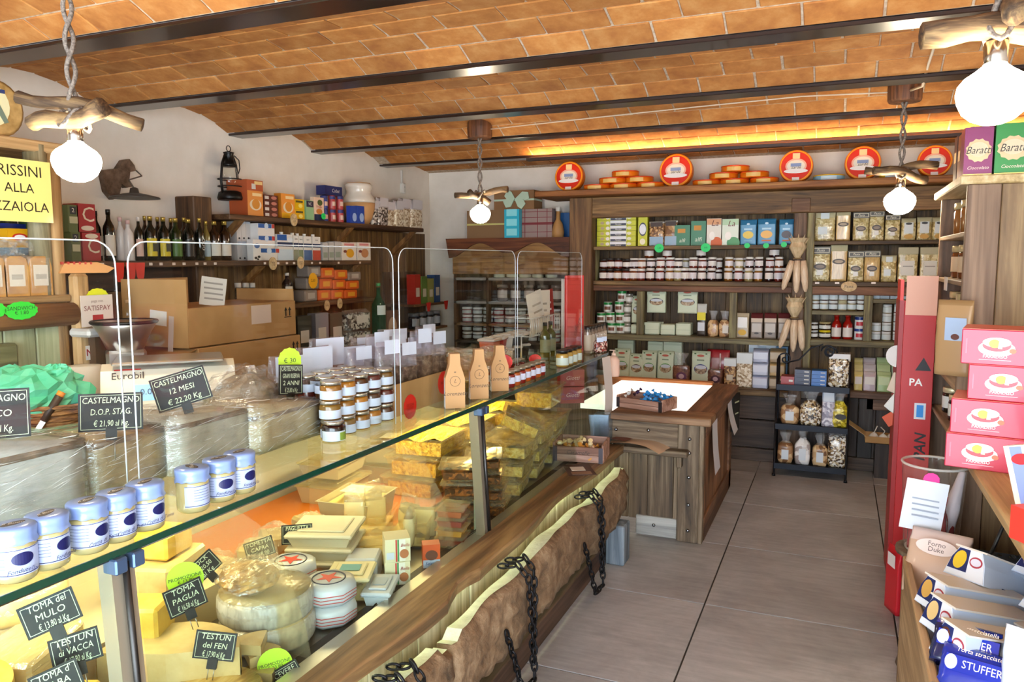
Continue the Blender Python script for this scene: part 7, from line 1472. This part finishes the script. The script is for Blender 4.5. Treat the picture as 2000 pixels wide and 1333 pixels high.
t = thing('magazine', 'folded colour leaflet drooping over the bag shelf of the checkout', 'leaflet', (-1.02, 4.235, .541), -.25); ob('sheet', B().grid(lambda u, v: ((u-.5)*.34, -.075+.16*v-.0, .012+.02*math.sin(u*3)-(.10*max(0, u-.75)**1.2)), 14, 5), P('#c9a98a', .45), t); ob('picture', B().grid(lambda u, v: ((u-.5)*.10-.10, -.06+.12*v, .034+.002*math.sin(u*3)), 6, 4), P('#7a3a28', .45), t)
t = thing('flyer', 'dark business flyer lying on the ledge beside the crate', 'flyer', (-1.17, 3.62, .546), .5); ob('sheet', B().box(-.07, .07, -.10, .10, 0, .0015), P('#4a3228', .5), t); ob('picture', B().box(-.04, .03, -.02, .05, .0015, .003), P('#dcd2c4', .5), t); ob('picture', B().box(-.05, .05, -.085, -.04, .0015, .0025), P('#8a6a54', .5), t)
for i, (y, z0, z1, lab) in enumerate([(4.62, .34, .69, 'white sheet hanging on the checkout side, nearer'), (5.28, .44, .70, 'white sheet curling off the checkout side, farther')]):
    tag(ob('paper_sheet', B().grid(lambda u, v: (.004+(.05 if i else .025)*(1-v)**2, (u-.5)*.2, z0+(z1-z0)*v), 3, 8), P('#d6d9e2', .6), None, (KX1+.003, y, 0)), lab, 'paper', 'sheets on the checkout side')
t = thing('menu_board', 'small black framed chalkboard on the far side of the checkout', 'board', (KX1+.03, 5.44, .42), RX-.2); ob('board', B().cbox(-.07, .07, -.008, .008, 0, .26, .003), slate, t); ob('chalk_line', rect(.09, .01), chalk, t, (0, -.009, .2)); ob('chalk_line', rect(.07, .01), chalk, t, (0, -.009, .12))

# ================================================================== right-hand shelf unit
rwz = wood('z', ('#3f2e20', '#6b513b', '#91745a'), .8, .12); rwy = wood('y', ('#5a452f', '#8a6f50', '#b09372'), .8, .08)
ru = thing('side_shelving', 'tall weathered timber shelf unit along the right side of the aisle', 'shelving', (.7, 3.9, 0)); ruo = Vector((-.7, -3.9, 0))
def rq(n, b, m): return ob(n, b, m, ru, ruo)
YP0, YP1, XR0 = 3.50, 4.36, .45; ZR = at(1883, 343, Y=YP0).z
rq('end_plank', B().cbox(XR0, .565, YP0, YP0+.03, 0, ZR-.035, .003), rwz); rq('end_plank', B().cbox(.567, .80, YP0, YP0+.03, 0, ZR-.035, .003), wood('z', ('#4a3822', '#7a6040', '#9a8058'), .8, .05)); rq('end_plank', B().cbox(.802, 1.0, YP0, YP0+.03, 0, ZR-.035, .003), rwz)
rq('far_end', B().cbox(XR0, 1.0, YP1-.03, YP1, 0, ZR-.035, .003), rwz); rq('back', B().box(.98, 1.0, YP0+.03, YP1-.03, 0, ZR-.035), rwz); rq('top_board', B().cbox(XR0-.03, 1.0, YP0-.02, YP1+.02, ZR-.035, ZR, .005), wood('y', ('#8a7348', '#b49a68', '#cdb88c')))
SZ = [at(1865, v, X=.48).z for v in (460, 545, 640, 740, 840)]
for z in SZ: rq('shelf_board', B().cbox(XR0, .98, YP0+.03, YP1-.03, z-.02, z, .003), rwy)
# lower shelf ledge and trough
lr = thing('side_shelf', 'timber shelf with plank backing below the red cake boxes', 'shelf', (.7, 2.5, 0)); lro = Vector((-.7, -2.5, 0))
ZL = .90
ob('board', B().cbox(.44, 1.0, 1.1, 3.49, ZL-.035, ZL, .006), wood('y', ('#8a6c40', '#ac8c5c', '#c8ab7c'), .8, .04), lr, lro)
for k in range(14): ob('plank', B().cbox(.80, .82, 1.12+.17*k, 1.287+.17*k, .0, ZL-.035, .003), wood('z', ('#3a2a20', '#5f4836', '#7d6450')), lr, lro)
tr = thing('floor_trough', 'low wooden trough full of cake packs at the bottom right', 'trough', (.5, 2.35, 0)); tro = Vector((-.5, -2.35, 0)); trw = wood('y', ('#7a5c3c', '#a5845c', '#c2a27a'), .8, .06)
ob('side_board', B().cbox(.26, .285, 1.5, 3.12, .0, .50, .005), trw, tr, tro); ob('end_board', B().cbox(.26, .79, 3.10, 3.125, 0, .46, .005), trw, tr, tro); ob('floor_board', B().box(.285, .79, 1.5, 3.10, .36, .39), trw, tr, tro); ob('corner_post', B().cbox(.245, .30, 2.02, 2.07, 0, .56, .005), wood('z', ('#5d5048', '#8a7b70', '#a3958a')), tr, tro)
# cake boxes
pk = P('#c2304a', .38, 0, .2); pkt = P('#d8583c', .4)
def cake(par, x0, zc, s, filled=True):
    L = [('plate', .052, .026, P('#f0ebe6', .4), 0, -.010), ('cake_side', .040, .020, P('#c04a54' if filled else '#d8783c', .4), 0, .0), ('icing', .040, .016, P('#f0f0ea' if filled else '#e08a4a', .4), 0, .010), ('slice', .016, .014, P('#e8bc3c', .4), -.006, .006)]
    for k, (n_, a, b_, m, dx, dz) in enumerate(L): ob(n_+'_print', disc(a*s, b_*s), m, par, (x0+dx*s, -.1005-.0007*(k+1), zc+dz*s))
    ob('berry_print', disc(.010*s, .008*s), P('#e87a5a'), par, (x0+.045*s, -.1035, zc-.016*s)); ob('cut_print', B().prism([(0, 0), (.012, 0), (.010, .022), (.002, .024)], 0, -.0006), P('#f4ecc8'), par, (x0+.004*s, -.1042, zc-.010*s))
BH = .118
for i, (dx, lab) in enumerate([(.0, 'lowest pink cake carton of the stack on the side shelf'), (.01, 'second pink cake carton from the bottom of the stack'), (.055, 'third pink cake carton, set back to the right'), (.03, 'topmost pink cake carton with orange lid edge')]):
    z = ZL+i*BH; pl = Vector((.355+dx, 2.93, z)); th = -.20; d_ = Matrix.Rotation(th, 3, 'Z'); cpos = pl+d_ @ Vector((.215, .10, 0))
    t = thing('cake_box', lab, 'box', cpos, th, 'pink cake cartons'); ob('body', B().cbox(-.215, .215, -.10, .10, 0, BH-.002, .003), pk, t); ob('lid_edge', B().box(-.214, .214, -.10, .10, BH-.002, BH-.0005), pkt, t)
    cake(t, -.115, .065, 1.0); cake(t, .06, .065, 1.0, False); text('PARADISO', t, (-.118, -.102, .028), .0145, white, bold=.01); text('FRAGOLA', t, (.06, -.102, .028), .0145, white, bold=.01); ob('underline', rect(.09, .0018), P('#f2c6cc'), t, (-.118, -.102, .017)); ob('underline', rect(.09, .0018), P('#f2c6cc'), t, (.06, -.102, .017)); ob('painted_glint', rect(.004, .05), P('#e07a8c'), t, (-.20, -.1008, .06))  # the pale upright stripe is a painted glint near the left edge
# books and big gift tins on the side unit
for i, (x0, x1, c_, d_, lab) in enumerate([(1884, 1942, '#7a2a56', '#5a1c40', 'purple gift tin with gold crest on the side unit'), (1945, 2018, '#2a7a34', '#1c5a26', 'green gift tin with gold crest at the right edge')]):
    x, w2, h2 = fY(x0, x1, 248 if i == 0 else 240, ZR, YP0+.03); t = carton('gift_tin', lab, 'tin', (x, YP0+.03+.05, ZR), 0, (w2-.003, .10, h2), P(c_, .35, .2), [], 'crested gift tins')
    ob('crest', disc(w2*.40, h2*.22, 24, .12), P('#b59a74', .35, .5), t, (0, -.0505, h2*.52)); ob('crest', disc(w2*.32, h2*.15, 24), P('#cbb794', .4), t, (0, -.0512, h2*.54)); text('Baratti', t, (0, -.052, h2*.52), h2*.22, P('#2a221c'), shear=.35, wide=.8); text('Cioccolato', t, (0, -.052, h2*.16), h2*.09, P('#e6cdb8'), shear=.3); ob('gold_rim', rect(w2-.004, .006), P('#c9a860', .3, .8), t, (0, -.0512, .004))
for i, (c_, h_) in enumerate([('#5a2418', .20), ('#7a5a3c', .22), ('#1d2a54', .20), ('#6a3a20', .23), ('#3a2018', .24)]): carton('book', '%s boxed pack standing on the side unit, %s' % (['brown', 'tan', 'navy', 'rust', 'dark'][i], nth(i, 5)), 'packet', (.53, 3.66+.13*i, ZR), -RX, (.10, .10, h_), P(c_, .4), [('r', 0, .6, .6, .2, P('#c9a878'))], 'packs on the side unit')
for lv in range(3):
    for k in range(3): jar('fruit_jar', 'tall jar of brown preserves in the side unit, %s shelf, %s' % (['top', 'second', 'third'][lv], ['near', 'middle', 'far'][k]), 'jar', (.53, 3.68+.22*k, SZ[lv]), .05, .15, P(['#8a5a2c', '#6a3a1c', '#7a6a4a'][lv], .12, 0, .6), P('#c9b88a', .3, .5), P('#c2a888', .5) if lv else None, 'preserve jars in the side unit', -RX)
for lv in range(2):
    for k in range(3): jar('spread_jar', 'dark spread jar with white label low in the side unit, %s shelf, %s' % (['upper', 'lower'][lv], ['near', 'middle', 'far'][k]), 'jar', (.52, 3.68+.22*k, SZ[3+lv]), .045, .12, P('#1c1410', .15, 0, .5), P('#d8cfa8', .35, .4), P('#d9d9d4', .5), 'dark jars low in the side unit', -RX)
bag('crisp_bag', 'tan and pale blue snack bag hanging off the side unit', 'bag', (.43, 3.47, 1.14), -.5, (.13, .05, .30), 'pillow', P('#a8865c', .4), P('#9a7a52', .4), [('r', .1, .62, .6, .3, P('#9fb4d0')), ('o', .1, .52, .12, .04, P('#5a2a20'))], None, .9)
tag(ob('shelf_note', B().box(-.05, .05, -.001, .001, -.03, .03), P('#bfb4ac', .6), None, (XR0-.012, 3.9, SZ[1]-.02), (0, 0, -RX)), 'pale paper note on the side unit shelf edge', 'note')
# red floor stand
t = thing('cardboard_stand', 'tall red cardboard floor display with black triangle mark', 'stand', (.355, 4.20, 0)); rd = P('#b81c1c', .45)
ob('panel', B().cbox(-.055, .085, -.012, 0, 0, 1.40, .002), rd, t); ob('side', B().box(-.075, -.055, -.0, .26, 0, 1.40), P('#9c1616', .45), t); ob('header', B().box(-.05, .085, -.015, -.012, 1.33, 1.52), P('#dfa68c', .5), t); ob('header_side', B().box(-.075, -.06, 0, .2, 1.40, 1.50), P('#d82c18', .45), t)
for z in (.35, .7, 1.05): ob('tray', B().box(-.055, .085, 0, .26, z-.006, z), rd, t)
ob('triangle_mark', B().prism([(-.035, 0), (.035, 0), (0, .065)], 0, -.001), P('#1c1416'), t, (.04, -.0125, 1.06)); text('PA', t, (.01, -.0125, 1.0), .05, white, bold=.02); text('PAN', t, (.045, -.0125, .68), .07, P('#1a1416'), (0, -PI/2, 0), .2, .02); ob('blue_card', rect(.05, .08), P('#d8dce0'), t, (.035, -.014, .86)); ob('blue_mark', rect(.03, .06), P('#2a8ad8'), t, (.035, -.0152, .86))
for i, (z, c_) in enumerate(((1.12, '#d8d4ce'), (.98, '#c9b9a4'), (.88, '#d9dcd6'), (.80, '#c8583c'))): t2 = thing('leaf_packet', '%s packet sticking out of the red floor display' % ['round white', 'cream folded', 'white and green', 'orange'][i], 'packet', (.285, 4.24+.02*i, z), -.4); ob('sheet', B().cbox(-.03, .03, -.006, .006, -.05, .05, .003) if i else B().lathe([(.055, -.004), (.055, .004)], 20, ax='y'), P(c_, .5), t2, rot=(0, .3*i, 0))
# big clear tub with packets
vx, vy = .335, 3.28; zr = at(1820, 905, Y=vy).z; rr_ = .5*(at(1885, 905, Y=vy).x-at(1756, 905, Y=vy).x)
t = thing('clear_tub', 'large clear plastic tub standing on a stool in front of the side unit', 'tub', (vx+.03, vy, zr-.34)); ob('wall', B().lathe([(rr_*.8, 0), (rr_*.84, .01), (rr_*1.0, .34)], 32, cap=False), clear('tub_plastic', '#fbfbf8', 1, .03, .05, '#ece6dc', f0=.04), t); ob('rim', B().tube([(rr_*math.cos(a), rr_*math.sin(a), .34) for a in [2*PI*k/32 for k in range(32)]], .005, 6, closed=True), clear('rim_plastic', '#f2f2ee', 1, .05, .35, '#f4f0e8'), t); ob('base', B().lathe([(rr_*.8, 0), (rr_*.8, .004)], 32), P('#cfc9c0', .4), t)
ob('info_sheet', B().box(-.075, .065, -.0015, 0, -.10, .10), P('#d6dae0', .5), t, (-.035, -rr_*.97-.004, .20), (.10, .10, 0)); 
for k in range(6): ob('print_line', rect(.09, .006), P('#9aa2b0'), t, (-.035, -rr_*.97-.008, .27-.022*k), (.10, .10, 0))
ob('pink_sticker', disc(.026, .024, 22, .08), P('#e8288c', .5), t, (-.02, -rr_*.97-.010, .305))
tag(ob('tub_stool', B().lathe([(.10, 0), (.09, .03), (.09, zr-.37), (.12, zr-.36), (.12, zr-.342)], 20), wood('z', ('#4a3a2c', '#6f5c48', '#8a7660')), None, (vx+.03, vy, 0)), 'round wooden stool under the clear tub', 'stool')
for i in range(4): a = 1.6*i; bag('red_wafer_bag', 'glossy red packet inside the clear tub, %s' % ['front left', 'front right', 'rear right', 'rear left'][i], 'packet', (vx+.03+.05*math.cos(a+3.6), vy+.05*math.sin(a+3.6), zr-.334), a, (.075, .04, .20), 'pillow', P('#8a141c', .25, 0, .5), P('#98202a', .25, 0, .5), [('r', 0, .5, .5, .3, P('#d8c8c0'))], 'red packets in the tub', .85)
tag(ob('white_ladle', B().tube([(0, 0, 0), (.02, .0, .15), (.05, 0, .30)], [.02, .03, .012], 8), P('#d8ccd2', .4), None, (vx+.08, vy+.03, zr-.33)), 'pale scoop standing in the clear tub', 'scoop')
# bags and foil packs in the trough
bag('forno_bag', 'pale pink clear-front bakery bag lettered Forno at the trough end', 'bag', (.35, 3.02, .392), -.35, (.20, .10, .24), 'pillow', P('#c9a890', .35, 0, .4), P('#d9c2b8', .3, 0, .4), [('o', .0, .72, .34, .12, P('#e2cfc6')), ('t', 'Forno\nDuke', 0, .72, .10, P('#5a4038'))], None, .8, (-.45, 0, -.35))
bag('red_bag', 'red paper bag hanging at the outer side of the trough', 'bag', (.285, 3.78, .0), -1.2, (.12, .03, .30), 'block', P('#c21c28', .4), P('#c21c28', .4), [('r', 0, .8, .6, .2, P('#e6d8d4'))], None, .9)
tag(ob('foil_pack', B().cbox(-.12, .12, -.035, .035, 0, .09, .015), speck('dark_foil', [(.3, '#10141e'), (.6, '#38485a'), (.8, '#b9d0e0')], 9, .18, .6, 4, .8), None, (.55, 3.02, .50), (.3, 0, -.1)), 'shiny dark blue foil pack at the back of the trough', 'packet')
tag(ob('foil_pack_box', B().cbox(-.13, .13, -.05, .05, 0, .107, .004), P('#3a3a44', .5), None, (.55, 3.03, .392)), 'dark carton under the foil pack', 'box')
tag(ob('display_rod', B().tube([(0, 0, 0), (.075, .0, .26)], .006, 6), black, None, (.475, 2.93, .50), (0, 0, -.1)), 'thin black rod leaning up from the trough', 'rod')
cw_, cb_ = P('#c8d2e2', .45), P('#16245c', .4)
def croissant_box(lab, loc, rz, fill, rot=None, s=1.):
    t = thing('sponge_cake_box', lab, 'box', loc, rz, 'white tapered cake cartons', rot, s)
    ob('body', B().prism([(-.065, 0), (.065, 0), (.052, .055), (.035, .09), (-.035, .09), (-.052, .055)], -.13, .13, sm=False), cw_, t)
    ob('top_panel', B().box(-.05, .05, -.131, .131, .088, .093), P('#d9cfc0', .45), t); ob('end_panel', B().prism([(-.062, .003), (.062, .003), (.05, .055), (.033, .088), (-.033, .088), (-.05, .055)], -.1315, -.130), P('#dfe2e8', .45), t)
    ob('blue_print', B().prism([(-.057, .02), (.004, .02), (.0, .086), (-.033, .086), (-.05, .055)], -.1325, -.1315), cb_, t); ob('slice_print', disc(.019, .028), P(fill, .45), t, (-.024, -.1328, .052), (0, .25, 0)); ob('badge_print', disc(.02, .016), P('#a83a48', .45), t, (.026, -.1322, .056)); ob('badge_print', disc(.016, .011), P('#d8d4e0', .45), t, (.026, -.133, .056)); ob('blue_band', B().box(-.066, .066, -.05, .131, .0, .012), cb_, t); return t
Z0 = .392
CB = [('white cake carton with yellow slice in the upper middle of the trough', (.50, 2.84, Z0+.13), 0, '#d8b42c', (-.40, -.05, -.80)), ('white cake carton with pale slice standing up beside the shelf', (.68, 2.86, Z0+.13), 0, '#c9b89c', (-.6, 0, -.75)), ('white cake carton with chocolate slice at the right', (.66, 2.62, Z0+.13), 0, '#6a2c18', (-.45, .05, -.75)),
      ('white cake carton with tan slice at the trough edge, farther', (.42, 2.70, Z0+.085), 0, '#c99a4c', (-.22, 0, -1.05)), ('white cake carton with cream slice at the trough edge, middle', (.42, 2.535, Z0+.085), 0, '#d9b87c', (-.22, 0, -1.05)), ('white cake carton with brown slice at the trough edge, nearest', (.43, 2.365, Z0+.085), 0, '#5a2c1c', (-.22, 0, -1.05)),
      ('white cake carton with its rounded white side facing out', (.63, 2.43, Z0+.062), 0, '#8a3a1c', (0, 0, .6)), ('white cake carton under the others at the right edge', (.74, 2.28, Z0+.062), 0, '#7a3a24', (0, 0, .5))]
for lab, loc, rz, f_, ro in CB: croissant_box(lab, loc, rz, f_, ro, 1.1)
tag(ob('carton_pile', B().cbox(.29, .78, 1.6, 2.95, Z0, Z0+.055, .01), P('#8f9cb4', .5)), 'flat pale cartons lining the trough floor', 'carton')
stb = P('#1c34a8', .25, 0, .5)
for i, (lab, loc) in enumerate([('blue glossy cake pack with white lettering, rear of two', (.345, 2.28, .50)), ('blue glossy cake pack with white lettering, front at the bottom edge', (.355, 2.19, .475))]):
    bag('cake_pack', lab, 'packet', loc, -.25, (.16, .075, .125), 'pillow', P('#101a4a', .25, 0, .5) if i == 0 else stb, stb, [('r', .05, .5, .9, .34, stb), ('t', 'STUFFER', .12, .5, .24, white, 0, .8), ('t', 'Torta stracciatella', .1, .80, .13, P('#e6d8c8'), .2), ('o', -.32, .5, .09, .16, P('#d8dcea'))], 'blue cake packs', .85, (-.75, 0, -.3))
for i, (x, y, lab) in enumerate([(.475, 2.16, 'white pouch with pointed top at the bottom edge, left'), (.575, 2.17, 'white pouch with pointed top at the bottom edge, middle'), (.66, 2.12, 'white pouch cut by the bottom right corner')]):
    bag('white_pouch', lab, 'packet', (x, y, .452), -.5+.4*i, (.12, .06, .235), 'pillow', P('#ccd2de', .35, 0, .3), P('#d3d8e2', .35, 0, .3), [('r', .2, .45, .3, .15, P('#9aa4b4')), ('o', -.2, .35, .12, .05, P('#7aa8a0'))], 'white pouches', .9)
# packs on the shelf near the right edge
p = at(1968, 880, Z=ZL); carton('rusk_carton', 'tilted pastel rusk carton with blue and peach panels on the shelf', 'box', (.535, 2.42, ZL+.012), -.75, (.11, .05, .19), P('#d9d4c4', .4), [('r', -.2, .5, .3, .96, P('#8a9ad0')), ('r', .2, .2, .5, .34, P('#e0b088')), ('o', -.1, .8, .25, .08, P('#c2343c')), ('r', .25, .6, .3, .5, P('#c9dcdc'))], None, (.0, -.28, -.75))
for lv in range(2): jar('green_lid_jar', 'white jar with green lid at the right image edge, %s' % ['lower', 'upper'][lv], 'jar', (.61, 2.33, ZL+.091*lv), .042, .09, P('#cfd2cc', .35), P('#2a6a3c', .35), P('#d8d4cc', .5), 'green-lidded jars', .5, (.1, .7), 1.5, .22)
carton('red_snack_box', 'red snack carton with white script on the shelf edge at right', 'box', (.50, 2.15, ZL+.001), -1.0, (.20, .06, .085), P('#d2382c', .4), [('t', 'Gallette', 0, .5, .4, P('#f2dcd4'), .3)])
